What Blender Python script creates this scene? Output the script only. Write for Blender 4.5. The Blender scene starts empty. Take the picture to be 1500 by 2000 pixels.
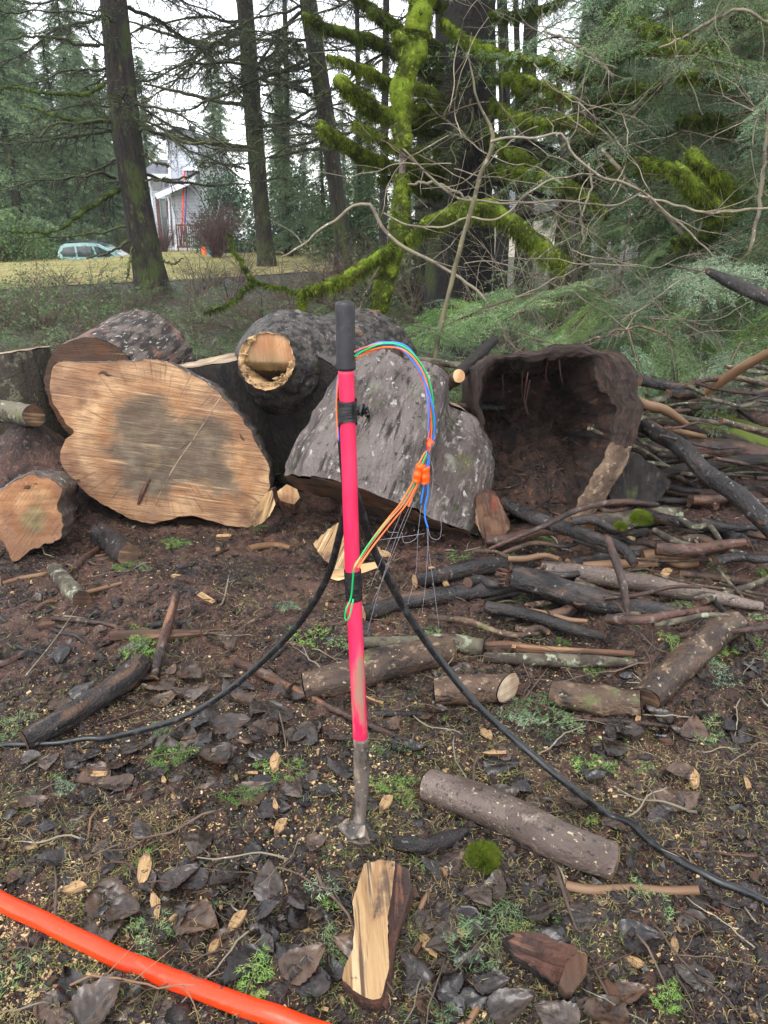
import bpy, math, random
import numpy as np
from mathutils import Vector, Matrix

# ------------------------------------------------------------------ camera, sky, sun, exposure
SC = bpy.context.scene
COL = SC.collection
R = math.radians
PITCH = R(20.8)
CAMZ = 1.6
cam = bpy.data.cameras.new("camera")
camo = bpy.data.objects.new("camera", cam)
COL.objects.link(camo)
camo.location = (0, 0, CAMZ)
camo.rotation_euler = (R(90) - PITCH, 0, 0)
cam.sensor_fit = 'VERTICAL'
cam.sensor_height = 24.0
cam.lens = 18.0
cam.clip_end = 600
cam.clip_start = 0.05
SC.camera = camo

SUN_EL, SUN_AZ = R(58), R(200)
world = bpy.data.worlds.new("World")
SC.world = world
world.use_nodes = True
wt = world.node_tree
for n in list(wt.nodes):
    wt.nodes.remove(n)
sky = wt.nodes.new('ShaderNodeTexSky')
sky.sky_type = 'NISHITA'
sky.sun_disc = False
sky.sun_elevation = SUN_EL
sky.sun_rotation = SUN_AZ
sky.dust_density = 1.0
sky.air_density = 1.0
hs = wt.nodes.new('ShaderNodeHueSaturation')
hs.inputs['Saturation'].default_value = 0.17
bg = wt.nodes.new('ShaderNodeBackground')
bg.inputs['Strength'].default_value = 0.15
wo = wt.nodes.new('ShaderNodeOutputWorld')
wt.links.new(sky.outputs['Color'], hs.inputs['Color'])
wt.links.new(hs.outputs['Color'], bg.inputs['Color'])
wt.links.new(bg.outputs[0], wo.inputs['Surface'])

sl = bpy.data.lights.new("sun", 'SUN')
sl.energy = 0.5
sl.angle = R(40)
sl.color = (1.0, 0.97, 0.92)
so = bpy.data.objects.new("sun", sl)
COL.objects.link(so)
# sun direction matches the sky
sd = Vector((math.sin(SUN_AZ) * math.cos(SUN_EL), math.cos(SUN_AZ) * math.cos(SUN_EL), math.sin(SUN_EL)))
so.rotation_euler = sd.to_track_quat('Z', 'Y').to_euler()

SC.view_settings.view_transform = 'Standard'
SC.view_settings.look = 'None'
SC.view_settings.exposure = 1.75
SC.view_settings.gamma = 1.0
SC.cycles.max_bounces = 6
SC.cycles.diffuse_bounces = 3
SC.cycles.glossy_bounces = 2
SC.cycles.transparent_max_bounces = 8
SC.cycles.volume_bounces = 0
SC.cycles.use_denoising = True
SC.cycles.caustics_reflective = False
SC.cycles.caustics_refractive = False

rng = np.random.default_rng(11)
random.seed(5)

# ------------------------------------------------------------------ numeric noise
def _h(ix, iy, iz):
    n = (ix.astype(np.int64) * 374761393 + iy.astype(np.int64) * 668265263 + iz.astype(np.int64) * 2147483647 * 31) & 0xffffffff
    n = ((n ^ (n >> 13)) * 1274126177) & 0xffffffff
    n = ((n ^ (n >> 15)) * 2246822519) & 0xffffffff
    return ((n ^ (n >> 16)) & 0xffffff) / float(0xffffff) * 2 - 1

def vn(P):
    P = np.asarray(P, float)
    I = np.floor(P)
    f = P - I
    f = f * f * (3 - 2 * f)
    I = I.astype(np.int64)
    out = 0
    for dx in (0, 1):
        for dy in (0, 1):
            for dz in (0, 1):
                w = (f[:, 0] if dx else 1 - f[:, 0]) * (f[:, 1] if dy else 1 - f[:, 1]) * (f[:, 2] if dz else 1 - f[:, 2])
                out = out + w * _h(I[:, 0] + dx, I[:, 1] + dy, I[:, 2] + dz)
    return out

def fbm(P, oct=4, gain=.5):
    P = np.asarray(P, float)
    a, s, o = 1.0, 0.0, 0.0
    for k in range(oct):
        o = o + a * vn(P + 17.3 * k)
        s += a
        a *= gain
        P = P * 2.03
    return o / s

def sst(a, b, x):
    t = np.clip((x - a) / (b - a), 0, 1)
    return t * t * (3 - 2 * t)

# ------------------------------------------------------------------ pixel rays (photo of 1500 x 2000) and terrain
cP, sP = math.cos(PITCH), math.sin(PITCH)
def ray(px, py):
    dx, dy = (px - 750) / 1500.0, -(py - 1000) / 1500.0
    return np.array((dx, cP + dy * sP, -sP + dy * cP))
def At(px, py, Y):
    d = ray(px, py)
    return np.array((0, 0, CAMZ)) + d * (Y / d[1])
def zd(p):                      # depth along the optical axis
    return p[1] * cP - (p[2] - CAMZ) * sP
def hg_exact(x, y):
    x = np.atleast_1d(np.asarray(x, float)); y = np.atleast_1d(np.asarray(y, float))
    x, y = np.broadcast_arrays(x, y)
    z0 = np.zeros_like(x)
    P = np.stack([x, y, z0], 1)
    near = 1 - sst(5.0, 8.0, y)
    h = near * (.05 * fbm(P * 1.1 + 3, 3) + .040 * fbm(P * 5 + 9, 3) + .034 * np.abs(fbm(P * 13, 3)) * (.5 + sst(-.2, .3, fbm(P * 2.2 + 70, 2))) + .016 * fbm(P * 40, 3))
    h += near * (.10 * np.exp(-((x - 1.45) / .45) ** 2 - ((y - 2.55) / .5) ** 2) + .07 * np.exp(-((x + .9) / .8) ** 2 - ((y - 3.1) / .5) ** 2)
                 - .03 * np.exp(-((x - .35) / .5) ** 2 - ((y - 2.75) / .2) ** 2))
    h += .50 * np.exp(-((x + 2.08) / .36) ** 2 - ((y - 4.35) / .33) ** 2)
    h += (1 - near) * (.06 * fbm(P * .35, 2) * (1 - sst(18, 30, y)))
    h += sst(13, 30, y) * .16
    h -= 1.25 * sst(31, 36, y) * sst(-11.2, -13.2, x)
    return h
_tx = np.arange(-7, 7.001, .02); _ty = np.arange(.5, 9.001, .02)
_X, _Y = np.meshgrid(_tx, _ty)
_TAB = hg_exact(_X.ravel(), _Y.ravel()).reshape(_X.shape)
def hg(x, y):                   # the same terrain, from a table where things lie close together
    x = np.atleast_1d(np.asarray(x, float)); y = np.atleast_1d(np.asarray(y, float))
    x, y = np.broadcast_arrays(x, y)
    u, v = (x + 7) / .02, (y - .5) / .02
    ins = (u >= 0) & (u < len(_tx) - 1.001) & (v >= 0) & (v < len(_ty) - 1.001)
    u = np.clip(u, 0, len(_tx) - 1.01); v = np.clip(v, 0, len(_ty) - 1.01)
    i, j = u.astype(int), v.astype(int); fu, fv = u - i, v - j
    h = (_TAB[j, i] * (1 - fu) + _TAB[j, i + 1] * fu) * (1 - fv) + (_TAB[j + 1, i] * (1 - fu) + _TAB[j + 1, i + 1] * fu) * fv
    if not ins.all():
        h = h.copy(); h[~ins] = hg_exact(x[~ins], y[~ins])
    return h
def G(px, py, up=0.0):          # where the pixel's ray meets the terrain (raised by up)
    d = ray(px, py)
    t = (CAMZ - up) / -d[2]
    for _ in range(14):
        p = np.array((0, 0, CAMZ)) + d * t
        zt = float(hg(p[0], p[1])[0]) + up
        t += ((p[2] - zt) / -d[2]) * .8
    return np.array((0, 0, CAMZ)) + d * t
def onplane(px, py, P0, n):
    d = ray(px, py); o = np.array((0, 0, CAMZ))
    return o + d * (np.dot(np.asarray(P0) - o, n) / np.dot(d, n))
def nrm(v):
    v = np.asarray(v, float)
    return v / (np.linalg.norm(v, axis=-1, keepdims=True) + 1e-12)

# ------------------------------------------------------------------ mesh building
class MB:
    def __init__(s):
        s.V, s.T, s.Q, s.rc, s.mt, s.mq, s.n = [], [], [], [], [], [], 0
    def add(s, V, F, rc=None, m=0):
        V = np.asarray(V, float).reshape(-1, 3)
        F = np.asarray(F, int)
        s.V.append(V)
        s.rc.append(V if rc is None else np.asarray(rc, float))
        if len(F):
            if F.shape[1] == 3:
                s.T.append(F + s.n); s.mt.append(np.full(len(F), m))
            else:
                s.Q.append(F + s.n); s.mq.append(np.full(len(F), m))
        s.n += len(V)
        return s
    def both(s, res, m=0):
        V, F, rc = res
        return s.add(V, F, rc, m)
    def mesh(s, name, mats, smooth=True, attrs=None):
        V = np.concatenate(s.V); rc = np.concatenate(s.rc)
        T = np.concatenate(s.T) if s.T else np.zeros((0, 3), int)
        Q = np.concatenate(s.Q) if s.Q else np.zeros((0, 4), int)
        mi = np.concatenate((s.mt + s.mq) or [np.zeros(0)])
        me = bpy.data.meshes.new(name)
        me.vertices.add(len(V)); me.vertices.foreach_set("co", V.astype(np.float32).ravel())
        L = np.concatenate([T.ravel(), Q.ravel()]).astype(np.int32)
        me.loops.add(len(L)); me.loops.foreach_set("vertex_index", L)
        nf = len(T) + len(Q)
        st = np.concatenate([np.arange(len(T)) * 3, len(T) * 3 + np.arange(len(Q)) * 4]).astype(np.int32)
        me.polygons.add(nf); me.polygons.foreach_set("loop_start", st)
        if not isinstance(mats, (list, tuple)):
            mats = [mats]
        for m in mats:
            me.materials.append(m)
        me.polygons.foreach_set("material_index", mi.astype(np.int32))
        me.polygons.foreach_set("use_smooth", np.full(nf, bool(smooth)))
        a = me.attributes.new("rc", 'FLOAT_VECTOR', 'POINT'); a.data.foreach_set("vector", rc.astype(np.float32).ravel())
        for k, v in (attrs or {}).items():
            a = me.attributes.new(k, 'FLOAT', 'POINT'); a.data.foreach_set("value", np.asarray(v, np.float32))
        me.update(calc_edges=True)
        return me
    def obj(s, name, mats, parent=None, base=None, smooth=True, attrs=None):
        if base is None and parent is not None:
            base = parent['_b'] if '_b' in parent else None
        if base is not None:
            s.V = [v - np.asarray(base) for v in s.V]
        o = bpy.data.objects.new(name, s.mesh(name, mats, smooth, attrs))
        COL.objects.link(o)
        if parent is not None:
            o.parent = parent
        elif base is not None:
            o.location = base
        return o

_bases = {}
def tag(o, label=None, cat=None, group=None, kind=None):
    if label: o['label'] = label
    if cat: o['category'] = cat
    if group: o['group'] = group
    if kind: o['kind'] = kind
    return o
def thing(name, label, cat, base=(0, 0, 0), group=None, rot=None):
    o = bpy.data.objects.new(name, None)
    COL.objects.link(o)
    o.location = tuple(map(float, base))
    o.empty_display_size = .1
    if rot is not None: o.rotation_euler = rot
    _bases[o.name] = np.asarray(base, float)
    return tag(o, label, cat, group)
def part(mb, name, mats, t, smooth=True, attrs=None, sub=None, label=None):
    """mesh in world coordinates, child of thing t (or of its part sub)"""
    o = mb.obj(name, mats, None, _bases[t.name], smooth, attrs)
    o.location = (0, 0, 0)
    o.parent = sub if sub is not None else t
    if label: o['label'] = label
    return o
def copy_tree(root, loc, rot, scale=1.0, label=None, group=None):
    r = root.copy(); COL.objects.link(r)
    r.location = tuple(map(float, loc)); r.rotation_euler = rot
    r.scale = (scale,) * 3 if np.isscalar(scale) else scale
    if label: r['label'] = label
    if group: r['group'] = group
    for ch in root.children:
        c = ch.copy(); COL.objects.link(c); c.parent = r
        for g in ch.children:
            d = g.copy(); COL.objects.link(d); d.parent = c
    return r

def resample(P, n):
    P = np.asarray(P, float)
    if len(P) > 2:                                   # Catmull-Rom
        Q = np.vstack([2 * P[0] - P[1], P, 2 * P[-1] - P[-2]])
        out = []
        m = max(2, int(math.ceil(4 * n / (len(P) - 1))))
        for i in range(len(P) - 1):
            t = np.linspace(0, 1, m, endpoint=False)[:, None]
            a, b, c, d = Q[i], Q[i + 1], Q[i + 2], Q[i + 3]
            out.append(.5 * (2 * b + (c - a) * t + (2 * a - 5 * b + 4 * c - d) * t ** 2 + (3 * b - a - 3 * c + d) * t ** 3))
        P = np.vstack(out + [P[-1:]])
    s = np.r_[0, np.cumsum(np.linalg.norm(np.diff(P, axis=0)[:, :3], axis=1))]
    u = np.linspace(0, s[-1], n)
    return np.stack([np.interp(u, s, P[:, k]) for k in range(P.shape[1])], 1)

def frames(P):
    T = nrm(np.gradient(P, axis=0))
    n = len(P)
    X = np.zeros((n, 3))
    up = np.array((0, 0, 1.0)) if abs(T[0, 2]) < .9 else np.array((1.0, 0, 0))
    x = nrm(np.cross(up, T[0]))
    for i in range(n):
        x = nrm(x - T[i] * np.dot(x, T[i]))
        X[i] = x
    return T, X, np.cross(T, X)

def tube(P, Rr, seg=10, amp=0.0, freq=6.0, stretch=.3, cap=True, oval=0.0, ridge=0.0, off=None, ripple=0.0):
    """P (n,3) path, Rr radius (scalar or n). returns V, quads, rc (straightened coordinates)"""
    P = np.asarray(P, float); n = len(P)
    Rr = np.broadcast_to(np.asarray(Rr, float), (n,)).copy()
    T, X, Y = frames(P)
    th = np.linspace(0, 2 * math.pi, seg, endpoint=False)
    s = np.r_[0, np.cumsum(np.linalg.norm(np.diff(P, axis=0), axis=1))]
    off = rng.uniform(-50, 50) if off is None else off
    c, sn = np.cos(th), np.sin(th)
    rr = Rr[:, None] * np.ones(seg)[None]
    rc = np.stack([rr * c, rr * sn, np.broadcast_to(s[:, None] + off, rr.shape)], 2).reshape(-1, 3)
    if oval:
        rr = rr * (1 + oval * np.cos(2 * (th[None] + off)))
    if amp:
        q = rc * np.array((freq, freq, freq * stretch))
        rr = rr + (amp * fbm(q, 4)).reshape(n, seg)
    if ridge:
        q = rc * np.array((freq * 4, freq * 4, freq * .5)) + 31
        rr = rr + (ridge * (1 - 2 * np.abs(fbm(q, 3)))).reshape(n, seg)
    V = P[:, None] + X[:, None] * (rr * c)[..., None] + Y[:, None] * (rr * sn)[..., None]
    V = V.reshape(-1, 3)
    i = np.arange(n - 1)[:, None] * seg; j = np.arange(seg)[None]; k = (j + 1) % seg
    F = np.stack([i + j, i + k, i + seg + k, i + seg + j], 2).reshape(-1, 4)
    if cap:
        V = np.vstack([V, P[:1], P[-1:]]); rc = np.vstack([rc, [[0, 0, off]], [[0, 0, off + s[-1]]]])
        a, b = n * seg, n * seg + 1
        jj = np.arange(seg); kk = (jj + 1) % seg
        e = (n - 1) * seg
        F = np.vstack([F, np.stack([kk, jj, np.full(seg, a), np.full(seg, a)], 1), np.stack([e + jj, e + kk, np.full(seg, b), np.full(seg, b)], 1)])
        # the caps are written as degenerate-free triangles below
        caps = np.vstack([np.stack([kk, jj, np.full(seg, a)], 1), np.stack([e + jj, e + kk, np.full(seg, b)], 1)])
        F = F[:-2 * seg]
        return V, (F, caps), rc
    return V, (F, None), rc
def addtube(mb, *a, m=0, **k):
    V, (F, caps), rc = tube(*a, **k)
    n0 = mb.n
    mb.add(V, F, rc, m)
    if caps is not None and len(caps):
        mb.T.append(caps + n0); mb.mt.append(np.full(len(caps), m))
    return V

def capdisc(ring, push, rings=8, jag=0.0, freq=14.0, cen=None, seed=0.0, dish=0.0):
    """disc closing a ring of points, grown outward by push (vector); rc = flat coordinates about the centre"""
    ring = np.asarray(ring); n = len(ring)
    c = ring.mean(0) if cen is None else np.asarray(cen)
    nn = nrm(push) if np.linalg.norm(push) > 0 else np.array((0, 0, 1.0))
    u = nrm(ring[0] - c); u = nrm(u - nn * np.dot(u, nn)); v = np.cross(nn, u)
    V, rc = [], []
    for k in range(rings + 1):
        f = 1 - k / rings
        q = c + (ring - c) * f
        V.append(q); rc.append(np.stack([(q - c) @ u + seed, (q - c) @ v, np.full(n, seed)], 1))
    V = np.vstack(V); rc = np.vstack(rc)
    if jag:
        V = V + nn * (jag * (fbm(rc * freq + 5, 3) + .0))[:, None]
    V = V + np.asarray(push)
    if dish:
        rr = np.linalg.norm(rc[:, :2] - np.array((seed, 0)), axis=1); rm = rr.max()
        V = V - nn * (dish * (1 - (rr / rm) ** 2))[:, None]
    F = []
    j = np.arange(n); k2 = (j + 1) % n
    for k in range(rings):
        a, b = k * n, (k + 1) * n
        F.append(np.stack([a + j, a + k2, b + k2, b + j], 1))
    return V, np.vstack(F), rc

def boxv(mb, c, s, m=0, rot=None, rc=None):
    c = np.asarray(c, float); s = np.asarray(s, float) / 2
    v = np.array([(x, y, z) for x in (-1, 1) for y in (-1, 1) for z in (-1, 1)], float) * s
    r = v.copy()
    if rot is not None:
        v = v @ np.asarray(rot).T
    F = np.array([(0, 1, 3, 2), (4, 6, 7, 5), (0, 4, 5, 1), (2, 3, 7, 6), (0, 2, 6, 4), (1, 5, 7, 3)])
    VV = (v + c)[F.ravel()]                     # split corners so that faces stay flat
    mb.add(VV, np.arange(24).reshape(6, 4), (r + c)[F.ravel()] if rc is None else rc, m)

def inpoly(pts, poly):
    x, y = pts[:, 0], pts[:, 1]; poly = np.asarray(poly, float); n = len(poly)
    ins = np.zeros(len(pts), bool)
    for i in range(n):
        x1, y1 = poly[i]; x2, y2 = poly[(i + 1) % n]
        c = ((y1 > y) != (y2 > y)) & (x < (x2 - x1) * (y - y1) / (y2 - y1 + 1e-12) + x1)
        ins ^= c
    return ins
def polydist(pts, poly):
    poly = np.asarray(poly, float); d = np.full(len(pts), 1e9)
    for i in range(len(poly)):
        a, b = poly[i], poly[(i + 1) % len(poly)]
        ab = b - a
        t = np.clip(((pts - a) @ ab) / (ab @ ab + 1e-12), 0, 1)
        d = np.minimum(d, np.linalg.norm(pts - (a + t[:, None] * ab), axis=1))
    return np.where(inpoly(pts, poly), -d, d)
# ------------------------------------------------------------------ materials
def lin(c):
    return tuple(((x / 255.0) / 12.92 if x / 255.0 <= .04045 else ((x / 255.0 + .055) / 1.055) ** 2.4) for x in c) + (1.0,)

class NT:
    def __init__(s, name):
        s.m = bpy.data.materials.new(name); s.m.use_nodes = True
        s.t = s.m.node_tree
        for n in list(s.t.nodes): s.t.nodes.remove(n)
        s.out = s.t.nodes.new('ShaderNodeOutputMaterial')
        s.b = s.t.nodes.new('ShaderNodeBsdfPrincipled')
        s.t.links.new(s.b.outputs[0], s.out.inputs['Surface'])
    def n(s, typ, **kw):
        x = s.t.nodes.new(typ)
        for k, v in kw.items(): setattr(x, k, v)
        return x
    def l(s, a, b): s.t.links.new(a, b)
    def coord(s, kind):
        if kind == 'obj':
            return s.n('ShaderNodeTexCoord').outputs['Object']
        if kind == 'pos':
            return s.n('ShaderNodeNewGeometry').outputs['Position']
        a = s.n('ShaderNodeAttribute'); a.attribute_name = 'rc'
        return a.outputs['Vector']
    def attr(s, name):
        a = s.n('ShaderNodeAttribute'); a.attribute_name = name
        return a.outputs['Fac']
    def noise(s, vec, scale, stretch=(1, 1, 1), detail=4, rough=.6, dist=0.0, kind='noise'):
        mp = s.n('ShaderNodeMapping'); mp.inputs['Scale'].default_value = tuple(scale * k for k in stretch)
        s.l(vec, mp.inputs['Vector'])
        if kind == 'voronoi':
            x = s.n('ShaderNodeTexVoronoi'); x.inputs['Scale'].default_value = 1
            s.l(mp.outputs[0], x.inputs['Vector']); return x.outputs['Distance']
        if kind == 'cells':
            x = s.n('ShaderNodeTexVoronoi'); x.inputs['Scale'].default_value = 1
            s.l(mp.outputs[0], x.inputs['Vector']); 
            sp = s.n('ShaderNodeSeparateColor'); s.l(x.outputs['Color'], sp.inputs[0]); return sp.outputs[0]
        if kind == 'edge':
            x = s.n('ShaderNodeTexVoronoi'); x.feature = 'DISTANCE_TO_EDGE'; x.inputs['Scale'].default_value = 1
            s.l(mp.outputs[0], x.inputs['Vector']); return x.outputs['Distance']
        if kind == 'rings':
            x = s.n('ShaderNodeTexWave'); x.wave_type = 'RINGS'; x.rings_direction = 'Z'
            x.inputs['Scale'].default_value = 1; x.inputs['Distortion'].default_value = dist
            x.inputs['Detail'].default_value = detail; x.inputs['Detail Scale'].default_value = .8
            s.l(mp.outputs[0], x.inputs['Vector']); return x.outputs['Fac']
        x = s.n('ShaderNodeTexNoise'); x.inputs['Scale'].default_value = 1
        x.inputs['Detail'].default_value = detail; x.inputs['Roughness'].default_value = rough
        x.inputs['Distortion'].default_value = dist
        s.l(mp.outputs[0], x.inputs['Vector'])
        return x.outputs['Fac']
    def ramp(s, fac, lo, hi, a=0.0, b=1.0):
        r = s.n('ShaderNodeMapRange', interpolation_type='SMOOTHSTEP')
        r.inputs['From Min'].default_value = lo; r.inputs['From Max'].default_value = hi
        r.inputs['To Min'].default_value = a; r.inputs['To Max'].default_value = b
        s.l(fac, r.inputs['Value']); return r.outputs[0]
    def mix(s, fac, a, b):
        x = s.n('ShaderNodeMix', data_type='RGBA')
        if isinstance(fac, float): x.inputs[0].default_value = fac
        else: s.l(fac, x.inputs[0])
        for v, i in ((a, 6), (b, 7)):
            if isinstance(v, tuple): x.inputs[i].default_value = v
            else: s.l(v, x.inputs[i])
        return x.outputs[2]
    def math(s, op, a, b=None):
        x = s.n('ShaderNodeMath', operation=op)
        for v, i in ((a, 0), (b, 1)):
            if v is None: continue
            if isinstance(v, (int, float)): x.inputs[i].default_value = v
            else: s.l(v, x.inputs[i])
        return x.outputs[0]
    def bump(s, h, strength, dist):
        b = s.n('ShaderNodeBump'); b.inputs['Strength'].default_value = strength; b.inputs['Distance'].default_value = dist
        s.l(h, b.inputs['Height']); s.l(b.outputs[0], s.b.inputs['Normal'])
    def setc(s, col):
        if isinstance(col, tuple): s.b.inputs['Base Color'].default_value = col
        else: s.l(col, s.b.inputs['Base Color'])
    def rnd(s, amount, col):
        """per object lightness change"""
        oi = s.n('ShaderNodeObjectInfo'); h = s.n('ShaderNodeHueSaturation')
        v = s.ramp(oi.outputs['Random'], 0, 1, 1 - amount, 1 + amount)
        s.l(v, h.inputs['Value'])
        if isinstance(col, tuple): h.inputs['Color'].default_value = col
        else: s.l(col, h.inputs['Color'])
        return h.outputs[0]

def pm(name, base, layers=(), rough=.8, rlay=None, bump=None, spec=.5, coord='rc', rnd=0.0, coat=0.0, up=None, metal=0.0, sheen=0.0, sss=0.0, trans=0.0):
    """layers: (colour, scale, lo, hi, stretch, kind). up: (colour, lo, hi, scale) growth on faces that look up.
    rlay: (scale, lo, hi, rough_a, rough_b, stretch). bump: list of (scale, stretch, weight), strength, distance"""
    t = NT(name)
    vec = t.coord(coord)
    col = lin(base)
    for L in layers:
        c, scale, lo, hi = L[:4]
        st = L[4] if len(L) > 4 else (1, 1, 1)
        kd = L[5] if len(L) > 5 else 'noise'
        f = t.noise(vec, scale, st, kind=kd)
        col = t.mix(t.ramp(f, lo, hi), col, lin(c))
    if up:
        c, lo, hi, sc = up
        g = t.n('ShaderNodeNewGeometry'); sx = t.n('ShaderNodeSeparateXYZ'); t.l(g.outputs['Normal'], sx.inputs[0])
        f = t.math('ADD', t.math('MULTIPLY', t.noise(vec, sc, detail=5), 1.6), sx.outputs[2])
        col = t.mix(t.ramp(f, lo, hi), col, lin(c))
    if rnd: col = t.rnd(rnd, col)
    t.setc(col)
    t.b.inputs['Roughness'].default_value = rough
    if rlay:
        t.l(t.ramp(t.noise(vec, rlay[0], rlay[5] if len(rlay) > 5 else (1, 1, 1)), rlay[1], rlay[2], rlay[3], rlay[4]), t.b.inputs['Roughness'])
    t.b.inputs['Specular IOR Level'].default_value = spec
    t.b.inputs['Metallic'].default_value = metal
    t.b.inputs['Coat Weight'].default_value = coat
    t.b.inputs['Coat Roughness'].default_value = .15
    if sheen: t.b.inputs['Sheen Weight'].default_value = sheen
    if bump:
        ls, strength, dist = bump
        h = None
        for sc, st, w in ls:
            x = t.math('MULTIPLY', t.noise(vec, sc, st, detail=6), w)
            h = x if h is None else t.math('ADD', h, x)
        t.bump(h, strength, dist)
    return t.m

LONG = (1, 1, .18)
M = {}
# --- bark
M['grey_bark'] = pm('grey_bark', (92, 84, 79), [((72, 62, 57), 9, .42, .62, LONG), ((50, 44, 42), 30, .5, .7, (1, 1, .35)), ((176, 172, 162), 22, .6, .66), ((112, 98, 92), 5, .5, .7), ((150, 148, 136), 60, .6, .68), ((90, 96, 58), 7, .6, .72)],
                    rough=.75, rlay=(6, .4, .7, .5, .9), bump=([(26, (1, 1, .3), 1), (80, (1, 1, 1), .4)], .8, .02), rnd=.1)
M['lichen_bark'] = pm('lichen_bark', (118, 108, 104), [((80, 71, 68), 4, .42, .62, (1, 1, .4)), ((44, 38, 36), 18, .55, .70, (1, 1, .3)), ((140, 130, 124), 34, .54, .68, (1, 1, .4)), ((48, 41, 38), 30, .555, .66, (1, 1, .13)), ((92, 78, 70), 3, .55, .7, (1, 1, .6)), ((176, 174, 164), 20, .625, .68, (1, 1, .7)), ((122, 120, 108), 7, .58, .70), ((168, 166, 156), 9, .67, .71), ((178, 176, 166), 60, .66, .70), ((84, 88, 42), 6, .60, .70), ((52, 58, 28), 16, .60, .68)],
                      rough=.7, rlay=(5, .4, .65, .38, .85), bump=([(22, (1, 1, .16), 1.2), (50, (1, 1, .5), .7), (150, (1, 1, 1), .3)], 1.0, .04))
M['ridged_bark'] = pm('ridged_bark', (104, 93, 86), [((48, 42, 40), 24, .40, .56, (1, 1, .22)), ((176, 170, 160), 58, .61, .65, (1, 1, .3)), ((128, 92, 80), 4, .55, .7)],
                      rough=.8, bump=([(28, (1, 1, .22), 1), (90, (1, 1, .6), .3)], 1.0, .025))
M['dark_bark'] = pm('dark_bark', (38, 32, 28), [((20, 17, 16), 12, .4, .65, LONG), ((74, 64, 56), 30, .55, .75, (1, 1, .4)), ((66, 72, 34), 7, .56, .7)],
                    rough=.8, bump=([(24, LONG, 1), (70, (1, 1, .5), .5)], 1.0, .03))
M['scaly_bark'] = pm('scaly_bark', (84, 77, 73), [((36, 32, 30), 20, .44, .58, (1, 1, .5)), ((128, 124, 120), 26, .58, .68), ((142, 106, 84), 5, .62, .74), ((60, 62, 34), 6, .6, .75)],
                     rough=.7, bump=([(22, (1, 1, .5), 1), (60, (1, 1, 1), .5)], 1.0, .035), rlay=(7, .4, .7, .4, .85))
M['wet_bark'] = pm('wet_bark', (34, 30, 30), [((62, 56, 55), 6, .44, .66, (1, 1, .5)), ((96, 72, 56), 8, .56, .66, LONG), ((16, 14, 14), 24, .48, .66, (1, 1, .3)), ((112, 106, 100), 34, .62, .68), ((80, 54, 40), 15, .62, .7)],
                   rough=.4, rlay=(9, .35, .65, .16, .7), bump=([(22, (1, 1, .4), 1), (70, (1, 1, 1), .6), (200, (1, 1, 1), .25)], 1.0, .014), spec=.45, rnd=.15)
M['brown_limb'] = pm('brown_limb', (88, 68, 53), [((54, 40, 32), 8, .42, .62, (1, 1, .5)), ((128, 106, 84), 26, .54, .66, (1, 1, .7)), ((34, 28, 25), 30, .54, .66, (1, 1, .4)), ((96, 98, 58), 7, .6, .7), ((166, 156, 134), 52, .63, .67)],
                    rough=.6, rlay=(9, .4, .7, .4, .8), bump=([(20, (1, 1, .5), 1), (60, (1, 1, 1), .7), (180, (1, 1, 1), .3)], 1.0, .016), rnd=.15)
M['smooth_limb'] = pm('smooth_limb', (112, 98, 90), [((80, 66, 60), 6, .42, .68, (1, 1, .5)), ((140, 128, 116), 14, .56, .7), ((40, 33, 30), 34, .60, .66), ((52, 43, 37), 7, .56, .70), ((176, 158, 126), 70, .63, .67), ((70, 58, 50), 110, .56, .64)],
                     rough=.55, rlay=(8, .4, .7, .35, .7), bump=([(16, (1, 1, .6), 1), (60, (1, 1, 1), .6), (180, (1, 1, 1), .4)], 1.0, .010))
M['red_limb'] = pm('red_limb', (78, 52, 42), [((46, 34, 30), 9, .42, .62, (1, 1, .5)), ((132, 92, 66), 12, .56, .68, LONG), ((28, 22, 21), 28, .54, .68, (1, 1, .4)), ((104, 92, 82), 20, .58, .68)],
                   rough=.55, rlay=(9, .4, .7, .3, .8), bump=([(22, LONG, 1), (70, (1, 1, 1), .7)], 1.0, .014), rnd=.2)
M['lichen_limb'] = pm('lichen_limb', (98, 92, 76), [((58, 50, 42), 8, .44, .58), ((140, 144, 122), 20, .57, .65), ((92, 106, 40), 7, .6, .7), ((56, 46, 40), 24, .6, .72)],
                     rough=.85, bump=([(22, (1, 1, .8), 1), (70, (1, 1, 1), .6)], .9, .014), rnd=.12)
M['moss_limb'] = pm('moss_limb', (60, 52, 42), [((104, 100, 84), 14, .56, .66), ((34, 30, 26), 24, .5, .7, LONG)], rough=.85, up=((84, 98, 28), 1.1, 1.5, 7),
                    bump=([(24, (1, 1, .6), 1), (70, (1, 1, 1), .7)], 1.0, .02))
M['pale_twig'] = pm('pale_twig', (126, 116, 98), [((88, 78, 66), 10, .46, .66, (1, 1, .5)), ((166, 164, 148), 26, .58, .66)], rough=.8, rnd=.18)
M['dark_twig'] = pm('dark_twig', (88, 72, 60), [((50, 40, 34), 12, .44, .66), ((128, 104, 80), 20, .6, .72)], rough=.7, rnd=.3)
M['fir_bark'] = pm('fir_bark', (46, 36, 29), [((18, 15, 13), 14, .42, .58, (1, 1, .2)), ((72, 57, 43), 30, .56, .7, (1, 1, .4)), ((58, 68, 20), 2.2, .47, .62, (1, 1, .5)), ((84, 96, 28), 9, .60, .7, (1, 1, .4)), ((20, 17, 13), 24, .54, .68, (1, 1, .25))],
                   rough=.85, bump=([(16, (1, 1, .2), 1), (50, (1, 1, .5), .5)], 1.0, .06))
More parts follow.
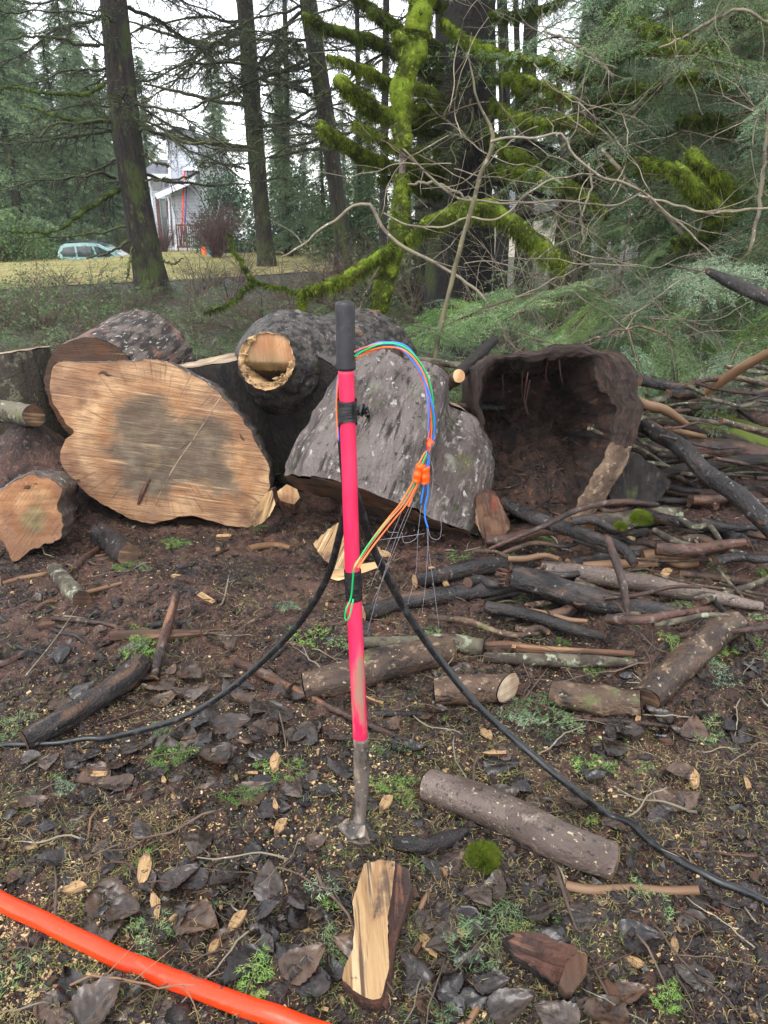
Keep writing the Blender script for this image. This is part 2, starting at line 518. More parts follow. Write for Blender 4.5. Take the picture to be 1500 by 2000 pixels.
M['black_bark'] = pm('black_bark', (28, 23, 20), [((13, 11, 10), 12, .42, .6, (1, 1, .2)), ((50, 40, 32), 30, .58, .72, (1, 1, .4)), ((54, 60, 20), 2.0, .50, .66, (1, 1, .4))],
                     rough=.85, bump=([(14, (1, 1, .2), 1), (50, (1, 1, .5), .5)], 1.0, .06))
M['mossy_trunk'] = pm('mossy_trunk', (76, 78, 36), [((44, 38, 26), 9, .44, .62, (1, 1, .25)), ((108, 118, 42), 5, .5, .68, (1, 1, .5)), ((92, 74, 50), 22, .6, .72, (1, 1, .3))],
                      rough=.9, bump=([(14, (1, 1, .3), 1), (60, (1, 1, .7), .7)], 1.0, .05))
# --- moss
M['moss'] = pm('moss', (110, 130, 36), [((62, 72, 24), 5, .4, .58), ((140, 152, 56), 26, .54, .68), ((46, 50, 22), 34, .56, .7), ((92, 80, 42), 3, .60, .74)], rough=.95, bump=([(60, (1, 1, 1), 1), (190, (1, 1, 1), .7)], 1.0, .02), spec=.2)
M['moss_dark'] = pm('moss_dark', (78, 94, 28), [((38, 46, 18), 6, .4, .6), ((108, 124, 42), 22, .55, .7)], rough=.95, bump=([(60, (1, 1, 1), 1), (190, (1, 1, 1), .7)], 1.0, .02), spec=.2)

# --- wood
def cutwood(name, base=(180, 138, 98), dark=(130, 88, 58), pale=(204, 170, 126), stain=None, saw=0.0, ring=2.6, sawdir=0.0, attr=None, rough=.75, cracks=0.0):
    t = NT(name); v = t.coord('rc')
    rings = t.noise(v, ring, kind='rings', dist=2.2, detail=2)
    col = t.mix(t.ramp(rings, .2, .9), lin(base), lin(pale))
    f = t.noise(v, 6, detail=5)
    col = t.mix(t.ramp(f, .45, .72), col, lin(dark))
    col = t.mix(t.ramp(t.noise(v, 2.3, detail=5), .38, .60, 0, .75), col, lin(tuple(.55 * x + .45 * y for x, y in zip(dark, (120, 100, 88)))))
    sv = t.n('ShaderNodeSeparateXYZ'); t.l(v, sv.inputs[0])
    an = t.math('ARCTAN2', sv.outputs[1], sv.outputs[0])
    cv = t.n('ShaderNodeCombineXYZ'); t.l(t.math('MULTIPLY', an, 26.0), cv.inputs[0]); t.l(t.math('MULTIPLY', t.math('ADD', t.math('ABSOLUTE', sv.outputs[0]), t.math('ABSOLUTE', sv.outputs[1])), 3.0), cv.inputs[1])
    col = t.mix(t.ramp(t.noise(cv.outputs[0], 1.0, detail=5), .54, .70, 0, .6), col, lin(tuple(x * .62 for x in dark)))
    h = t.math('MULTIPLY', rings, .5)
    if stain and attr:
        a = t.attr(attr)
        f2 = t.math('ADD', a, t.math('MULTIPLY', t.noise(v, 4.5, (1, 1.8, 1), detail=9, rough=.62, dist=.6), 1.25))
        k = t.ramp(f2, .86, 1.30)
        dk = t.mix(t.ramp(t.noise(v, 9, detail=6), .4, .66), lin(stain[0]), lin(stain[1]))
        dk = t.mix(t.ramp(t.noise(v, 4.5, (1, 1, 1), detail=3), .56, .7), dk, lin(stain[2]))
        dk = t.mix(t.math('MULTIPLY', t.ramp(rings, .5, .95), .30), dk, lin(tuple(x * .6 for x in stain[0])))
        col = t.mix(t.math('MULTIPLY', k, .86), col, dk)
        # rim of the stain, orange
        edge = t.math('MULTIPLY', t.ramp(f2, .72, .86), t.ramp(f2, 1.06, .86))
        col = t.mix(t.math('MULTIPLY', edge, .2), col, lin((156, 96, 40)))
    if saw:
        rot = t.n('ShaderNodeVectorRotate', rotation_type='Z_AXIS'); rot.inputs['Angle'].default_value = sawdir
        t.l(v, rot.inputs['Vector'])
        w = t.noise(rot.outputs[0], 1.0, (4.0, 100, 1), detail=6, rough=.7)
        w2 = t.noise(rot.outputs[0], 1.0, (2.0, 30, 1), detail=5)
        col = t.mix(t.ramp(w, .46, .62, 0, saw), col, lin((92, 66, 48)))
        col = t.mix(t.ramp(w2, .56, .70, 0, saw * .6), col, lin((236, 206, 160)))
        h = t.math('ADD', h, t.math('MULTIPLY', w, 1.6))
    sp = t.noise(v, 90, detail=4)
    col = t.mix(t.ramp(sp, .60, .74, 0, .6), col, lin((70, 50, 38)))
    h = t.math('ADD', h, t.math('MULTIPLY', t.noise(v, 120, detail=4), .8))
    t.setc(col); t.b.inputs['Roughness'].default_value = rough; t.b.inputs['Specular IOR Level'].default_value = .3
    t.bump(h, .7, .006)
    return t.m
M['cut_wood'] = cutwood('cut_wood')
M['cut_stained'] = cutwood('cut_stained', base=(178, 136, 98), dark=(128, 90, 66), pale=(200, 162, 122), stain=((78, 74, 66), (112, 104, 90), (120, 106, 74)), attr='stain', saw=.6, sawdir=-.17, ring=1.25)
M['cut_small'] = cutwood('cut_small', base=(160, 114, 80), dark=(120, 78, 54), pale=(182, 140, 102), stain=((118, 108, 74), (150, 136, 92), (92, 86, 64)), attr='stain', saw=.2, sawdir=.9, ring=2.4)
M['cut_dark'] = cutwood('cut_dark', base=(82, 54, 38), dark=(42, 30, 24), pale=(108, 74, 52), saw=.4)
M['cut_muddy'] = cutwood('cut_muddy', base=(84, 60, 46), dark=(44, 34, 28), pale=(112, 82, 60), saw=.3)
M['cut_pale'] = cutwood('cut_pale', base=(180, 158, 132), dark=(140, 112, 88), pale=(204, 186, 160), saw=.25)
M['split_wood'] = pm('split_wood', (172, 140, 98), [((132, 96, 62), 16, .42, .60, (1, 1, .08)), ((192, 168, 128), 34, .52, .64, (1, 1, .05)), ((84, 60, 42), 50, .55, .65, (1, 1, .05)), ((88, 68, 52), 9, .56, .70), ((64, 50, 42), 24, .62, .70)],
                     rough=.75, bump=([(40, (1, 1, .06), 1), (110, (1, 1, .15), .4)], 1.0, .01), rnd=.12)
M['split_orange'] = pm('split_orange', (96, 66, 46), [((58, 40, 32), 12, .42, .6, (1, 1, .12)), ((142, 108, 78), 20, .54, .68, (1, 1, .08)), ((54, 36, 28), 34, .56, .68, (1, 1, .12)), ((112, 56, 38), 6, .55, .7)],
                       rough=.7, bump=([(40, (1, 1, .08), 1), (110, (1, 1, .2), .4)], 1.0, .012), rnd=.15)
M['peeled'] = pm('peeled', (120, 92, 68), [((104, 74, 50), 10, .44, .66, (1, 1, .2)), ((160, 128, 94), 18, .56, .7, (1, 1, .15)), ((100, 70, 48), 30, .64, .74, (1, 1, .3))], rough=.6, bump=([(40, (1, 1, .1), 1)], .5, .006), rnd=.1)
M['red_bark_side'] = pm('red_bark_side', (86, 54, 42), [((50, 33, 28), 14, .42, .62, (1, 1, .2)), ((124, 84, 64), 24, .58, .7, (1, 1, .2)), ((46, 34, 30), 36, .58, .72)], rough=.7, bump=([(30, (1, 1, .2), 1), (90, (1, 1, 1), .5)], 1.0, .014))
M['rotten'] = pm('rotten', (64, 44, 34), [((28, 21, 17), 14, .42, .62, (1, 1, .3)), ((108, 74, 54), 26, .58, .72, (1, 1, .3)), ((124, 76, 44), 7, .67, .75)], rough=.85, bump=([(24, (1, 1, .25), 1), (80, (1, 1, 1), .7)], 1.0, .03))
M['muddy_rim'] = pm('muddy_rim', (70, 54, 46), [((44, 34, 30), 9, .42, .64), ((104, 84, 72), 26, .58, .7), ((44, 36, 32), 40, .6, .72), ((96, 62, 52), 5, .56, .7)], rough=.85, bump=([(30, (1, 1, 1), 1), (100, (1, 1, 1), .8)], 1.0, .015))
M['pale_rim'] = pm('pale_rim', (128, 106, 86), [((86, 68, 56), 9, .40, .6, (1, 1, .15)), ((176, 152, 126), 20, .55, .7, (1, 1, .12)), ((70, 56, 48), 40, .58, .72)], rough=.8, bump=([(30, (1, 1, .2), 1), (100, (1, 1, 1), .8)], .8, .012))

# --- ground
def ground_mat():
    t = NT('mud'); v = t.coord('pos')
    f1 = t.noise(v, 2.2, detail=6); f2 = t.noise(v, 9, detail=8); f3 = t.noise(v, 38, detail=6); f4 = t.noise(v, 120, detail=4)
    col = t.mix(t.ramp(f1, .38, .62), lin((48, 34, 30)), lin((98, 69, 59)))
    col = t.mix(t.ramp(f2, .48, .66), col, lin((24, 20, 19)))
    col = t.mix(t.ramp(f3, .54, .68), col, lin((112, 84, 72)))
    col = t.mix(t.ramp(f4, .58, .68), col, lin((22, 19, 18)))
    # sawdust patches: pale grains
    pm_ = t.ramp(t.noise(v, 1.7, detail=5), .46, .60)
    gr = t.ramp(t.noise(v, 170, kind='voronoi', detail=2), .36, .24)
    gr2 = t.ramp(t.noise(v, 60, detail=5), .50, .62)
    k = t.math('MULTIPLY', pm_, t.math('MULTIPLY', gr, gr2))
    col = t.mix(k, col, lin((190, 170, 134)))
    # forest floor beyond the pile
    sx = t.n('ShaderNodeSeparateXYZ'); t.l(v, sx.inputs[0])
    far = t.ramp(t.math('ADD', sx.outputs[1], t.math('MULTIPLY', f1, 2.0)), 5.2, 7.4)
    fl = t.mix(t.ramp(f2, .42, .62), lin((30, 28, 22)), lin((60, 56, 42)))
    fl = t.mix(t.ramp(t.noise(v, 24, detail=6), .52, .68), fl, lin((104, 92, 70)))
    fl = t.mix(t.ramp(t.noise(v, 3, detail=4), .52, .66), fl, lin((60, 76, 44)))
    col = t.mix(far, col, fl)
    t.setc(col)
    t.l(t.ramp(t.noise(v, 5.5, detail=7),   .40, .60, .10, .70), t.b.inputs['Roughness'])
    h = t.math('ADD', t.math('MULTIPLY', t.noise(v, 26, detail=8, rough=.7), 1.0), t.math('MULTIPLY', t.noise(v, 90, detail=6, rough=.7), .45))
    t.bump(h, 1.0, .03)
    return t.m
M['mud'] = ground_mat()
def lawn_mat():
    t = NT('lawn'); v = t.coord('pos')
    col = t.mix(t.ramp(t.noise(v, .5, detail=5), .38, .62), lin((152, 144, 100)), lin((176, 163, 118)))
    col = t.mix(t.ramp(t.noise(v, 2.2, detail=6), .5, .66), col, lin((120, 130, 82)))
    col = t.mix(t.ramp(t.noise(v, 14, detail=6), .52, .7), col, lin((118, 108, 68)))
    t.setc(col); t.b.inputs['Roughness'].default_value = .95; t.b.inputs['Specular IOR Level'].default_value = .1
    t.bump(t.noise(v, 30, detail=6), 1.0, .05)
    return t.m
M['lawn'] = lawn_mat()
M['crumb'] = pm('crumb', (46, 36, 32), [((26, 21, 20), 30, .45, .6), ((80, 62, 53), 50, .56, .68)], rough=.55, coord='pos', bump=([(150, (1, 1, 1), 1)], 1.0, .006))
M['flake'] = pm('flake', (40, 32, 29), [((24, 20, 19), 11, .4, .55), ((84, 62, 48), 23, .55, .66), ((118, 70, 44), 41, .64, .7), ((66, 60, 60), 31, .58, .66)], rough=.55, rlay=(25, .4, .6, .3, .8), coord='pos')
M['chip'] = pm('chip', (196, 168, 124), [((150, 112, 72), 9, .4, .62), ((224, 206, 168), 21, .54, .66), ((116, 88, 62), 37, .6, .7)], rough=.8, coord='pos')
M['litter'] = pm('litter', (150, 136, 92), [((104, 112, 56), 6, .42, .58), ((176, 156, 104), 15, .55, .66), ((92, 70, 48), 27, .55, .66)], rough=.8, coord='pos')
def leaf_mat(name, base, c2, c3, rough=.35):
    t = NT(name); v = t.coord('rc')
    sx = t.n('ShaderNodeSeparateXYZ'); t.l(v, sx.inputs[0])
    ay = t.math('ABSOLUTE', sx.outputs[1])
    col = t.mix(t.ramp(t.noise(v, 22, detail=5), .40, .64), lin(base), lin(c2))
    col = t.mix(t.ramp(t.noise(v, 60, detail=5), .55, .7), col, lin(c3))
    # veins: midrib and slanting side veins
    w = t.math('SINE', t.math('MULTIPLY', t.math('SUBTRACT', sx.outputs[0], t.math('MULTIPLY', ay, .8)), 420.0))
    vein = t.ramp(w, .86, .99)
    mid = t.ramp(ay, .0022, .0008)
    k = t.math('MAXIMUM', t.math('MULTIPLY', vein, .2), t.math('MULTIPLY', mid, .8))
    col = t.mix(k, col, lin(c2))
    col = t.rnd(.45, col)
    t.setc(col)
    t.l(t.ramp(t.noise(v, 40, detail=5), .38, .66, rough * .8, rough * 2.1), t.b.inputs['Roughness'])
    t.b.inputs['Specular IOR Level'].default_value = .5
    t.b.inputs['Coat Weight'].default_value = .22; t.b.inputs['Coat Roughness'].default_value = .16
    hh = t.math('ADD', t.math('MULTIPLY', w, -.05), t.noise(v, 45, detail=5))
    t.bump(hh, .6, .004)
    return t.m
M['leaf_dark'] = leaf_mat('leaf_dark', (22, 18, 18), (44, 36, 33), (12, 11, 11), .20)
M['leaf_brown'] = leaf_mat('leaf_brown', (48, 35, 28), (78, 58, 44), (26, 20, 18), .28)
M['leaf_grey'] = leaf_mat('leaf_grey', (44, 36, 32), (72, 60, 52), (24, 20, 19), .22)

# --- foliage
def needle_mat(name, a, b, c, rnd=.2):
    t = NT(name); v = t.coord('pos')
    col = t.mix(t.ramp(t.noise(v, 2.6, detail=4), .38, .62), lin(a), lin(b))
    col = t.mix(t.ramp(t.noise(v, 19, detail=3), .52, .68), col, lin(c))
    col = t.rnd(rnd, col)
    t.setc(col); t.b.inputs['Roughness'].default_value = .55; t.b.inputs['Specular IOR Level'].default_value = .35
    tr = t.n('ShaderNodeBsdfTranslucent'); t.l(col, tr.inputs['Color'])
    mx = t.n('ShaderNodeMixShader'); mx.inputs[0].default_value = .28
    t.l(t.b.outputs[0], mx.inputs[1]); t.l(tr.outputs[0], mx.inputs[2]); t.l(mx.outputs[0], t.out.inputs['Surface'])
    return t.m
M['needle'] = needle_mat('needle', (92, 126, 80), (134, 166, 112), (174, 190, 136), .28)
M['needle_bright'] = needle_mat('needle_bright', (98, 142, 66), (132, 170, 84), (164, 184, 108))
M['needle_blue'] = needle_mat('needle_blue', (108, 142, 112), (152, 180, 146), (186, 200, 164), .28)
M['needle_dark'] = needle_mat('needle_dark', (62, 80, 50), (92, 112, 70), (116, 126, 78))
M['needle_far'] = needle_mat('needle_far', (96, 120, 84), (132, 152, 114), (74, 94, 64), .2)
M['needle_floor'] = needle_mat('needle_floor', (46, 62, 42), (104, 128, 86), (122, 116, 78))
M['laurel'] = needle_mat('laurel', (50, 74, 54), (84, 112, 84), (128, 150, 126))
M['bush_green'] = needle_mat('bush_green', (62, 90, 54), (90, 118, 66), (112, 128, 76))
M['purple_twig'] = pm('purple_twig', (92, 66, 66), [((64, 44, 46), 5, .42, .62), ((116, 84, 76), 13, .56, .68)], rough=.8, coord='pos')
M['grass'] = needle_mat('grass', (150, 150, 86), (122, 136, 66), (182, 168, 112))

# --- made things
M['pink'] = pm('pink', (214, 36, 80), [((226, 60, 100), 14, .5, .7, (1, 1, .3)), ((206, 20, 66), 30, .58, .72, (1, 1, .2)), ((176, 92, 86), 22, .66, .72, (1, 1, .25))], rough=.42, rlay=(20, .4, .7, .3, .55), bump=([(80, (1, 1, .2), 1)], .15, .002))
def pink_muddy():
    t = NT('pink_muddy'); v = t.coord('rc')
    col = t.mix(t.ramp(t.noise(v, 14, LONG), .5, .7), lin((210, 32, 78)), lin((222, 54, 94)))
    f = t.math('ADD', t.noise(v, 26, (1, 1, .22), detail=6), t.math('MULTIPLY', t.attr('mud'), .5))
    col = t.mix(t.ramp(f, .66, .86), col, lin((150, 116, 98)))
    t.setc(col); t.l(t.ramp(f, .6, .8, .38, .85), t.b.inputs['Roughness'])
    return t.m
M['pink_muddy'] = pink_muddy()
M['rubber'] = pm('rubber', (38, 38, 42), [((70, 58, 50), 20, .56, .7, (1, 1, .4)), ((54, 54, 58), 60, .5, .7)], rough=.5, rlay=(30, .4, .7, .35, .7), bump=([(90, (1, 1, 1), 1)], .2, .002))
M['tape'] = pm('tape', (26, 26, 28), [((48, 48, 52), 30, .55, .7, (1, 1, 3))], rough=.3, rlay=(20, .4, .7, .2, .45), bump=([(30, (.6, .6, 4), 1)], .5, .004))
M['steel_mud'] = pm('steel_mud', (92, 83, 76), [((134, 120, 104), 22, .50, .62, (1, 1, .4)), ((46, 40, 37), 18, .50, .62, (1, 1, .5)), ((84, 62, 50), 12, .56, .68), ((150, 142, 132), 60, .62, .68)], rough=.7, rlay=(18, .4, .65, .4, .9), bump=([(60, (1, 1, .5), 1)], .5, .004))
M['orange_pipe'] = pm('orange_pipe', (228, 60, 20), [((240, 82, 38), 8, .5, .7, (1, 1, .3)), ((196, 54, 24), 26, .58, .72, (1, 1, .1)), ((150, 80, 54), 22, .62, .70, (1, 1, .4)), ((96, 66, 54), 60, .64, .69)], rough=.35, rlay=(20, .4, .7, .22, .5), bump=([(90, (1, 1, .05), 1)], .12, .002))
M['cable'] = pm('cable', (24, 25, 27), [((44, 46, 49), 30, .5, .7), ((72, 64, 56), 60, .64, .72)], rough=.4, rlay=(30, .4, .7, .25, .6))
def flat(name, c, rough=.5, metal=0.0, spec=.5, coat=0.0, v=.08):
    c2 = tuple(min(255, x * (1 + v) + 6) for x in c); c3 = tuple(x * (1 - 2 * v) for x in c)
    return pm(name, c, [(c2, 7, .5, .7), (c3, 22, .58, .74)], rough=rough, metal=metal, spec=spec, coat=coat)
M['w_orange'] = flat('w_orange', (240, 122, 62), .35)
M['w_green'] = flat('w_green', (20, 176, 92), .35)
M['w_blue'] = flat('w_blue', (40, 120, 214), .35)
M['w_brown'] = flat('w_brown', (190, 106, 80), .35)
M['w_slate'] = flat('w_slate', (100, 120, 190), .35)
M['flag_orange'] = flat('flag_orange', (250, 92, 24), .4)
def fibre():
    t = NT('fibre'); t.setc(lin((150, 150, 160))); t.b.inputs['Roughness'].default_value = .15
    t.b.inputs['Specular IOR Level'].default_value = .8
    return t.m
M['fibre'] = fibre()
# ------------------------------------------------------------------ ground: one sheet to the horizon, lawn on top
def build_ground():
    def axis(a, b, step, lo, hi, g):
        mid = np.arange(a, b + 1e-6, step)
        out, s, p = [], step, b
        while p < hi:
            s *= g; p += s; out.append(p)
        inn, s, p = [], step, a
        while p > lo:
            s *= g; p -= s; inn.append(p)
        return np.r_[inn[::-1], mid, out]
    xs = axis(-2.0, 2.0, .011, -115, 115, 1.09)
    ys = axis(.7, 4.7, .011, -14, 150, 1.07)
    X, Y = np.meshgrid(xs, ys)
    x, y = X.ravel(), Y.ravel()
    z = hg_exact(x, y)
    n, m = len(ys), len(xs)
    i = np.arange(n - 1)[:, None] * m; j = np.arange(m - 1)[None]
    F = np.stack([i + j, i + j + 1, i + m + j + 1, i + m + j], 2).reshape(-1, 4)
    mb = MB().add(np.stack([x, y, z], 1), F)
    tag(mb.obj('ground', M['mud']), kind='structure')
build_ground()

def build_lawn():
    xs = np.linspace(-46, 4.5, 120); ys = np.linspace(18.5, 62, 80)
    X, Y = np.meshgrid(xs, ys); x, y = X.ravel(), Y.ravel()
    # wavy near edge and right edge
    y = y + (1 - (y - 18.5) / 43.5) * (1.2 * fbm(np.stack([x * .3, 0 * x, 0 * x], 1), 3) + np.clip((x + 9) * .9, 0, 11))
    x = np.where(x > -2, x + .8 * fbm(np.stack([0 * y, y * .3, 0 * y], 1), 2), x)
    z = hg(x, y) + .02
    m = len(xs); n = len(ys)
    i = np.arange(n - 1)[:, None] * m; j = np.arange(m - 1)[None]
    F = np.stack([i + j, i + j + 1, i + m + j + 1, i + m + j], 2).reshape(-1, 4)
    tag(MB().add(np.stack([x, y, z], 1), F).obj('lawn', M['lawn']), kind='structure')
build_lawn()

# ------------------------------------------------------------------ logs and limbs
def ring_of(V, seg, k):
    return V[k * seg:(k + 1) * seg]

def limb(name, label, cat, pts, w, mat, ends=('cut_wood', 'cut_muddy'), end_names=('cut_end', 'cut_end'), group=None, seg=18, n=None, amp=.15, jag=(.0, .0), sink=.12, bare=True, ridge=0.0, knots=0, oval=.06, lift=0.0, oblique=(0, 0)):
    """pts: photo pixels along the centre line, on the ground where no distance is given"""
    P, Rr = [], []
    w = np.interp(np.linspace(0, 1, len(pts)), np.linspace(0, 1, len(w)), w)
    for q, ww in zip(pts, w):
        if len(q) == 3:
            p = At(*q)
        else:
            p = G(q[0], q[1], .03)
            r = ww / 2 * zd(p) / 1500
            p = G(q[0], q[1], max(.004, r * (1 - sink)) + lift)
        P.append(p); Rr.append(ww / 2 * zd(p) / 1500)
    PR = np.c_[np.array(P), np.array(Rr)]
    ln = np.linalg.norm(np.diff(PR[:, :3], axis=0), axis=1).sum()
    n = n or int(np.clip(ln / .02, 10, 70))
    PR = resample(PR, n)
    path, rad = PR[:, :3], PR[:, 3]
    path = path + rad[:, None] * .12 * np.stack([fbm(np.c_[np.arange(n) * .12, np.full(n, 3.1 * k), np.full(n, len(label) * 1.7)], 2) for k in range(3)], 1)
    if knots:
        for k in range(knots):
            u = rng.uniform(.1, .9) * (n - 1)
            rad = rad * (1 + .14 * np.exp(-((np.arange(n) - u) / (n * .03 + .6)) ** 2))
    rm = rad.mean()
    t = thing(name, label, cat, path[0], group)
    mb = MB()
    V = addtube(mb, path, rad, seg=seg, amp=amp * rm, freq=1.3 / rm, stretch=.4, cap=False, oval=oval, ridge=ridge * rm)
    T = nrm(np.gradient(path, axis=0))
    for k, (e, d) in enumerate(((0, -1), (n - 1, 1))):          # saw cuts that are not square to the limb
        if oblique[k]:
            for q in range(n):
                f = 1 - abs(q - e) / max(2, 1.6 * rm / (ln / n) + 1)
                if f <= 0: continue
                rg = V[q * seg:(q + 1) * seg]
                V[q * seg:(q + 1) * seg] = rg + T[e] * d * (oblique[k] * f) * ((rg - path[q]) @ np.array((0, 1.0, 0)))[:, None]
    mb.V[0] = V
    part(mb, 'bark', M[mat], t)
    for k, (e, d) in enumerate(((0, -1), (n - 1, 1))):
        if ends[k] is None: continue
        rg = ring_of(V, seg, e)
        if d > 0: rg = rg[::-1]
        V2, F2, rc2 = capdisc(rg, T[e] * d * rad[e] * .08, rings=5, jag=jag[k] * rad[e] + .05 * rad[e], freq=3.0 / rad[e], seed=rng.uniform(0, 9))
        eb = MB().add(V2, F2, rc2)
        if jag[k] > .5:                                    # torn fibres
            c = rg.mean(0)
            for q in range(16):
                a = rg[rng.integers(seg)]; p0 = c + (a - c) * rng.uniform(.1, .95)
                L = rad[e] * rng.uniform(.4, 1.5) * jag[k]
                addtube(eb, [p0 - T[e] * d * rad[e] * .3, p0 + T[e] * d * L * .5, p0 + T[e] * d * L + nrm(a - c) * L * rng.uniform(-.1, .25)], [rad[e] * .16, rad[e] * .12, rad[e] * .015], seg=5)
        part(eb, end_names[k], M[ends[k]], t)
    return t, path, rad, V

# ------------------------------------------------------------------ the big pile of rounds
def outline_log(name, label, poly, P0, nv, axis, length, facemat, barkmat, scale_end=1.0, subdiv=170, stain=None, face_jag=.005, bark_amp=.02, ridge=.012, cen=None, nlen=26, rings=34, bark_over=.006, attr='stain', cat='log'):
    """a round whose sawn face has a traced outline standing on its own plane; bark runs back along the axis"""
    nv = nrm(np.asarray(nv, float)); axis = nrm(np.asarray(axis, float))
    pts = np.array([onplane(px, py, P0, nv) for px, py in poly])
    pts = resample(np.vstack([pts, pts[:1]]), subdiv + 1)[:-1]
    c = pts.mean(0)
    u = nrm(np.cross(nv, (0, 0, 1.0))); v = np.cross(u, nv)
    if np.dot(v, (0, 0, 1)) < 0: v = -v; u = -u
    # rough edge
    s = np.arange(len(pts))
    rad = nrm(pts - c)
    pts = pts + rad * (.012 * fbm(np.c_[s * .35, s * 0, s * 0], 3))[:, None]
    t = thing(name, label, cat, (c[0], c[1], float(hg(c[0], c[1])[0])))
    # face
    cc = c if cen is None else onplane(cen[0], cen[1], P0, nv)
    V, rc = [], []
    for k in range(rings + 1):
        q = cc + (pts - cc) * (1 - k / rings)
        V.append(q); rc.append(np.stack([(q - cc) @ u, (q - cc) @ v, np.zeros(len(q))], 1))
    V = np.vstack(V); rc = np.vstack(rc)
    V = V - nv * 0 + nv[None] * (face_jag * fbm(rc * 14, 4) + face_jag * .6 * fbm(rc * np.array((4, 60, 1)), 2))[:, None]
    N = len(pts); j = np.arange(N); k2 = (j + 1) % N
    F = np.vstack([np.stack([k * N + j, k * N + k2, (k + 1) * N + k2, (k + 1) * N + j], 1) for k in range(rings)])
    attrs = None
    if stain is not None:
        sp = np.array([onplane(px, py, P0, nv) for px, py in stain])
        sp2 = np.stack([(sp - cc) @ u, (sp - cc) @ v], 1)
        d = polydist(rc[:, :2], sp2)
        attrs = {attr: 1 - sst(-.20, .13, d)}
    fo = part(MB().add(V, F, rc), 'cut_face', M[facemat], t, attrs=attrs)
    # bark
    mb = MB()
    s1 = np.linspace(0, 1, nlen)
    per = np.r_[0, np.cumsum(np.linalg.norm(np.diff(pts, axis=0), axis=1))]
    VV, RC = [], []
    for a in s1:
        sc = 1 + (scale_end - 1) * a
        q = c + (pts - c) * (1 + (sc - 1)) + axis * length * a
        rr = np.linalg.norm(pts - c, axis=1)
        ang = np.arctan2((pts - c) @ v, (pts - c) @ u)
        r0 = np.stack([rr * np.cos(ang), rr * np.sin(ang), np.full(N, length * a)], 1)
        disp = (.25 + .75 * min(1, a * 5)) * bark_amp * fbm(r0 * np.array((6, 6, 2.0)), 4) + (.15 + .85 * min(1, a * 5)) * ridge * (1 - 2 * np.abs(fbm(r0 * np.array((20, 20, 4)), 3))) + bark_over * min(1, a * 20)
        VV.append(q + rad * disp[:, None]); RC.append(r0)
    VV = np.vstack(VV); RC = np.vstack(RC)
    i = np.arange(nlen - 1)[:, None] * N; jj = j[None]; kk = k2[None]
    F = np.stack([i + kk, i + jj, i + N + jj, i + N + kk], 2).reshape(-1, 4)
    mb.add(VV, F, RC)
    V2, F2, rc2 = capdisc(VV[-N:], axis * .002, rings=4)
    mb.add(V2, F2, rc2)
    part(mb, 'bark', M[barkmat], t)
    return t, c, u, v, nv, pts

zA = lambda x, y: (x * .37333, 580 + y * .37333)
polyA = [zA(*p) for p in [(300, 338), (400, 338), (500, 341), (600, 337), (700, 334), (790, 330), (840, 332), (900, 350), (1000, 402), (1100, 468), (1180, 540), (1250, 620), (1320, 720), (1380, 830), (1408, 900), (1405, 960), (1408, 1000), (1370, 1090), (1320, 1190), (1260, 1206), (1200, 1198), (1100, 1168), (1000, 1142), (940, 1150), (880, 1170), (760, 1182), (700, 1165), (640, 1140), (560, 1100), (490, 1050), (400, 980), (345, 920), (315, 860), (313, 800), (336, 752), (384, 708), (344, 655), (290, 580), (258, 500), (260, 420), (276, 370)]]
stainA = [zA(*p) for p in [(590, 530), (700, 480), (860, 485), (905, 580), (960, 615), (1080, 600), (1180, 660), (1225, 760), (1245, 880), (1275, 1000), (1285, 1085), (1200, 1065), (1100, 1010), (980, 1005), (880, 1065), (780, 1055), (700, 1060), (600, 1030), (578, 950), (600, 890), (552, 840), (540, 760), (572, 700), (552, 620), (560, 560)]]
PA = At(300, 870, 4.02)
logA, cA, uA, vA, nA, ptsA = outline_log('sawn_log', 'large pale sawn round with a dark grey stain on its broad egg shaped face', polyA, PA, (.08, -1, .10), (-.02, .96, -.22), .42, 'cut_stained', 'grey_bark', scale_end=.93, stain=stainA, cen=zA(830, 770), rings=44, subdiv=220)
# crack and dirty gouges in the face
def face_stroke(pix, w, mat, name, parent, lift=.002):
    mb = MB()
    P = np.array([onplane(px, py, PA, nA) + nA * lift for px, py in pix])
    P = resample(P, 24)
    addtube(mb, P, np.interp(np.linspace(0, 1, 24), np.linspace(0, 1, len(w)), w), seg=6, amp=.002, freq=90)
    return part(mb, name, M[mat], parent)
face_stroke([zA(*p) for p in [(725, 1085), (740, 1040), (765, 985), (785, 950)]], (.006, .014, .012, .004), 'red_bark_side', 'gouge', logA)
face_stroke([zA(*p) for p in [(925, 810), (950, 790), (985, 760), (1000, 745)]], (.001, .003, .003, .001), 'cut_muddy', 'crack', logA, 0)
face_stroke([zA(*p) for p in [(1150, 530), (1080, 640), (1015, 740), (930, 860), (850, 1000), (780, 1150)]], (.004, .0035, .0035, .004, .002, .003), 'cut_pale', 'saw_ridge', logA, -.0015)
face_stroke([zA(*p) for p in [(510, 405), (540, 392), (565, 410), (590, 408)]], (.006, .012, .010, .004), 'cut_muddy', 'knot', logA, -.006)
face_stroke([zA(*p) for p in [(1250, 710), (1275, 750), (1290, 770)]], (.004, .010, .004), 'cut_muddy', 'knot', logA, -.004)

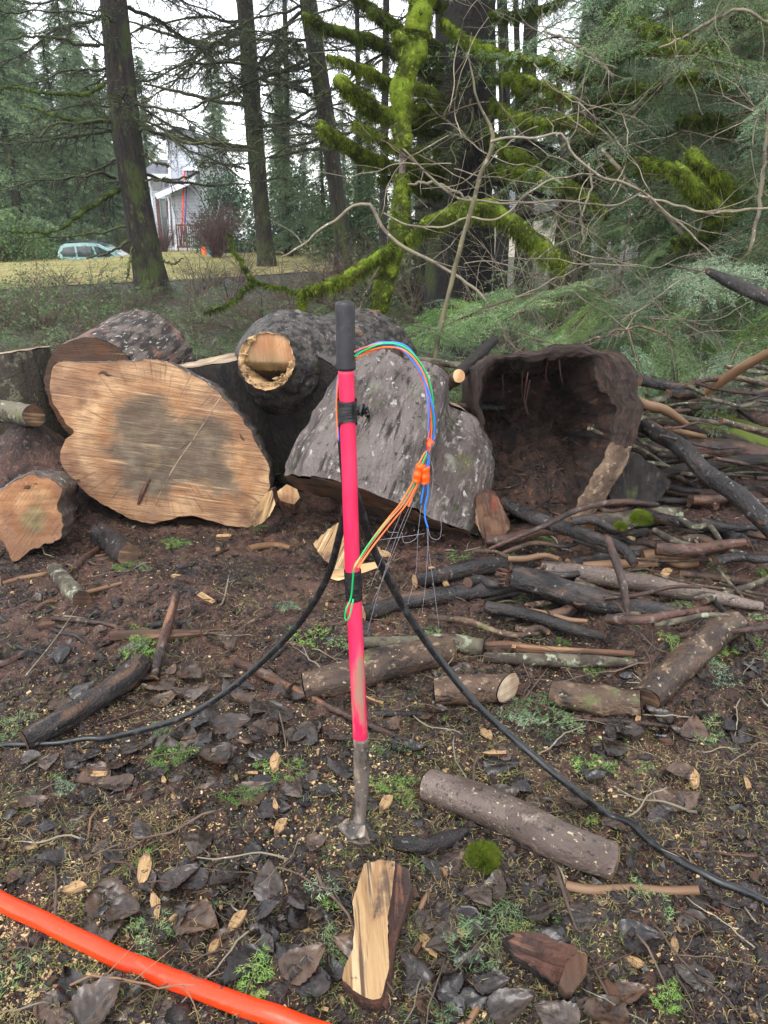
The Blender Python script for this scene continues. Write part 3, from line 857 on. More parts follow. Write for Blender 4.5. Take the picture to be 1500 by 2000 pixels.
# the bark covered round behind it
cB = At(196, 776, 4.62)
axB = nrm(np.array((.10, .97, .10)))
def round_log(name, label, c0, ax, r, L, barkmat, facemat, amp=.05, ridge=.03, seg=90, n=40, oval=.05, farmat=None, freq=2.2, taper=1.0, stretch=.3, base_z=None):
    ax = nrm(np.asarray(ax, float)); c0 = np.asarray(c0, float)
    path = c0 + ax * (np.linspace(0, L, n)[:, None])
    rad = r * np.linspace(1, taper, n)
    t = thing(name, label, 'log', (c0[0], c0[1], float(hg(c0[0], c0[1])[0])))
    mb = MB()
    V = addtube(mb, path, rad, seg=seg, amp=amp * r, freq=freq / r * .5, stretch=stretch, cap=False, oval=oval, ridge=ridge * r)
    part(mb, 'bark', M[barkmat], t)
    for e, d in ((0, -1), (n - 1, 1)):
        rg = ring_of(V, seg, e)
        if d > 0: rg = rg[::-1]
        V2, F2, rc2 = capdisc(rg, ax * d * .004, rings=14, jag=.012, freq=9)
        part(MB().add(V2, F2, rc2), 'cut_face', M[facemat if d < 0 else (farmat or facemat)], t)
    return t
round_log('bark_round', 'round log with white flecked furrowed bark lying behind the stained sawn round', cB, axB, .338, .78, 'ridged_bark', 'cut_dark', ridge=.05)

# small sawn log at the edge of the picture
zC = zA
polyC = [zC(*p) for p in [(-60, 1050), (0, 1012), (60, 970), (150, 930), (200, 935), (290, 970), (324, 1000), (320, 1040), (302, 1080), (300, 1120), (320, 1150), (316, 1260), (240, 1290), (160, 1330), (100, 1375), (60, 1370), (30, 1300), (0, 1268), (-70, 1240), (-100, 1150)]]
stC = [zC(*p) for p in [(190, 1010), (240, 1020), (262, 1070), (240, 1130), (244, 1200), (190, 1255), (150, 1250), (140, 1200), (105, 1140), (130, 1070), (165, 1060)]]
outline_log('sawn_log', 'small orange toned sawn log with a green heart stain and two tree ring knots', polyC, At(60, 1010, 3.52), (.22, -1, .12), (-.25, .95, -.28), .55, 'cut_small', 'grey_bark', stain=stC, cen=zC(195, 1100), subdiv=120, rings=26)

# upright rounds whose tops are seen edge on
def upright_round(label, px, py_top, Y, rpx, h, tilt, bark='dark_bark', face='cut_pale'):
    c = At(px, py_top, Y); r = rpx * zd(c) / 1500
    ax = nrm(np.array(tilt, float))
    round_log('upright_round', label, c, -ax, r, h, bark, face, amp=.08, ridge=.03, n=24)
upright_round('mossy dark round standing on end with a pale sawn top beside the white flecked log', -8, 692, 5.1, 100, .75, (-.12, .085, .98), 'moss_limb')
upright_round('dark round with a pale sawn top wedged between the stained round and the knotty log', 432, 702, 4.75, 88, .72, (-.16, .05, .98), 'dark_bark')
# small grey log low at the edge
limb('small_log', 'short grey log with a pale sawn end under the mossy upright round', 'log', [(-60, 800, 4.5), (20, 806, 4.4), (66, 812, 4.2)], (48, 46, 44), 'lichen_limb', ('cut_muddy', 'cut_dark'), seg=20)

# knotty log with the broken limb stub
def knotty_log():
    c0 = At(560, 812, 4.52); ax = nrm(np.array((.34, .93, .06)))
    r = .43
    t = thing('knotty_log', 'large grey scaly log with a hollow broken limb stub facing out', 'log', (c0[0], c0[1], float(hg(c0[0], c0[1])[0])))
    n, seg = 50, 90
    path = c0 + ax * np.linspace(0, 1.25, n)[:, None]
    mb = MB()
    V = addtube(mb, path, r * (1 + .08 * np.sin(np.linspace(0, 3.4, n))), seg=seg, amp=.08 * r, freq=3, stretch=.4, cap=False, ridge=.05 * r)
    part(mb, 'bark', M['scaly_bark'], t)
    V2, F2, rc2 = capdisc(ring_of(V, seg, 0), -ax * .004, rings=12, jag=.02)
    part(MB().add(V2, F2, rc2), 'cut_face', M['dark_bark'], t)
    V2, F2, rc2 = capdisc(ring_of(V, seg, n - 1)[::-1], ax * .004, rings=6, jag=.02)
    part(MB().add(V2, F2, rc2), 'cut_face', M['cut_dark'], t)
    # stub: a short limb pointing at the viewer, swelling into the log
    tip = At(521, 706, 4.18); d = nrm(np.array((-.10, -.94, .22)))
    sp = np.array([tip - d * .55, tip - d * .32, tip - d * .14, tip - d * .05, tip])
    sr = np.array([.34, .25, .175, .158, .150])
    q = resample(np.c_[sp, sr], 30)
    mb = MB(); seg = 70
    V = addtube(mb, q[:, :3], q[:, 3], seg=seg, amp=.016, freq=9, stretch=.4, cap=False, ridge=.01)
    so_ = part(mb, 'limb_stub', M['scaly_bark'], t)
    rg = ring_of(V, seg, 29)[::-1]
    c = rg.mean(0)
    # torn sapwood rim: upper part solid wood, lower part hollow
    mb = MB()
    e1 = nrm(np.cross(d, (0, 0, 1.0))); e2 = np.cross(e1, d)
    inner = []
    for p in rg:
        a = p - c
        zz_ = a @ np.array((0, 0, 1.0)); kk_ = len(inner); inner.append(c + a * ((.965 if zz_ > .0 and a[0] > -.06 else .78) + .03 * math.sin(kk_ * .35) * math.sin(kk_ * .13)))
    inner = np.array(inner)
    s = np.arange(seg)
    tooth = (.0 + .085 * fbm(np.c_[s * .22, s * 0, s * 0], 4, .6) + rng.normal(0, .003, seg))[:, None] * d
    low = (((rg - c) @ np.array((0, 0, 1.0))) < -.02)[:, None]
    left = (((rg - c) @ np.array((1.0, 0, 0))) < -.07)[:, None]
    top = rg * .5 + inner * .5 + np.where(low | left, tooth, d * .006)
    VV = np.vstack([rg, top, inner, inner - d * .22 + (c - inner) * .15])
    j = np.arange(seg); k = (j + 1) % seg
    F = np.vstack([np.stack([b * seg + j, b * seg + k, (b + 1) * seg + k, (b + 1) * seg + j], 1) for b in range(3)])
    rc = np.stack([(VV - c) @ e1, (VV - c) @ e2, (VV - c) @ d], 1)
    mb.add(VV, F, rc)
    for q in range(18):
        k_ = rng.integers(seg); a_ = rg[k_] - c
        if not (a_[2] < -.03 or a_[0] < -.08): continue
        b0 = c + a_ * rng.uniform(.68, .96); Ls = rng.uniform(.01, .09)
        addtube(mb, [b0 - d * .10, b0 - d * .02, b0 + d * Ls + a_ * rng.uniform(-.1, .1)], [.016, .012, .0015], seg=4)
    part(mb, 'torn_rim', M['split_wood'], t, sub=so_)
    # inner heart with growth rings, sloping from front at the top to deep at the bottom
    V2, F2, rc2 = capdisc(inner, np.zeros(3), rings=14, jag=0)
    zz = (V2 - c) @ e2; zz = zz * np.sign(e2[2])
    dep = sst(.0, -.10, zz) * .19 + .006 + .012 * fbm(rc2 * 22, 3)
    V2 = V2 - d * (dep[:, None] + .002)
    V2[:seg] = inner - d * (dep[:seg, None] + .002)
    deep = dep[F2].mean(1) > .085
    part(MB().add(V2, F2[~deep], rc2, 0).add(np.zeros((0, 3)), np.zeros((0, 4)), np.zeros((0, 3))), 'heartwood', M['cut_small'], t, sub=so_, attrs={'stain': np.clip(.55 - zz * 3, 0, 1)})
    part(MB().add(V2, F2[deep], rc2, 0), 'rotten_hollow', M['rotten'], t, sub=so_)
knotty_log()

# big lichen covered log that leans against the pile
def leaning_log():
    C0 = At(742, 992, 3.86); a = nrm(np.array((.31, .46, .82)))
    L = .76; n, seg = 60, 120
    s = np.linspace(0, 1, n)
    u = nrm(np.cross(a, (0, 1.0, 0))); v = np.cross(u, a)          # u to the side, v towards the back
    if u[0] < 0: u = -u
    if v[1] < 0: v = -v
    # cross-section leans so that the lower lip slopes in the picture
    th = np.linspace(0, 2 * np.pi, seg, endpoint=False)
    Rm = sst(5.15, 5.35, th) + (1 - sst(.6, 1.2, th)) * (th < 3); lobes = 1 + .05 * np.cos(2 * th + .4) + .05 * np.cos(3 * th + 1.0) - .24 * np.exp(-((np.abs((th - 5.22 + np.pi) % (2 * np.pi) - np.pi)) / .17) ** 2) - .05 * np.exp(-((np.abs((th - 5.22 + np.pi) % (2 * np.pi) - np.pi)) / .45) ** 2)
    VV, RC = [], []
    for k, q in enumerate(s):
        r = (.505 - .13 * q) * lobes * (1 - .10 * sst(.86, 1, q) - .03 * sst(.08, 0, q)) * (1 + .05 * math.sin(q * 3.1))
        x = r * np.cos(th); y = r * np.sin(th) * .86
        r0 = np.stack([x, y, np.full(seg, q * L)], 1)
        disp = .034 * fbm(r0 * np.array((5, 5, 2.2)), 4) + .024 * (1 - 2 * np.abs(fbm(r0 * np.array((17, 17, 2.2)), 3))) + .008 * fbm(r0 * np.array((30, 30, 22)), 2)
        f = 1 + disp / r
        c = C0 + a * L * q
        edge = .0
        edge = -.15 * sst(.45, 1, q) * Rm + .05 * sst(.6, 1, q) * fbm(np.c_[np.cos(th) * 2.5, np.sin(th) * 2.5, 0 * th + 4], 3)
        if q < .5: edge = edge -(.05 * fbm(np.c_[np.cos(th) * 2, np.sin(th) * 2, 0 * th], 3)) * (1 - q * 2)
        VV.append(c + u * (x * f)[:, None] + v * (y * f)[:, None] + a * (np.zeros(seg) + edge)[:, None]); RC.append(r0)
    VV = np.vstack(VV); RC = np.vstack(RC)
    t = thing('leaning_log', 'big lichen spotted grey log chunk tilted behind the pink handled tool', 'log', (C0[0], C0[1], 0))
    i = np.arange(n - 1)[:, None] * seg; j = np.arange(seg)[None]; k = (j + 1) % seg
    F = np.stack([i + j, i + k, i + seg + k, i + seg + j], 2).reshape(-1, 4)
    part(MB().add(VV, F, RC), 'bark', M['lichen_bark'], t)
    V2, F2, rc2 = capdisc(VV[:seg], -a * .004, rings=16, jag=.02, freq=12)
    part(MB().add(V2, F2, rc2), 'cut_face', M['cut_dark'], t)
    V2, F2, rc2 = capdisc(VV[-seg:][::-1], a * .004, rings=12, jag=.02)
    part(MB().add(V2, F2, rc2), 'cut_face', M['cut_pale'], t)
    # scraped patch
    return t
leaning_log()

# hollow log
def hollow_log():
    P0 = At(1090, 1040, 3.92); nv = nrm(np.array((-.10, -1, .04)))
    ax = nrm(np.array((-.02, .97, -.20))); L = .85
    zi = lambda x, y: (900 + x * .4, 580 + y * .4)
    outer = [zi(*p) for p in [(80, 345), (150, 285), (270, 262), (400, 246), (520, 240), (620, 243), (700, 255), (760, 278), (815, 322), (845, 380), (868, 450), (880, 560), (862, 680), (825, 800), (765, 900), (690, 1010), (610, 1110), (520, 1185), (400, 1200), (250, 1200), (120, 1170), (60, 1050), (62, 800), (76, 600), (80, 450)]]
    inner = [zi(*p) for p in [(104, 372), (160, 340), (280, 312), (400, 300), (500, 296), (580, 294), (640, 300), (658, 345), (668, 400), (704, 455), (742, 492), (738, 560), (728, 620), (712, 720), (680, 800), (640, 880), (600, 950), (540, 1040), (480, 1090), (380, 1110), (250, 1105), (140, 1080), (92, 1000), (90, 800), (98, 600), (102, 470)]]
    N = 280
    def ring(poly, jit, seed):
        p = np.array([onplane(px, py, P0, nv) for px, py in poly])
        p = resample(np.vstack([p, p[:1]]), N + 1)[:-1]
        s = np.arange(N)
        c = p.mean(0)
        return p + nrm(p - c) * (jit * fbm(np.c_[s * .11, s * 0 + seed, s * 0], 4))[:, None]
    O, I = ring(outer, .03, 1), ring(inner, .05, 5)
    c = O.mean(0)
    t = thing('hollow_log', 'hollow rotten log shell standing open with a thick muddy rim', 'log', (c[0], c[1], float(hg(c[0], c[1])[0])))
    j = np.arange(N); k = (j + 1) % N
    u = np.array((1.0, 0, 0)); v = np.array((0, 0, 1.0))
    # rim
    V, rc = [], []
    m = 16
    for q in np.linspace(0, 1, m):
        p = O + (I - O) * q
        r0 = np.stack([(p - c) @ u, (p - c) @ v, np.full(N, q)], 1)
        p = p + nv * (.012 * fbm(r0 * np.array((9, 9, 3)), 4) + .028 * math.sin(q * math.pi) + .010 * fbm(r0 * np.array((38, 38, 9)), 3) + .008 * np.abs(fbm(r0 * np.array((80, 80, 20)), 2)))[:, None]
        V.append(p); rc.append(r0)
    V = np.vstack(V); rc = np.vstack(rc)
    F = np.vstack([np.stack([b * N + j, b * N + k, (b + 1) * N + k, (b + 1) * N + j], 1) for b in range(m - 1)])
    fz = V[F].mean(1)[:, 2]; fx = V[F].mean(1)[:, 0]
    low = (fz < .50 + .06 * fbm(V[F].mean(1) * 7, 2)) & (fx > c[0] + .05)
    mb = MB().add(V, F[~low], rc, 0); mb.add(V, F[low], rc, 1)
    part(mb, 'rim', [M['muddy_rim'], M['pale_rim']], t)
    # outside bark
    V, rc = [], []
    n = 26
    for q in np.linspace(0, 1, n):
        p = c + (O - c) * (1 - .06 * q) + ax * L * q
        r0 = np.stack([(O - c) @ u, (O - c) @ v, np.full(N, q * L)], 1)
        p = p + nrm(O - c) * (.03 * fbm(r0 * np.array((7, 7, 3)), 4) * min(1, q * 8))[:, None]
        V.append(p); rc.append(r0)
    V = np.vstack(V); rc = np.vstack(rc)
    F = np.vstack([np.stack([b * N + k, b * N + j, (b + 1) * N + j, (b + 1) * N + k], 1) for b in range(n - 1)])
    mb = MB().add(V, F, rc)
    V2, F2, rc2 = capdisc(V[-N:], ax * .003, rings=5, jag=.03); mb.add(V2, F2, rc2)
    part(mb, 'bark', M['muddy_rim'], t)
    # inside
    V, rc = [], []
    ci = I.mean(0)
    for q in np.linspace(0, 1, n):
        p = ci + (I - ci) * (1 - .16 * q) + ax * (L * .86) * q
        p = p + (np.roll(p, 3, 0) + np.roll(p, -3, 0) + np.roll(p, 6, 0) + np.roll(p, -6, 0) - 4 * p) * .2 * min(1, q * 3)
        r0 = np.stack([(I - c) @ u, (I - c) @ v, np.full(N, q * L)], 1)
        p = p - nrm(I - ci) * ((.07 * fbm(r0 * np.array((8, 8, 7)), 4) + .05 * np.abs(fbm(r0 * np.array((22, 22, 14)), 4))) * min(1, q * 6))[:, None]
        V.append(p); rc.append(r0)
    V = np.vstack(V); rc = np.vstack(rc)
    F = np.vstack([np.stack([b * N + j, b * N + k, (b + 1) * N + k, (b + 1) * N + j], 1) for b in range(n - 1)])
    mb = MB().add(V, F, rc)
    V2, F2, rc2 = capdisc(V[-N:], -ax * .001, rings=10, jag=.09, freq=9); mb.add(V2, F2, rc2)
    part(mb, 'cavity', M['rotten'], t)
    # rotten wood fallen inside
    xs = np.linspace(-.38, .34, 60); ys = np.linspace(0, .8, 50)
    X, Y = np.meshgrid(xs, ys); x, y = X.ravel(), Y.ravel()
    q = np.stack([x, y, 0 * x], 1)
    base = At(1075, 1010, 3.95)
    h = .10 + .42 * sst(-.1, .75, y) * (1 - .35 * np.abs(x) / .38) + .10 * fbm(q * 5, 4) + .05 * fbm(q * 16, 3) + .03 * np.abs(fbm(q * 40, 2))
    VV = np.stack([base[0] - .06 + x, base[1] - .03 + y, h - .02], 1)
    mm = len(xs); i = np.arange(len(ys) - 1)[:, None] * mm; jj = np.arange(mm - 1)[None]
    F = np.stack([i + jj, i + jj + 1, i + mm + jj + 1, i + mm + jj], 2).reshape(-1, 4)
    mb = MB().add(VV, F, VV * 1.0)
    for q in range(420):
        p = VV[rng.integers(len(VV))] + (0, 0, .006); dd = nrm(rng.normal(0, 1, 3) * (1, 1, .5)); l = rng.uniform(.015, .07)
        addtube(mb, [p - dd * l, p, p + dd * l], [.001, rng.uniform(.003, .009), .001], seg=4, m=1 if rng.random() < .3 else 0)
    part(mb, 'rotten_wood', [M['rotten'], M['brown_limb']], t)
    # hanging roots and shreds
    mb = MB()
    for px, py, L2 in [(1030, 745, .2), (1034, 760, .16), (1020, 740, .12), (1073, 700, .14), (1090, 715, .1), (980, 750, .12), (1140, 730, .12)]:
        p = At(px, py, 4.0 + rng.uniform(.0, .3))
        addtube(mb, resample([p + (0, 0, .05), p - (rng.normal(0, .01), 0, L2 * .5), p - (rng.normal(0, .02), 0, L2)], 8), np.linspace(.0045, .001, 8), seg=5, amp=.002, freq=60)
    part(mb, 'root_shred', M['red_bark_side'], t)
hollow_log()

# bark slab beside the hollow log
def chunk(name, label, cat, poly, P0, nv, axis, depth, face, side, group=None, jag=.012, taper=.9, face_name='split_face', side_name='bark', stretchdir=None, N=70):
    """a split or torn piece: traced front outline on its own plane, real thickness behind"""
    nv = nrm(np.asarray(nv, float)); axis = nrm(np.asarray(axis, float))
    p = np.array([onplane(px, py, P0, nv) for px, py in poly])
    p = np.vstack([p, p[:1]])
    d = np.r_[0, np.cumsum(np.linalg.norm(np.diff(p, axis=0), axis=1))]
    uu = np.linspace(0, d[-1], N, endpoint=False)
    p = np.stack([np.interp(uu, d, p[:, k]) for k in range(3)], 1)
    c = p.mean(0)
    g = nrm(np.cross(nv, (1.0, 0, 0)) if stretchdir is None else np.asarray(stretchdir, float)); g = nrm(g - nv * np.dot(g, nv)); u = np.cross(g, nv)
    p = p + nrm(p - c) * (.35 * jag * fbm(np.c_[np.arange(N) * .7, np.zeros(N), np.full(N, c[0] * 9)], 3))[:, None]
    t = thing(name, label, cat, (c[0], c[1], float(hg(c[0], c[1])[0])), group)
    V, rc = [], []
    rings = 12
    for k in range(rings + 1):
        q = c + (p - c) * (1 - k / rings)
        r0 = np.stack([(q - c) @ u, np.zeros(N), (q - c) @ g], 1)
        V.append(q + nv * (jag * fbm(np.stack([r0[:, 0] * 60, r0[:, 2] * 8, r0[:, 1]], 1), 4) + jag * fbm(r0 * 14, 3))[:, None]); rc.append(r0)
    V = np.vstack(V); rc = np.vstack(rc)
    j = np.arange(N); k2 = (j + 1) % N
    F = np.vstack([np.stack([k * N + j, k * N + k2, (k + 1) * N + k2, (k + 1) * N + j], 1) for k in range(rings)])
    part(MB().add(V, F, rc), face_name, M[face], t)
    VV, RC = [], []
    n = 8
    for a in np.linspace(0, 1, n):
        q = c + (p - c) * (1 - (1 - taper) * a ** 2) + axis * depth * a
        r0 = np.stack([(q - c) @ u, (q - c) @ nv, (q - c) @ g], 1)
        VV.append(V[:N] if a == 0 else q + nrm(p - c) * (jag * .8 * fbm(r0 * 18, 3))[:, None]); RC.append(r0)
    VV = np.vstack(VV); RC = np.vstack(RC)
    F = np.vstack([np.stack([b * N + k2, b * N + j, (b + 1) * N + j, (b + 1) * N + k2], 1) for b in range(n - 1)])
    mb = MB().add(VV, F, RC)
    V2, F2, rc2 = capdisc(VV[-N:], axis * .001, rings=3); mb.add(V2, F2, rc2)
    part(mb, side_name, M[side], t)
    return t
zi = lambda x, y: (900 + x * .4, 580 + y * .4)
chunk('bark_slab', 'dark triangular bark slab leaning on the hollow log', 'bark', [zi(*p) for p in [(850, 758), (900, 790), (985, 850), (1028, 905), (1000, 960), (960, 1000), (860, 1010), (740, 1000), (720, 960), (790, 850)]], At(1250, 960, 4.0), (.1, -1, .35), (0, .9, -.2), .16, 'dark_bark', 'lichen_bark', jag=.02)
chunk('split_chunk', 'orange splintered wood chunk standing between the leaning log and the hollow log', 'wood chunk', [zi(*p) for p in [(75, 980), (130, 955), (180, 975), (215, 1050), (243, 1110), (215, 1170), (170, 1205), (110, 1180), (70, 1100)]], At(962, 1010, 3.62), (-.2, -1, .3), (0, .95, -.1), .16, 'split_orange', 'red_bark_side', jag=.02, stretchdir=(.3, 0, -1))
chunk('split_chunk', 'pale splinter slab under the lower corner of the stained round', 'wood chunk', [(490, 1018), (497, 996), (520, 962), (532, 957), (538, 985), (527, 1008), (512, 1022), (496, 1030)], At(512, 1000, 3.83), (.3, -1, .2), (.1, .9, 0), .10, 'split_wood', 'red_bark_side', jag=.008, stretchdir=(.4, 0, 1))
chunk('split_chunk', 'flat pale wood chip slab lying beside the leaning log foot', 'wood chunk', [(538, 962), (560, 946), (580, 955), (586, 972), (574, 985), (548, 978)], At(560, 966, 4.05), (.2, -1, .8), (.0, .4, -.9), .08, 'cut_wood', 'split_orange', jag=.006)
chunk('split_block', 'pale end grain split block standing just behind the pink handled tool', 'wood chunk', [(612, 1062), (640, 1034), (660, 1020), (672, 1040), (680, 1080), (676, 1128), (650, 1130), (640, 1100), (626, 1085)], At(645, 1080, 3.32), (-.25, -1, .45), (.1, .8, -.3), .12, 'split_wood', 'red_bark_side', jag=.014, stretchdir=(.4, 0, 1))
chunk('split_slab', 'flat pale broken slab on the mud behind the pink shaft', 'wood chunk', [(645, 1112), (680, 1106), (740, 1096), (746, 1106), (700, 1122), (660, 1134), (640, 1128)], At(690, 1115, 3.2), (0, -.7, .7), (0, .6, -.7), .03, 'split_wood', 'split_orange', jag=.005, stretchdir=(1, 0, 0))
chunk('sawn_chunk', 'pink tinged sawn chunk on top of the leaning log', 'wood chunk', [(690, 688), (720, 682), (762, 684), (766, 704), (740, 712), (700, 708)], At(735, 700, 4.9), (0, -1, .3), (.2, .9, -.2), .2, 'cut_wood', 'red_bark_side', jag=.01)
chunk('splinter', 'tall pale pointed splinter stuck upright among the fallen limbs', 'wood chunk', [(930, 1316), (934, 1290), (938, 1258), (944, 1248), (950, 1275), (952, 1295), (960, 1300), (958, 1318)], At(944, 1290, 2.72), (.1, -1, .3), (.1, .9, -.1), .03, 'split_wood', 'split_orange', jag=.003, stretchdir=(.1, 0, 1), N=50)
# split plank at the front
chunk('split_plank', 'thick pale split plank with red bark along one edge lying near the orange conduit', 'wood plank', [(712, 1684), (745, 1678), (772, 1680), (766, 1740), (757, 1790), (758, 1830), (760, 1890), (744, 1952), (722, 1950), (690, 1932), (668, 1915), (672, 1890), (690, 1850), (692, 1800), (688, 1760), (700, 1720)], G(725, 1810, .07), (.05, -.30, .95), (.03, .1, -.98), .085, 'split_wood', 'red_bark_side', jag=.008, stretchdir=(.12, -1, 0), taper=.95, N=110)
chunk('bark_strip', 'reddish bark strip along the side of the pale split plank', 'bark', [(774, 1680), (800, 1700), (806, 1730), (790, 1780), (772, 1840), (764, 1900), (756, 1968), (744, 1960), (760, 1890), (760, 1830), (759, 1790), (768, 1740)], G(775, 1800, .045), (.35, -.3, .9), (.1, .1, -.98), .05, 'red_bark_side', 'red_bark_side', jag=.012, stretchdir=(.1, -1, 0), N=90)
chunk('bark_chunk', 'muddy reddish bark chunk half covered by leaves near the peeled stick', 'bark chunk', [(985, 1830), (1010, 1818), (1060, 1822), (1085, 1838), (1130, 1850), (1148, 1868), (1146, 1900), (1120, 1938), (1092, 1925), (1070, 1905), (1030, 1880), (1000, 1862)], G(1075, 1880, .05), (.2, -.45, .87), (0, .3, -.9), .07, 'red_bark_side', 'dark_bark', jag=.022, stretchdir=(.9, -.3, 0))
chunk('wood_chip_slab', 'dark reddish plank end resting on the muddy bark chunk', 'bark', [(1092, 1920), (1108, 1880), (1132, 1858), (1148, 1868), (1146, 1900), (1120, 1938), (1105, 1938)], G(1122, 1900, .09), (.5, -.5, .7), (0, .3, -.9), .05, 'cut_dark', 'cut_dark', jag=.004)
EXC = [(-60, 1735, 140, 1828, 62), (140, 1828, 420, 1945, 62), (420, 1945, 700, 2020, 62), (835, 1530, 1195, 1685, 60), (1100, 1733, 1370, 1738, 26), (740, 1690, 715, 1960, 70), (692, 1440, 700, 1650, 34), (-50, 1455, 380, 1390, 16), (1000, 1440, 1500, 1766, 18), (985, 1830, 1140, 1900, 40)]
def covered(px, py):
    for x0, y0, x1, y1, w in EXC:
        t = max(0, min(1, ((px - x0) * (x1 - x0) + (py - y0) * (y1 - y0)) / ((x1 - x0) ** 2 + (y1 - y0) ** 2)))
        if math.hypot(px - x0 - t * (x1 - x0), py - y0 - t * (y1 - y0)) < w: return True
    return False
# ------------------------------------------------------------------ fallen limbs
FG = None
def fl(label, pts, w, mat, ends=('cut_wood', 'cut_muddy'), cat='fallen limb', name='fallen_limb', **k):
    return limb(name, label, cat, pts, w, mat, ends, **k)
fl('long dark wet limb sloping down from the hollow log', [(1236, 820, 4.35), (1290, 850, 4.15), (1332, 876, 4.0), (1380, 924, 3.8), (1440, 968, 3.62), (1500, 1024, 3.45), (1560, 1090, 3.3)], (30, 34, 38, 40), 'wet_bark')
fl('mossy limb running behind the long dark wet limb', [(1240, 806, 4.75), (1310, 822, 4.7), (1380, 838, 4.6), (1450, 860, 4.5), (1540, 890, 4.4)], (28, 34, 36), 'moss_limb')
fl('upper mossy limb with pale lichen patches on the brush pile', [(1255, 798, 5.1), (1330, 800, 5.0), (1420, 824, 4.9), (1540, 862, 4.8)], (18, 24, 26), 'moss_limb')
fl('thick reddish limb under the mossy limbs', [(1225, 892, 4.6), (1300, 884, 4.5), (1420, 880, 4.4), (1560, 905, 4.3)], (50, 44, 40), 'red_limb')
fl('reddish brown limb with a black wet end', [(1314, 964), (1380, 968), (1450, 968), (1560, 972)], (26, 26, 24), 'red_limb', ('cut_muddy', 'cut_wood'))
fl('big red barked limb at the top of the brush pile', [(1425, 835, 5.3), (1470, 826, 5.2), (1560, 822, 5.1)], (26, 46, 50), 'red_limb')
fl('black wet limb poking out below the hollow log', [(985, 984, 3.75), (1060, 1016, 3.55), (1140, 1044, 3.38), (1212, 1070, 3.25), (1240, 1102, 3.15)], (24, 30, 24, 16), 'wet_bark')
fl('thin curved peeled stick leaning across the hollow log', [(956, 1072, 3.25), (1060, 1028, 3.3), (1140, 992, 3.42), (1220, 980, 3.5), (1284, 986, 3.6)], (7, 12, 13, 9), 'red_limb', ('cut_wood', 'cut_wood'), seg=8)
fl('lichen covered log piece under the thin curved peeled stick', [(1150, 1028), (1240, 1014), (1326, 1006)], (36, 40, 36), 'lichen_limb')
fl('grey limb lying below the lichen covered log piece', [(1110, 1102), (1200, 1084), (1300, 1068), (1404, 1044)], (22, 30, 28, 24), 'wet_bark')
fl('black wet limb curving into the broken limb', [(812, 1134), (887, 1117), (967, 1104), (1040, 1104)], (26, 34, 34, 30), 'wet_bark')
fl('long bare tan limb tapering away from the black curved limb', [(1060, 1110), (1130, 1120), (1233, 1136), (1360, 1160), (1490, 1186)], (30, 34, 36, 30, 18), 'smooth_limb', ('split_orange', 'cut_muddy'), jag=(.6, 0))
fl('broken limb with a torn orange end and black bark', [(1003, 1126, 3.06), (1050, 1138, 3.02), (1100, 1156, 2.98), (1180, 1178, 2.92), (1287, 1196, 2.86), (1390, 1224, 2.8)], (46, 50, 48, 40, 24), 'wet_bark', ('split_orange', 'cut_muddy'), end_names=('torn_end', 'cut_end'), jag=(1.1, 0))
fl('grey mottled limb under the black curved limb', [(710, 1196), (807, 1172), (913, 1156), (1030, 1144)], (30, 32, 32, 26), 'wet_bark')
fl('upright reddish stick propped over the fallen limbs', [(1187, 1050, 3.02), (1202, 1095, 2.95), (1217, 1140, 2.86), (1232, 1236, 2.74), (1258, 1328, 2.6)], (13, 17, 15, 14), 'red_limb', ('split_orange', 'cut_wood'), seg=10, jag=(.8, 0))
fl('brown knotty log just behind the pink shaft', [(598, 1338), (660, 1322), (740, 1300), (810, 1284), (874, 1268)], (54, 60, 62, 60, 56), 'brown_limb', ('cut_muddy', 'cut_wood'), knots=2, seg=28)
fl('mossy brown log with a round pale sawn end', [(848, 1350), (900, 1348), (950, 1347), (992, 1346)], (56, 60, 60, 58), 'brown_limb', ('cut_muddy', 'cut_pale'), seg=28, oblique=(0, .6))
fl('brown notched log beside the pale ended log', [(1080, 1352), (1130, 1360), (1180, 1368), (1252, 1374)], (44, 52, 52, 50), 'brown_limb', ('cut_muddy', 'cut_muddy'), knots=3, seg=24)
fl('brown log slanting up toward the dirt mound', [(1262, 1366), (1310, 1318), (1370, 1262), (1436, 1214)], (58, 60, 58, 54), 'brown_limb', ('cut_muddy', 'cut_muddy'), seg=28, oblique=(.3, 0))
fl('thin lichen limb between the splinter and the slanting log', [(950, 1284), (1040, 1288), (1140, 1290), (1244, 1296)], (22, 26, 26, 18), 'lichen_limb')
fl('lichen covered limb behind the brown knotty log', [(706, 1256), (790, 1256), (870, 1254), (940, 1266)], (24, 30, 34, 40), 'lichen_limb', seg=18)
fl('orange split limb in the mud beyond the splinter', [(948, 1264), (990, 1262), (1030, 1268), (1100, 1272), (1240, 1278)], (20, 22, 16, 12), 'split_orange', ('split_orange', 'split_orange'), jag=(.8, .8))
fl('stout smooth grey log lying across the mud below the cable', [(838, 1532), (900, 1552), (1000, 1594), (1100, 1644), (1192, 1682)], (66, 76, 80, 80, 76), 'smooth_limb', ('cut_dark', 'cut_wood'), seg=40, sink=.2, amp=.07)
fl('straight peeled orange stick on the mud', [(1106, 1730), (1160, 1738), (1240, 1736), (1300, 1740), (1366, 1738)], (19, 18, 18, 17, 17), 'peeled', ('cut_wood', 'cut_wood'), seg=12)
fl('half buried dark log at the cable end', [(48, 1448), (120, 1408), (200, 1358), (250, 1322), (278, 1296)], (42, 48, 48, 50, 46), 'wet_bark', ('cut_muddy', 'split_orange'), seg=24, jag=(0, .7))
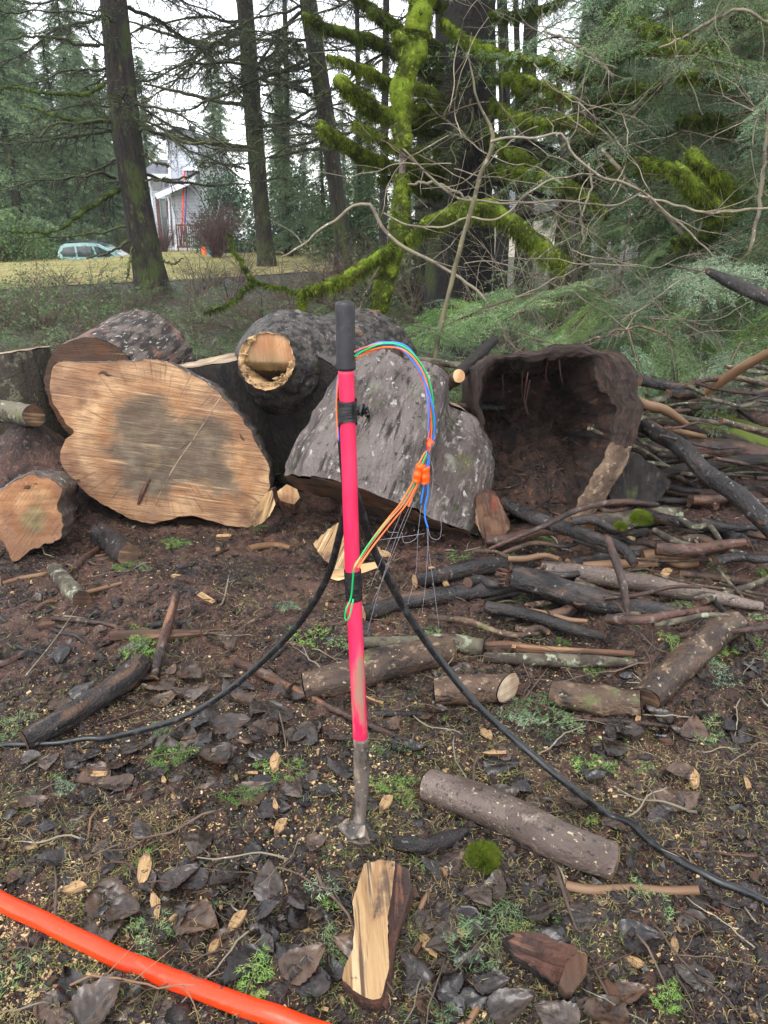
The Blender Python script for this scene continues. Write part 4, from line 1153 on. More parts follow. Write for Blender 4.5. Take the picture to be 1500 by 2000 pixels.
fl('straight brown stick standing against the half buried dark log', [(300, 1322, 2.42), (316, 1262, 2.56), (334, 1200, 2.72), (346, 1158, 2.82)], (15, 19, 17, 13), 'red_limb', ('cut_wood', 'split_orange'), seg=12)
fl('thin curved branch on the churned mud', [(100, 1208), (150, 1212), (220, 1222), (260, 1246), (284, 1256)], (9, 10, 9, 6), 'red_limb', ('cut_muddy', 'split_orange'), seg=8)
fl('orange barked limb crossing under the brown stick', [(214, 1242), (270, 1240), (330, 1238), (392, 1236)], (18, 22, 18, 13), 'split_orange', ('split_orange', 'split_orange'), jag=(.5, .5))
fl('short lichen log with a rusty broken end', [(104, 1112), (130, 1140), (160, 1170)], (26, 36, 36), 'lichen_limb', ('split_orange', 'cut_muddy'), jag=(.6, 0), seg=18)
fl('stubby grey log half buried below the stained round', [(194, 1042), (222, 1064), (250, 1086)], (44, 46, 42), 'wet_bark', ('cut_muddy', 'cut_muddy'), seg=20)
fl('bent dark branch under the black cable', [(462, 1292), (510, 1314), (575, 1345), (650, 1385), (740, 1424), (808, 1452)], (20, 22, 18, 16, 13, 9), 'red_limb', ('cut_wood', 'split_orange'), seg=12)
fl('dark stick crossing just behind the shaft', [(700, 1392), (760, 1394), (820, 1395), (868, 1394)], (10, 12, 11, 8), 'wet_bark', ('cut_muddy', 'split_orange'), seg=8)
fl('broken branch stub poking up between leaning log and hollow log', [(846, 768, 4.35), (880, 745, 4.3), (905, 722, 4.35), (935, 692, 4.45), (966, 664, 4.55)], (24, 27, 24, 20), 'dark_bark', ('split_orange', 'split_orange'), jag=(.3, .7), seg=14)
fl('sawn off limb end pointing out beside the broken branch stub', [(835, 770, 4.5), (870, 752, 4.3), (897, 735, 4.1)], (26, 27, 26), 'brown_limb', ('cut_muddy', 'cut_wood'), seg=16)
fl('thin level stick behind the broken branch stub', [(790, 702, 5.0), (860, 708, 5.0), (960, 726, 5.0)], (14, 13, 12), 'lichen_limb', seg=8)
fl('dark level limb between leaning log and hollow log', [(880, 795, 4.6), (930, 795, 4.6), (985, 795, 4.6)], (18, 18, 16), 'wet_bark', seg=10)
fl('smooth peeled tan pole sticking up at the picture edge', [(1384, 764, 4.6), (1440, 724, 4.4), (1500, 690, 4.2), (1560, 655, 4.0)], (20, 20, 19, 18), 'peeled', ('cut_wood', 'cut_wood'), seg=14)
fl('black bare limb hanging over the fir brush', [(1384, 530, 4.6), (1430, 552, 4.5), (1500, 584, 4.3), (1580, 620, 4.1)], (14, 24, 26, 26), 'wet_bark', ('split_orange', 'cut_muddy'), jag=(1.0, 0), seg=14)
fl('crusty pale limb with grey lichen under the tan pole', [(1290, 800, 4.9), (1360, 770, 4.9), (1440, 752, 4.8), (1540, 735, 4.7)], (16, 20, 20, 18), 'lichen_limb', seg=12)
fl('thin straight twig log beneath the tan pole', [(1240, 790, 4.9), (1300, 786, 4.9), (1390, 796, 4.8), (1520, 785, 4.7)], (14, 14, 12, 10), 'lichen_limb', seg=10)
fl('rotting flat limb at the bottom of the brush pile', [(1250, 934, 4.2), (1340, 915, 4.2), (1450, 900, 4.2), (1560, 895, 4.2)], (16, 22, 22, 18), 'dark_bark', seg=12)
fl('mossy log end near the black wet limb', [(1150, 1065), (1200, 1050), (1260, 1040)], (20, 22, 18), 'dark_bark', seg=12)
fl('pale broken stake low in the limbs', [(1330, 1120), (1400, 1128), (1470, 1140)], (12, 16, 12), 'brown_limb', seg=10)
fl('dark forked root by the mound of dirt', [(770, 1648), (830, 1652), (880, 1640), (910, 1622)], (26, 34, 30, 18), 'wet_bark', ('cut_muddy', 'split_orange'), seg=14, jag=(0, .5))
fl('short peeled stub near the green moss clump', [(868, 1702), (892, 1682), (918, 1660)], (17, 19, 18), 'brown_limb', ('cut_wood', 'cut_wood'), seg=10)
fl('short curved orange twig by the pale plank', [(820, 1778), (830, 1756), (846, 1734)], (13, 12, 9), 'peeled', ('cut_wood', 'cut_wood'), seg=8)
fl('small pale bent stick near the peeled orange stick', [(1075, 1708), (1092, 1722), (1110, 1752), (1134, 1790)], (9, 13, 14, 10), 'brown_limb', ('split_orange', 'cut_wood'), seg=8)
fl('short chewed orange stick at the bottom edge', [(912, 2002), (930, 1972), (952, 1946)], (14, 16, 12), 'peeled', ('cut_wood', 'split_orange'), seg=8)
fl('brown stick lying toward the pale knot of twigs', [(1100, 1402), (1150, 1406), (1230, 1410), (1320, 1420)], (10, 12, 12, 8), 'red_limb', seg=8)

def chips():
    lib = []
    for k, (f, sd) in enumerate((('split_wood', 'red_bark_side'), ('split_wood', 'split_wood'), ('split_orange', 'red_bark_side'), ('cut_dark', 'dark_bark'), ('split_wood', 'split_orange'))):
        th = np.sort(rng.uniform(0, 6.28, 9)); L, W = 1.0, rng.uniform(.2, .45)
        p = np.stack([L * .5 * np.cos(th) * rng.uniform(.7, 1.1, 9), W * .5 * np.sin(th) * rng.uniform(.7, 1.1, 9)], 1)
        n = 9; h = rng.uniform(.10, .2)
        top = np.c_[p, h + rng.normal(0, .03, n)]; bot = np.c_[p * 1.05, np.zeros(n)]
        mb = MB(); cc = top.mean(0); V = np.vstack([top, cc]) * .06; mb.add(V, np.array([[i, (i + 1) % n, n] for i in range(n)]), V[:, [1, 2, 0]] * 3)
        mb2 = MB(); V = np.vstack([top, bot]) * .06; mb2.add(V, np.array([[n + i, n + (i + 1) % n, (i + 1) % n, i] for i in range(n)]), V[:, [1, 2, 0]] * 3)
        lib.append((mb.mesh('split_face', M[f], smooth=False), mb2.mesh('bark_side', M[sd], smooth=False)))
    labs = ['pale split chip with a red bark side strewn on the mud', 'pale split chip strewn on the mud', 'orange brown bark chip strewn on the mud', 'dark wood chip strewn on the mud', 'tan split chip with orange sides strewn on the mud']
    for i in range(150):
        px, py = rng.uniform(-10, 1510), 1040 + 950 * rng.random() ** 1.2
        if covered(px, py): continue
        k = int(rng.choice(5, p=[.16, .22, .12, .4, .10]))
        t = thing('wood_chip', labs[k], 'wood chip', G(px, py, .006), 'wood chips strewn on the mud', (rng.normal(0, .2), rng.normal(0, .2), rng.uniform(0, 6.28)))
        t.scale = (rng.uniform(.4, 1.5) * (1.3 if py < 1300 else 1),) * 3
        for me, nm in zip(lib[k], ('split_face', 'bark_side')):
            o = bpy.data.objects.new(nm, me); COL.objects.link(o); o.parent = t
chips()
def random_limbs():
    kinds = [('wet_bark', 'dark wet stick among the heaped limbs'), ('red_limb', 'reddish brown stick among the heaped limbs'), ('brown_limb', 'brown stick among the heaped limbs'), ('lichen_limb', 'lichen grey stick among the heaped limbs'), ('peeled', 'peeled tan stick among the heaped limbs')]
    for i in range(84):
        px, py = rng.uniform(930, 1530), rng.uniform(915, 1240)
        a = rng.normal(0, .28) + (0 if rng.random() < .95 else .8); l = rng.uniform(60, 260) * (.6 + .4 * (py - 900) / 330)
        k = kinds[rng.choice(5, p=[.34, .24, .2, .14, .08])]; w = rng.choice([6, 9, 13, 20, 26], p=[.25, .3, .22, .15, .08])
        pts = [(px + l * u * math.cos(a), py + l * u * math.sin(a) * .7 + rng.normal(0, 5)) for u in (-.5, -.15, .2, .5)]
        limb('fallen_limb', k[1], 'fallen limb', pts, (w, w * 1.05, w * .95, w * .7), k[0], ('cut_muddy', 'split_orange'), group='sticks heaped with the fallen limbs', seg=10, lift=rng.uniform(0, .09), jag=(0, .6 if rng.random() < .4 else 0))
    for i in range(56):
        px, py = rng.uniform(1225, 1540), rng.uniform(730, 935); Y = rng.uniform(4.1, 5.2)
        a = rng.normal(.12, .3); l = rng.uniform(80, 280)
        k = kinds[rng.choice(5, p=[.3, .2, .14, .3, .06])]; w = rng.choice([5, 8, 12, 20], p=[.25, .35, .25, .15])
        pts = [(px + l * u * math.cos(a), py + l * u * math.sin(a) + rng.normal(0, 5), Y + u * .3) for u in (-.5, -.15, .2, .5)]
        limb('fallen_limb', k[1].replace('among the heaped limbs', 'in the brush pile by the hollow log'), 'fallen limb', pts, (w, w * 1.05, w * .95, w * .6), k[0], ('cut_muddy', 'cut_muddy'), group='sticks in the brush pile by the hollow log', seg=10)
    for i in range(26):
        px, py = rng.uniform(-20, 700), rng.uniform(1045, 1300)
        a = rng.normal(0, .6); l = rng.uniform(30, 130)
        k = kinds[rng.choice(5, p=[.4, .26, .2, .1, .04])]; w = rng.choice([6, 9, 14], p=[.4, .4, .2])
        pts = [(px + l * u * math.cos(a), py + l * u * math.sin(a) * .6 + rng.normal(0, 3)) for u in (-.5, -.15, .2, .5)]
        limb('fallen_limb', k[1].replace('among the heaped limbs', 'half sunk in the churned mud'), 'fallen limb', pts, (w, w * 1.05, w * .95, w * .7), k[0], ('cut_muddy', 'split_orange'), group='sticks half sunk in the churned mud', seg=10, sink=.5, jag=(0, .6 if rng.random() < .4 else 0))
random_limbs()

# ------------------------------------------------------------------ the pink handled tool
def tool():
    base = G(690, 1640, 0.0)
    Y0 = base[1]
    ctl = [(673.5, 588, Y0 + .055), (676, 720, Y0 + .05), (688, 1100, Y0 + .028), (704, 1445, Y0 + .0), (706, 1500, Y0 - .01)]
    P = np.array([At(*q) for q in ctl]); 
    ax = nrm(P[-1] - P[0])
    def at_px(py):                          # point on the shaft's axis at a picture row
        k = np.interp(py, [q[1] for q in ctl], np.arange(len(ctl)))
        i = int(min(k, len(ctl) - 2)); f = k - i
        return P[i] * (1 - f) + P[i + 1] * f
    def rad(wpx, p): return wpx / 2 * zd(p) / 1500
    t = thing('mattock', 'digging mattock standing upright in the mud with pink shaft and black grip', 'mattock', base)
    # grip
    rows = [586, 587, 590, 600, 640, 690, 712, 721, 723, 724]
    ws = [24, 32, 37, 39, 38, 38.5, 38, 38, 37, 30]
    mb = MB(); addtube(mb, resample(np.c_[[at_px(r) for r in rows], [rad(w, at_px(r)) for w, r in zip(ws, rows)]], 40)[:, :3], resample(np.c_[[at_px(r) for r in rows], [rad(w, at_px(r)) for w, r in zip(ws, rows)]], 40)[:, 3], seg=28)
    part(mb, 'grip', M['rubber'], t)
    # shaft
    def shaft(r0, r1, w0, w1, name, mat, mud=None, n=60):
        rr = np.linspace(r0, r1, n); Q = np.array([at_px(r) for r in rr]); W = np.array([rad(w, q) for w, q in zip(np.linspace(w0, w1, n), Q)])
        mb = MB(); addtube(mb, Q, W, seg=28, amp=.0003, freq=60)
        at = None
        if mud is not None:
            m = np.repeat(np.interp(rr, mud[0], mud[1]) * .62, 28); V = mb.V[0]
            ring = np.tile(np.cos(np.linspace(0, 2 * np.pi, 28, endpoint=False) - 2.6), n) * .5 + .5
            at = {'mud': np.r_[m * (.35 + .65 * ring), m[0], m[-1]]}
        return part(mb, name, M[mat], t, attrs=at)
    shaft(718, 1447, 31.5, 29, 'shaft', 'pink_muddy', ([718, 1230, 1300, 1447], [-.6, -.3, .75, .85]))
    # muddy socket and bend
    s = [(704.5, 1440, Y0), (706, 1500, Y0 - .006), (706, 1545, Y0 - .012), (703, 1590, Y0 - .025), (699, 1620, Y0 - .045)]
    Q = np.array([At(*q) for q in s]); Wd = np.array([rad(w, q) for w, q in zip((30.5, 31, 28.5, 25, 27), Q)])
    q = resample(np.c_[Q, Wd], 30)
    mb = MB(); V = addtube(mb, q[:, :3], q[:, 3], seg=26, amp=.0016, freq=50, oval=.03)
    part(mb, 'socket', M['steel_mud'], t)
    # head: an eye block with a broad bent blade
    c = At(699, 1622, Y0 - .048)
    mb = MB()
    def plate(pix, th, up):
        p = np.array([At(*x) for x in pix])
        n = nrm(np.cross(p[1] - p[0], p[2] - p[1]))
        if n[2] < 0: n = -n
        top = p; bot = p - n * th
        N = len(p); VV = np.vstack([top, bot])
        mb.add(VV, np.array([[i, (i + 1) % N, N + (i + 1) % N, N + i] for i in range(N)]), VV)
        for q in (top, bot):
            cc = q.mean(0); n0 = mb.n
            mb.add(np.vstack([q, cc]), np.array([[i, (i + 1) % N, N] for i in range(N)]), np.vstack([q, cc]))
    plate([(676, 1598, Y0 - .03), (686, 1606, Y0 - .045), (712, 1612, Y0 - .06), (713, 1634, Y0 - .08), (686, 1640, Y0 - .085), (660, 1614, Y0 - .05)], .012, 0)
    plate([(660, 1615, Y0 - .052), (686, 1641, Y0 - .086), (712, 1635, Y0 - .083), (722, 1646, Y0 - .075), (704, 1650, Y0 - .095), (684, 1644, Y0 - .092)], .006, 0)
    plate([(713, 1612, Y0 - .06), (712, 1634, Y0 - .082), (723, 1646, Y0 - .07), (716, 1620, Y0 - .05)], .006, 0)
    part(mb, 'mattock_head', M['steel_mud'], t, smooth=False)
    # tape wraps
    def wrap(r0, r1, w, name, seed):
        rr = np.linspace(r0, r1, 26); Q = np.array([at_px(r) for r in rr])
        W = np.array([rad(w, q) for q in Q]) + .0006 * np.sin(np.linspace(0, 14, 26)) * .3 + .0006
        mb = MB(); V, (F, caps), rc = tube(Q, W, seg=28, amp=.0012, freq=40, cap=False)
        # slanting lower edge
        V = V.reshape(26, 28, 3); ang = np.cos(np.linspace(0, 2 * np.pi, 28, endpoint=False) + seed)
        V = V + (ax * .011)[None, None] * ang[None, :, None] * (np.linspace(-.3, 1, 26) if seed < 3 else np.zeros(26))[:, None, None]
        mb.add(V.reshape(-1, 3), F, rc); return part(mb, name, M['tape'], t)
    tp = wrap(776, 824, 37, 'tape_wrap', .2)
    # crumpled tape end on the side
    pq = [(698, 800, Y0 + .02), (706, 797, Y0 + .01), (712, 802, Y0 + .03), (718, 800, Y0 + .0), (721, 812, Y0 + .02), (720, 822, Y0 + .02)]
    def ribbon(pts, w, seed=0, tw=1.2, n=36):
        P = resample(np.array([At(*q) for q in pts]), n)
        T = nrm(np.gradient(P, axis=0)); a = np.linspace(0, tw, n) + .6 * fbm(np.c_[np.arange(n) * .3, np.zeros(n), np.full(n, seed)], 2)
        S = np.cos(a)[:, None] * np.array((0, .3, 1.0)) + np.sin(a)[:, None] * np.array((.3, 1.0, 0))
        ww = np.interp(np.linspace(0, 1, n), np.linspace(0, 1, len(w)), w)[:, None] / 2
        V = np.stack([P - S * ww, P + S * ww * .1 + T * .002, P + S * ww], 1)
        off = np.cross(T, S) * .0006
        VV = np.vstack([(V + off[:, None]).reshape(-1, 3), (V - off[:, None]).reshape(-1, 3)])
        F = []
        for i in range(n - 1):
            for j in range(2):
                q = [i * 3 + j, i * 3 + j + 1, i * 3 + j + 4, i * 3 + j + 3]
                F.append(q); F.append([x + n * 3 for x in q[::-1]])
        return VV, np.array(F), VV
    mb = MB(); mb.both(ribbon(pq, (.012, .022, .028, .022, .02, .012), 2, 3.0)); mb.both(ribbon([(697, 806, Y0 + .02), (706, 806, Y0 + .03), (716, 808, Y0 + .02), (720, 820, Y0 + .01)], (.01, .016, .02, .01), 5, 2.0))
    part(mb, 'loose_tape', M['tape'], t, sub=tp)
    mb = MB(); mb.both(ribbon([(662, 815, Y0 + .06), (664, 840, Y0 + .06), (667, 880, Y0 + .055), (670, 900, Y0 + .05)], (.012, .012, .010, .004), 7, .4))
    part(mb, 'loose_tape', M['tape'], t, sub=tp)
    wrap(1112, 1166, 32.5, 'tape_wrap', 9)
    return Y0, at_px, ribbon
Y0, shaft_at, ribbon = tool()

# ------------------------------------------------------------------ coloured fibre tubes taped to the shaft
def fibre_bundle():
    b = At(840, 870, Y0 + .02)
    t = thing('fiber_bundle', 'looped bundle of coloured fiber tubes taped to the pink shaft', 'fiber cable', b)
    main = [(662, 860, .055), (659, 800, .062), (660, 752, .062), (668, 722, .06), (690, 698, .05), (720, 682, .04), (752, 673, .03), (785, 680, .02), (812, 708, .015), (832, 748, .015), (841, 790, .015), (843, 830, .018), (840, 870, .02), (836, 882, .02)]
    cols = [('w_blue', 'blue_tube'), ('w_orange', 'orange_tube'), ('w_green', 'green_tube'), ('w_brown', 'brown_tube'), ('w_orange', 'orange_tube'), ('w_blue', 'blue_tube'), ('w_slate', 'slate_tube')]
    lower = [(834, 884, .02), (824, 905, .02), (818, 930, .02), (806, 955, .02), (788, 985, .02), (765, 1012, .018), (742, 1040, .012), (722, 1066, .0), (706, 1090, -.015), (694, 1110, -.03)]
    for i, (m, nm) in enumerate(cols):
        off = lambda k, s: 6 * math.sin(1.9 * i + k * s + i * i)
        pts = [At(px + off(k, .7) * (1 if 3 < k < 12 else .3), py + 5 * math.cos(2.3 * i + k * .6) * (1 if 3 < k < 12 else .3), Y0 + d + .006 * math.sin(i + k * .5)) for k, (px, py, d) in enumerate(main)]
        if i in (1, 2, 3, 4) :
            pts += [At(px + (i - 2.5) * 3 + off(k, .5) * .45, py, Y0 + d + .004 * math.sin(i * 2 + k)) for k, (px, py, d) in enumerate(lower)]
            if i == 2: pts += [At(*q) for q in [(686, 1165, Y0 - .02), (676, 1190, Y0 - .03), (674, 1210, Y0 - .03), (682, 1206, Y0 - .04), (690, 1170, Y0 - .03)]]
        else:
            e = [[(836, 900, .02), (832, 930, .02), (826, 960, .02), (822, 985, .02)], [], [], [], [], [(834, 900, .025), (833, 930, .02), (836, 960, .02), (831, 985, .02), (830, 1010, .02), (836, 1032, .02)], [(838, 900, .03), (836, 950, .02)]][i]
            pts += [At(px, py, Y0 + d) for px, py, d in e]
        mb = MB(); n = 130
        addtube(mb, resample(pts, n), .0021, seg=7)
        part(mb, nm, M[m], t)
    # orange tube cut short
    mb = MB(); addtube(mb, resample([At(822, 935, Y0 + .02), At(812, 955, Y0 + .02), At(804, 972, Y0 + .02), At(798, 990, Y0 + .02)], 16), .0024, seg=7); part(mb, 'orange_tube', M['w_orange'], t)
    # bare fibres
    for k, pts in enumerate([[(806, 975), (782, 1030), (760, 1090), (738, 1160), (716, 1240)], [(808, 980), (776, 1060), (748, 1130), (726, 1180)], [(823, 985), (816, 1050), (812, 1120), (796, 1180)], [(834, 1030), (835, 1070), (832, 1130), (824, 1200)], [(836, 1032), (838, 1080), (848, 1150), (858, 1230)],
                             [(837, 890), (846, 920), (842, 970), (838, 990)], [(836, 1030), (842, 1050), (858, 1052), (862, 1030), (860, 1010)], [(785, 1040), (790, 1060), (812, 1052), (818, 1030)], [(738, 1055), (790, 1048), (830, 1042)], [(760, 1020), (758, 1038), (778, 1040)], [(722, 1150), (742, 1100), (768, 1040), (790, 985)]]):
        mb = MB(); addtube(mb, resample([At(px, py, Y0 + .02) for px, py in pts], 24), .00042, seg=5); part(mb, 'bare_fiber', M['fibre'], t)
    # orange flags
    for pts, w in (([(842, 820, .012), (838, 845, .01), (835, 860, .01), (838, 878, .012)], (.014, .026, .02, .028)), ([(834, 862, .006), (842, 866, .006), (848, 864, .01)], (.014, .018, .01))):
        mb = MB(); mb.both(ribbon([(a, b_, Y0 + d) for a, b_, d in pts], w, 3, 1.6, 20)); part(mb, 'orange_flag', M['flag_orange'], t)
    for c, s in (((820, 919), 11), ((831, 924), 8)):
        p = At(c[0], c[1], Y0 + .018); q = At(c[0] - 5 if s > 9 else c[0], c[1] + 20, Y0 + .018)
        q0 = At(c[0] + (4 if s > 9 else 0), c[1] - 12, Y0 + .018)
        mb = MB(); addtube(mb, resample([q0, p, q], 14), np.full(14, s * zd(p) / 1500) * (1 + .08 * np.sin(np.arange(14))), seg=10, oval=.35, amp=.001, freq=80); part(mb, 'orange_tape', M['flag_orange'], t)
fibre_bundle()

# ------------------------------------------------------------------ black cables and the orange conduit
def cable(label, pts, r, mat, name='black_cable', cat='cable', n=140, jacket='jacket', end=None, gl=True):
    P = []
    for q in pts:
        P.append(At(*q) if len(q) == 3 else G(q[0], q[1], r))
    P = resample(np.array(P), n)
    if gl:
        z = hg(P[:, 0], P[:, 1]) + r * .9
        P[:, 2] = np.maximum(P[:, 2], z)
        for _ in range(3): P[1:-1] = P[1:-1] * .5 + (P[:-2] + P[2:]) * .25
    mb = MB(); V = addtube(mb, P, r, seg=18, amp=r * .02, freq=30)
    return tag(mb.obj(name, M[mat], base=P[0]), label, cat)
cable('black cable falling from the tape and curving over the leaf litter to the picture edge',
      [(664, 812, Y0 + .075), (670, 900, Y0 + .08), (676, 980, Y0 + .11), (662, 1050, Y0 + .15), (638, 1130, Y0 + .20), (590, 1210, Y0 + .25), (520, 1285, Y0 + .29), (450, 1345, Y0 + .32), (380, 1390, Y0 + .34), (300, 1420, Y0 + .36), (200, 1443), (100, 1452), (0, 1456), (-120, 1456)], .0095, 'cable')
cable('black cable running down past the stout grey log to the picture corner',
      [(668, 816, Y0 + .085), (684, 930, Y0 + .10), (706, 1000, Y0 + .13), (724, 1060, Y0 + .16), (760, 1135, Y0 + .19), (806, 1215, Y0 + .21), (860, 1290, Y0 + .22), (930, 1375, Y0 + .20), (1000, 1440, Y0 + .18), (1100, 1525, Y0 + .10), (1200, 1600), (1300, 1665), (1400, 1722), (1500, 1766), (1640, 1810)], .0105, 'cable')
def conduit():
    pts = [(-160, 1668), (-60, 1722), (0, 1760), (120, 1818), (250, 1880), (400, 1936), (500, 1974), (610, 2012), (760, 2060)]
    r = .0215
    P = resample(np.array([G(a, b, r) for a, b in pts]), 120)
    P[:, 2] = np.maximum(P[:, 2], hg(P[:, 0], P[:, 1]) + r * .75)
    for _ in range(12): P[1:-1] = P[1:-1] * .5 + (P[:-2] + P[2:]) * .25
    mb = MB(); addtube(mb, P, r, seg=40, amp=.0006, freq=20)
    tag(mb.obj('orange_conduit', M['orange_pipe'], base=P[0]), 'thick bright orange plastic conduit lying across the mud', 'conduit')
conduit()

# ------------------------------------------------------------------ small natural pieces: leaves, sprigs, twigs
def needles(mb, A, B, dens, L, W, flat=.6, fwd=.55, m=0, jit=.25):
    A = np.asarray(A, float); B = np.asarray(B, float)
    ln = np.linalg.norm(B - A, axis=1)
    cnt = np.maximum(1, (ln * dens).astype(int))
    idx = np.repeat(np.arange(len(A)), cnt); N = len(idx)
    u = rng.random(N)[:, None]
    p = A[idx] * (1 - u) + B[idx] * u
    d = nrm(B - A)[idx]
    up = np.array((0, 0, 1.0))
    s = nrm(np.cross(d, up) + 1e-6); w = np.cross(s, d)
    a = rng.uniform(0, 2 * np.pi, N)[:, None]
    side = s * np.sign(np.cos(a)) * (flat + (1 - flat) * np.abs(np.cos(a))) + w * np.sin(a) * (1 - flat * .6)
    dr = nrm(nrm(side) + d * fwd + rng.normal(0, jit, (N, 3)))
    Ln = L * rng.uniform(.6, 1.1, N)[:, None]
    q = nrm(np.cross(dr, rng.normal(0, 1, (N, 3)) + up * 1.2))
    V = np.stack([p - q * W / 2, p + q * W / 2, p + dr * Ln], 1).reshape(-1, 3)
    mb.add(V, np.arange(N * 3).reshape(-1, 3), None, m)

def sliver(mb, A, B, w, m=0):
    """thin three sided stems between A and B"""
    A = np.asarray(A, float); B = np.asarray(B, float); N = len(A)
    d = nrm(B - A); s = nrm(np.cross(d, (0.1, .2, 1.0))); v = np.cross(s, d)
    w = np.broadcast_to(np.asarray(w, float), (N,))[:, None]
    V = np.stack([A + s * w, A - s * w * .5 + v * w * .87, A - s * w * .5 - v * w * .87, B], 1).reshape(-1, 3)
    b = np.arange(N)[:, None] * 4
    mb.add(V, np.vstack([b + np.array([[0, 1, 3]]), b + np.array([[1, 2, 3]]), b + np.array([[2, 0, 3]])]), None, m)

def bough(L, sub=.34, gap=.06, tgap=.035, nl=.022, nw=.0022, dens=220, droop=.25, r0=.006, curve=.12, hang=.25, bare=.12, sparse=1.0):
    """a fir bough along +x: (stem mesh builder, needle mesh builder)"""
    st, nd = MB(), MB()
    n = 16
    t = np.linspace(0, 1, n)
    ph = rng.uniform(0, 6)
    main = np.stack([L * t, curve * L * (np.sin(2.5 * t + ph) - math.sin(ph)) * .5, -droop * L * t ** 2 + .02 * L * np.sin(5 * t + ph)], 1)
    addtube(st, main, np.linspace(r0, r0 * .25, n), seg=6, cap=True)
    sA, sB, nA, nB = [], [], [], []
    k = 0; x = bare
    while x < .98:
        f = x * (n - 1); i = int(f); p = main[i] + (main[min(i + 1, n - 1)] - main[i]) * (f - i)
        T = nrm(main[min(i + 1, n - 1)] - main[i] + 1e-9)
        for sgn in (-1, 1):
            if rng.random() > sparse: continue
            l = sub * L * ((1 - x) ** .75 * .9 + .06) * rng.uniform(.55, 1.1)
            ang = rng.uniform(.75, 1.15)
            S = nrm(np.cross(T, (0, 0, 1.0)))
            d = T * math.cos(ang) + S * sgn * math.sin(ang) + np.array((0, 0, rng.uniform(-.25, .12)))
            q = [p]
            m = max(3, int(l / .05))
            for j in range(m):
                d = nrm(d + np.array((0, 0, -hang / m)) + T * .06 + rng.normal(0, .05, 3))
                q.append(q[-1] + d * l / m)
            q = np.array(q)
            sA.append(q[:-1]); sB.append(q[1:])
            nA.append(q[:-1]); nB.append(q[1:])
            y = .05
            while y < l:
                g = y / l * m; gi = int(min(g, m - 1)); pp = q[gi] + (q[gi + 1] - q[gi]) * (g - gi)
                tt = nrm(q[gi + 1] - q[gi]); SS = nrm(np.cross(tt, (0, 0, 1.0)))
                for s2 in (-1, 1):
                    l2 = (.42 * (l - y) + .015) * rng.uniform(.5, 1.1)
                    e = nrm(tt * .75 + SS * s2 * .75 + np.array((0, 0, rng.uniform(-.3, .1))))
                    e2 = nrm(e + tt * .3 + np.array((0, 0, -hang * .4)))
                    mid = pp + e * l2 * .5; end = mid + e2 * l2 * .5
                    nA += [pp[None], mid[None]]; nB += [mid[None], end[None]]
                    sA.append(pp[None]); sB.append(end[None])
                y += tgap * rng.uniform(.7, 1.3)
        x += gap / L * rng.uniform(.7, 1.3)
    nA.append(main[n // 2:-1]); nB.append(main[n // 2 + 1:])
    sliver(st, np.vstack(sA), np.vstack(sB), r0 * .16 + .0004)
    needles(nd, np.vstack(nA), np.vstack(nB), dens, nl, nw)
    return st, nd

def leaf_mesh(L, W, curl, bend, seed, mat):
    nx, ny = 26, 15
    x = np.linspace(0, 1, nx); y = np.linspace(-1, 1, ny)
    X, Y = np.meshgrid(x, y)
    prof = (np.sin(np.pi * np.clip(X, 0, 1) ** (.55 + .05 * (seed % 4))) ** .7) * (1 - .35 * X)
    edge = 1 + .09 * fbm(np.stack([X.ravel() * 5, np.sign(Y.ravel()) * 3, np.full(X.size, seed)], 1), 3).reshape(X.shape) + .05 * np.sin(X * 50 + seed) * (np.abs(Y) > .9)
    px = (X - .04) * L + .0 * Y
    py = Y * prof * W / 2 * edge
    q = np.stack([X.ravel() * 3, Y.ravel() * 1.6, np.full(X.size, seed * 3.7)], 1)
    nz = fbm(q, 3).reshape(X.shape)
    pz = curl * W * (np.abs(Y) ** 1.7) * np.sign(1) + bend * L * (X - .5) ** 2 + .08 * W * nz + .5 * W * curl * nz * Y + .03 * W * fbm(np.stack([X.ravel() * 8, Y.ravel() * 4, np.full(X.size, seed)], 1), 2).reshape(X.shape)
    V = np.stack([px.ravel(), py.ravel(), pz.ravel()], 1)
    rc = np.stack([px.ravel(), py.ravel(), np.zeros(X.size)], 1)
    i = np.arange(ny - 1)[:, None] * nx; j = np.arange(nx - 1)[None]
    F = np.stack([i + j, i + j + 1, i + nx + j + 1, i + nx + j], 2).reshape(-1, 4)
    blade = MB().add(V, F, rc)
    c = np.array([(-.28 * L, .03 * L * math.sin(seed), .02 * L), (-.12 * L, 0, 0), (0.0, 0, pz[ny // 2, 0]), (.5 * L, 0, pz[ny // 2, nx // 2] + .0004), (.93 * L, 0, pz[ny // 2, -2])])
    stem = MB(); addtube(stem, resample(c, 14), np.linspace(.0014, .0005, 14), seg=5)
    return blade, stem

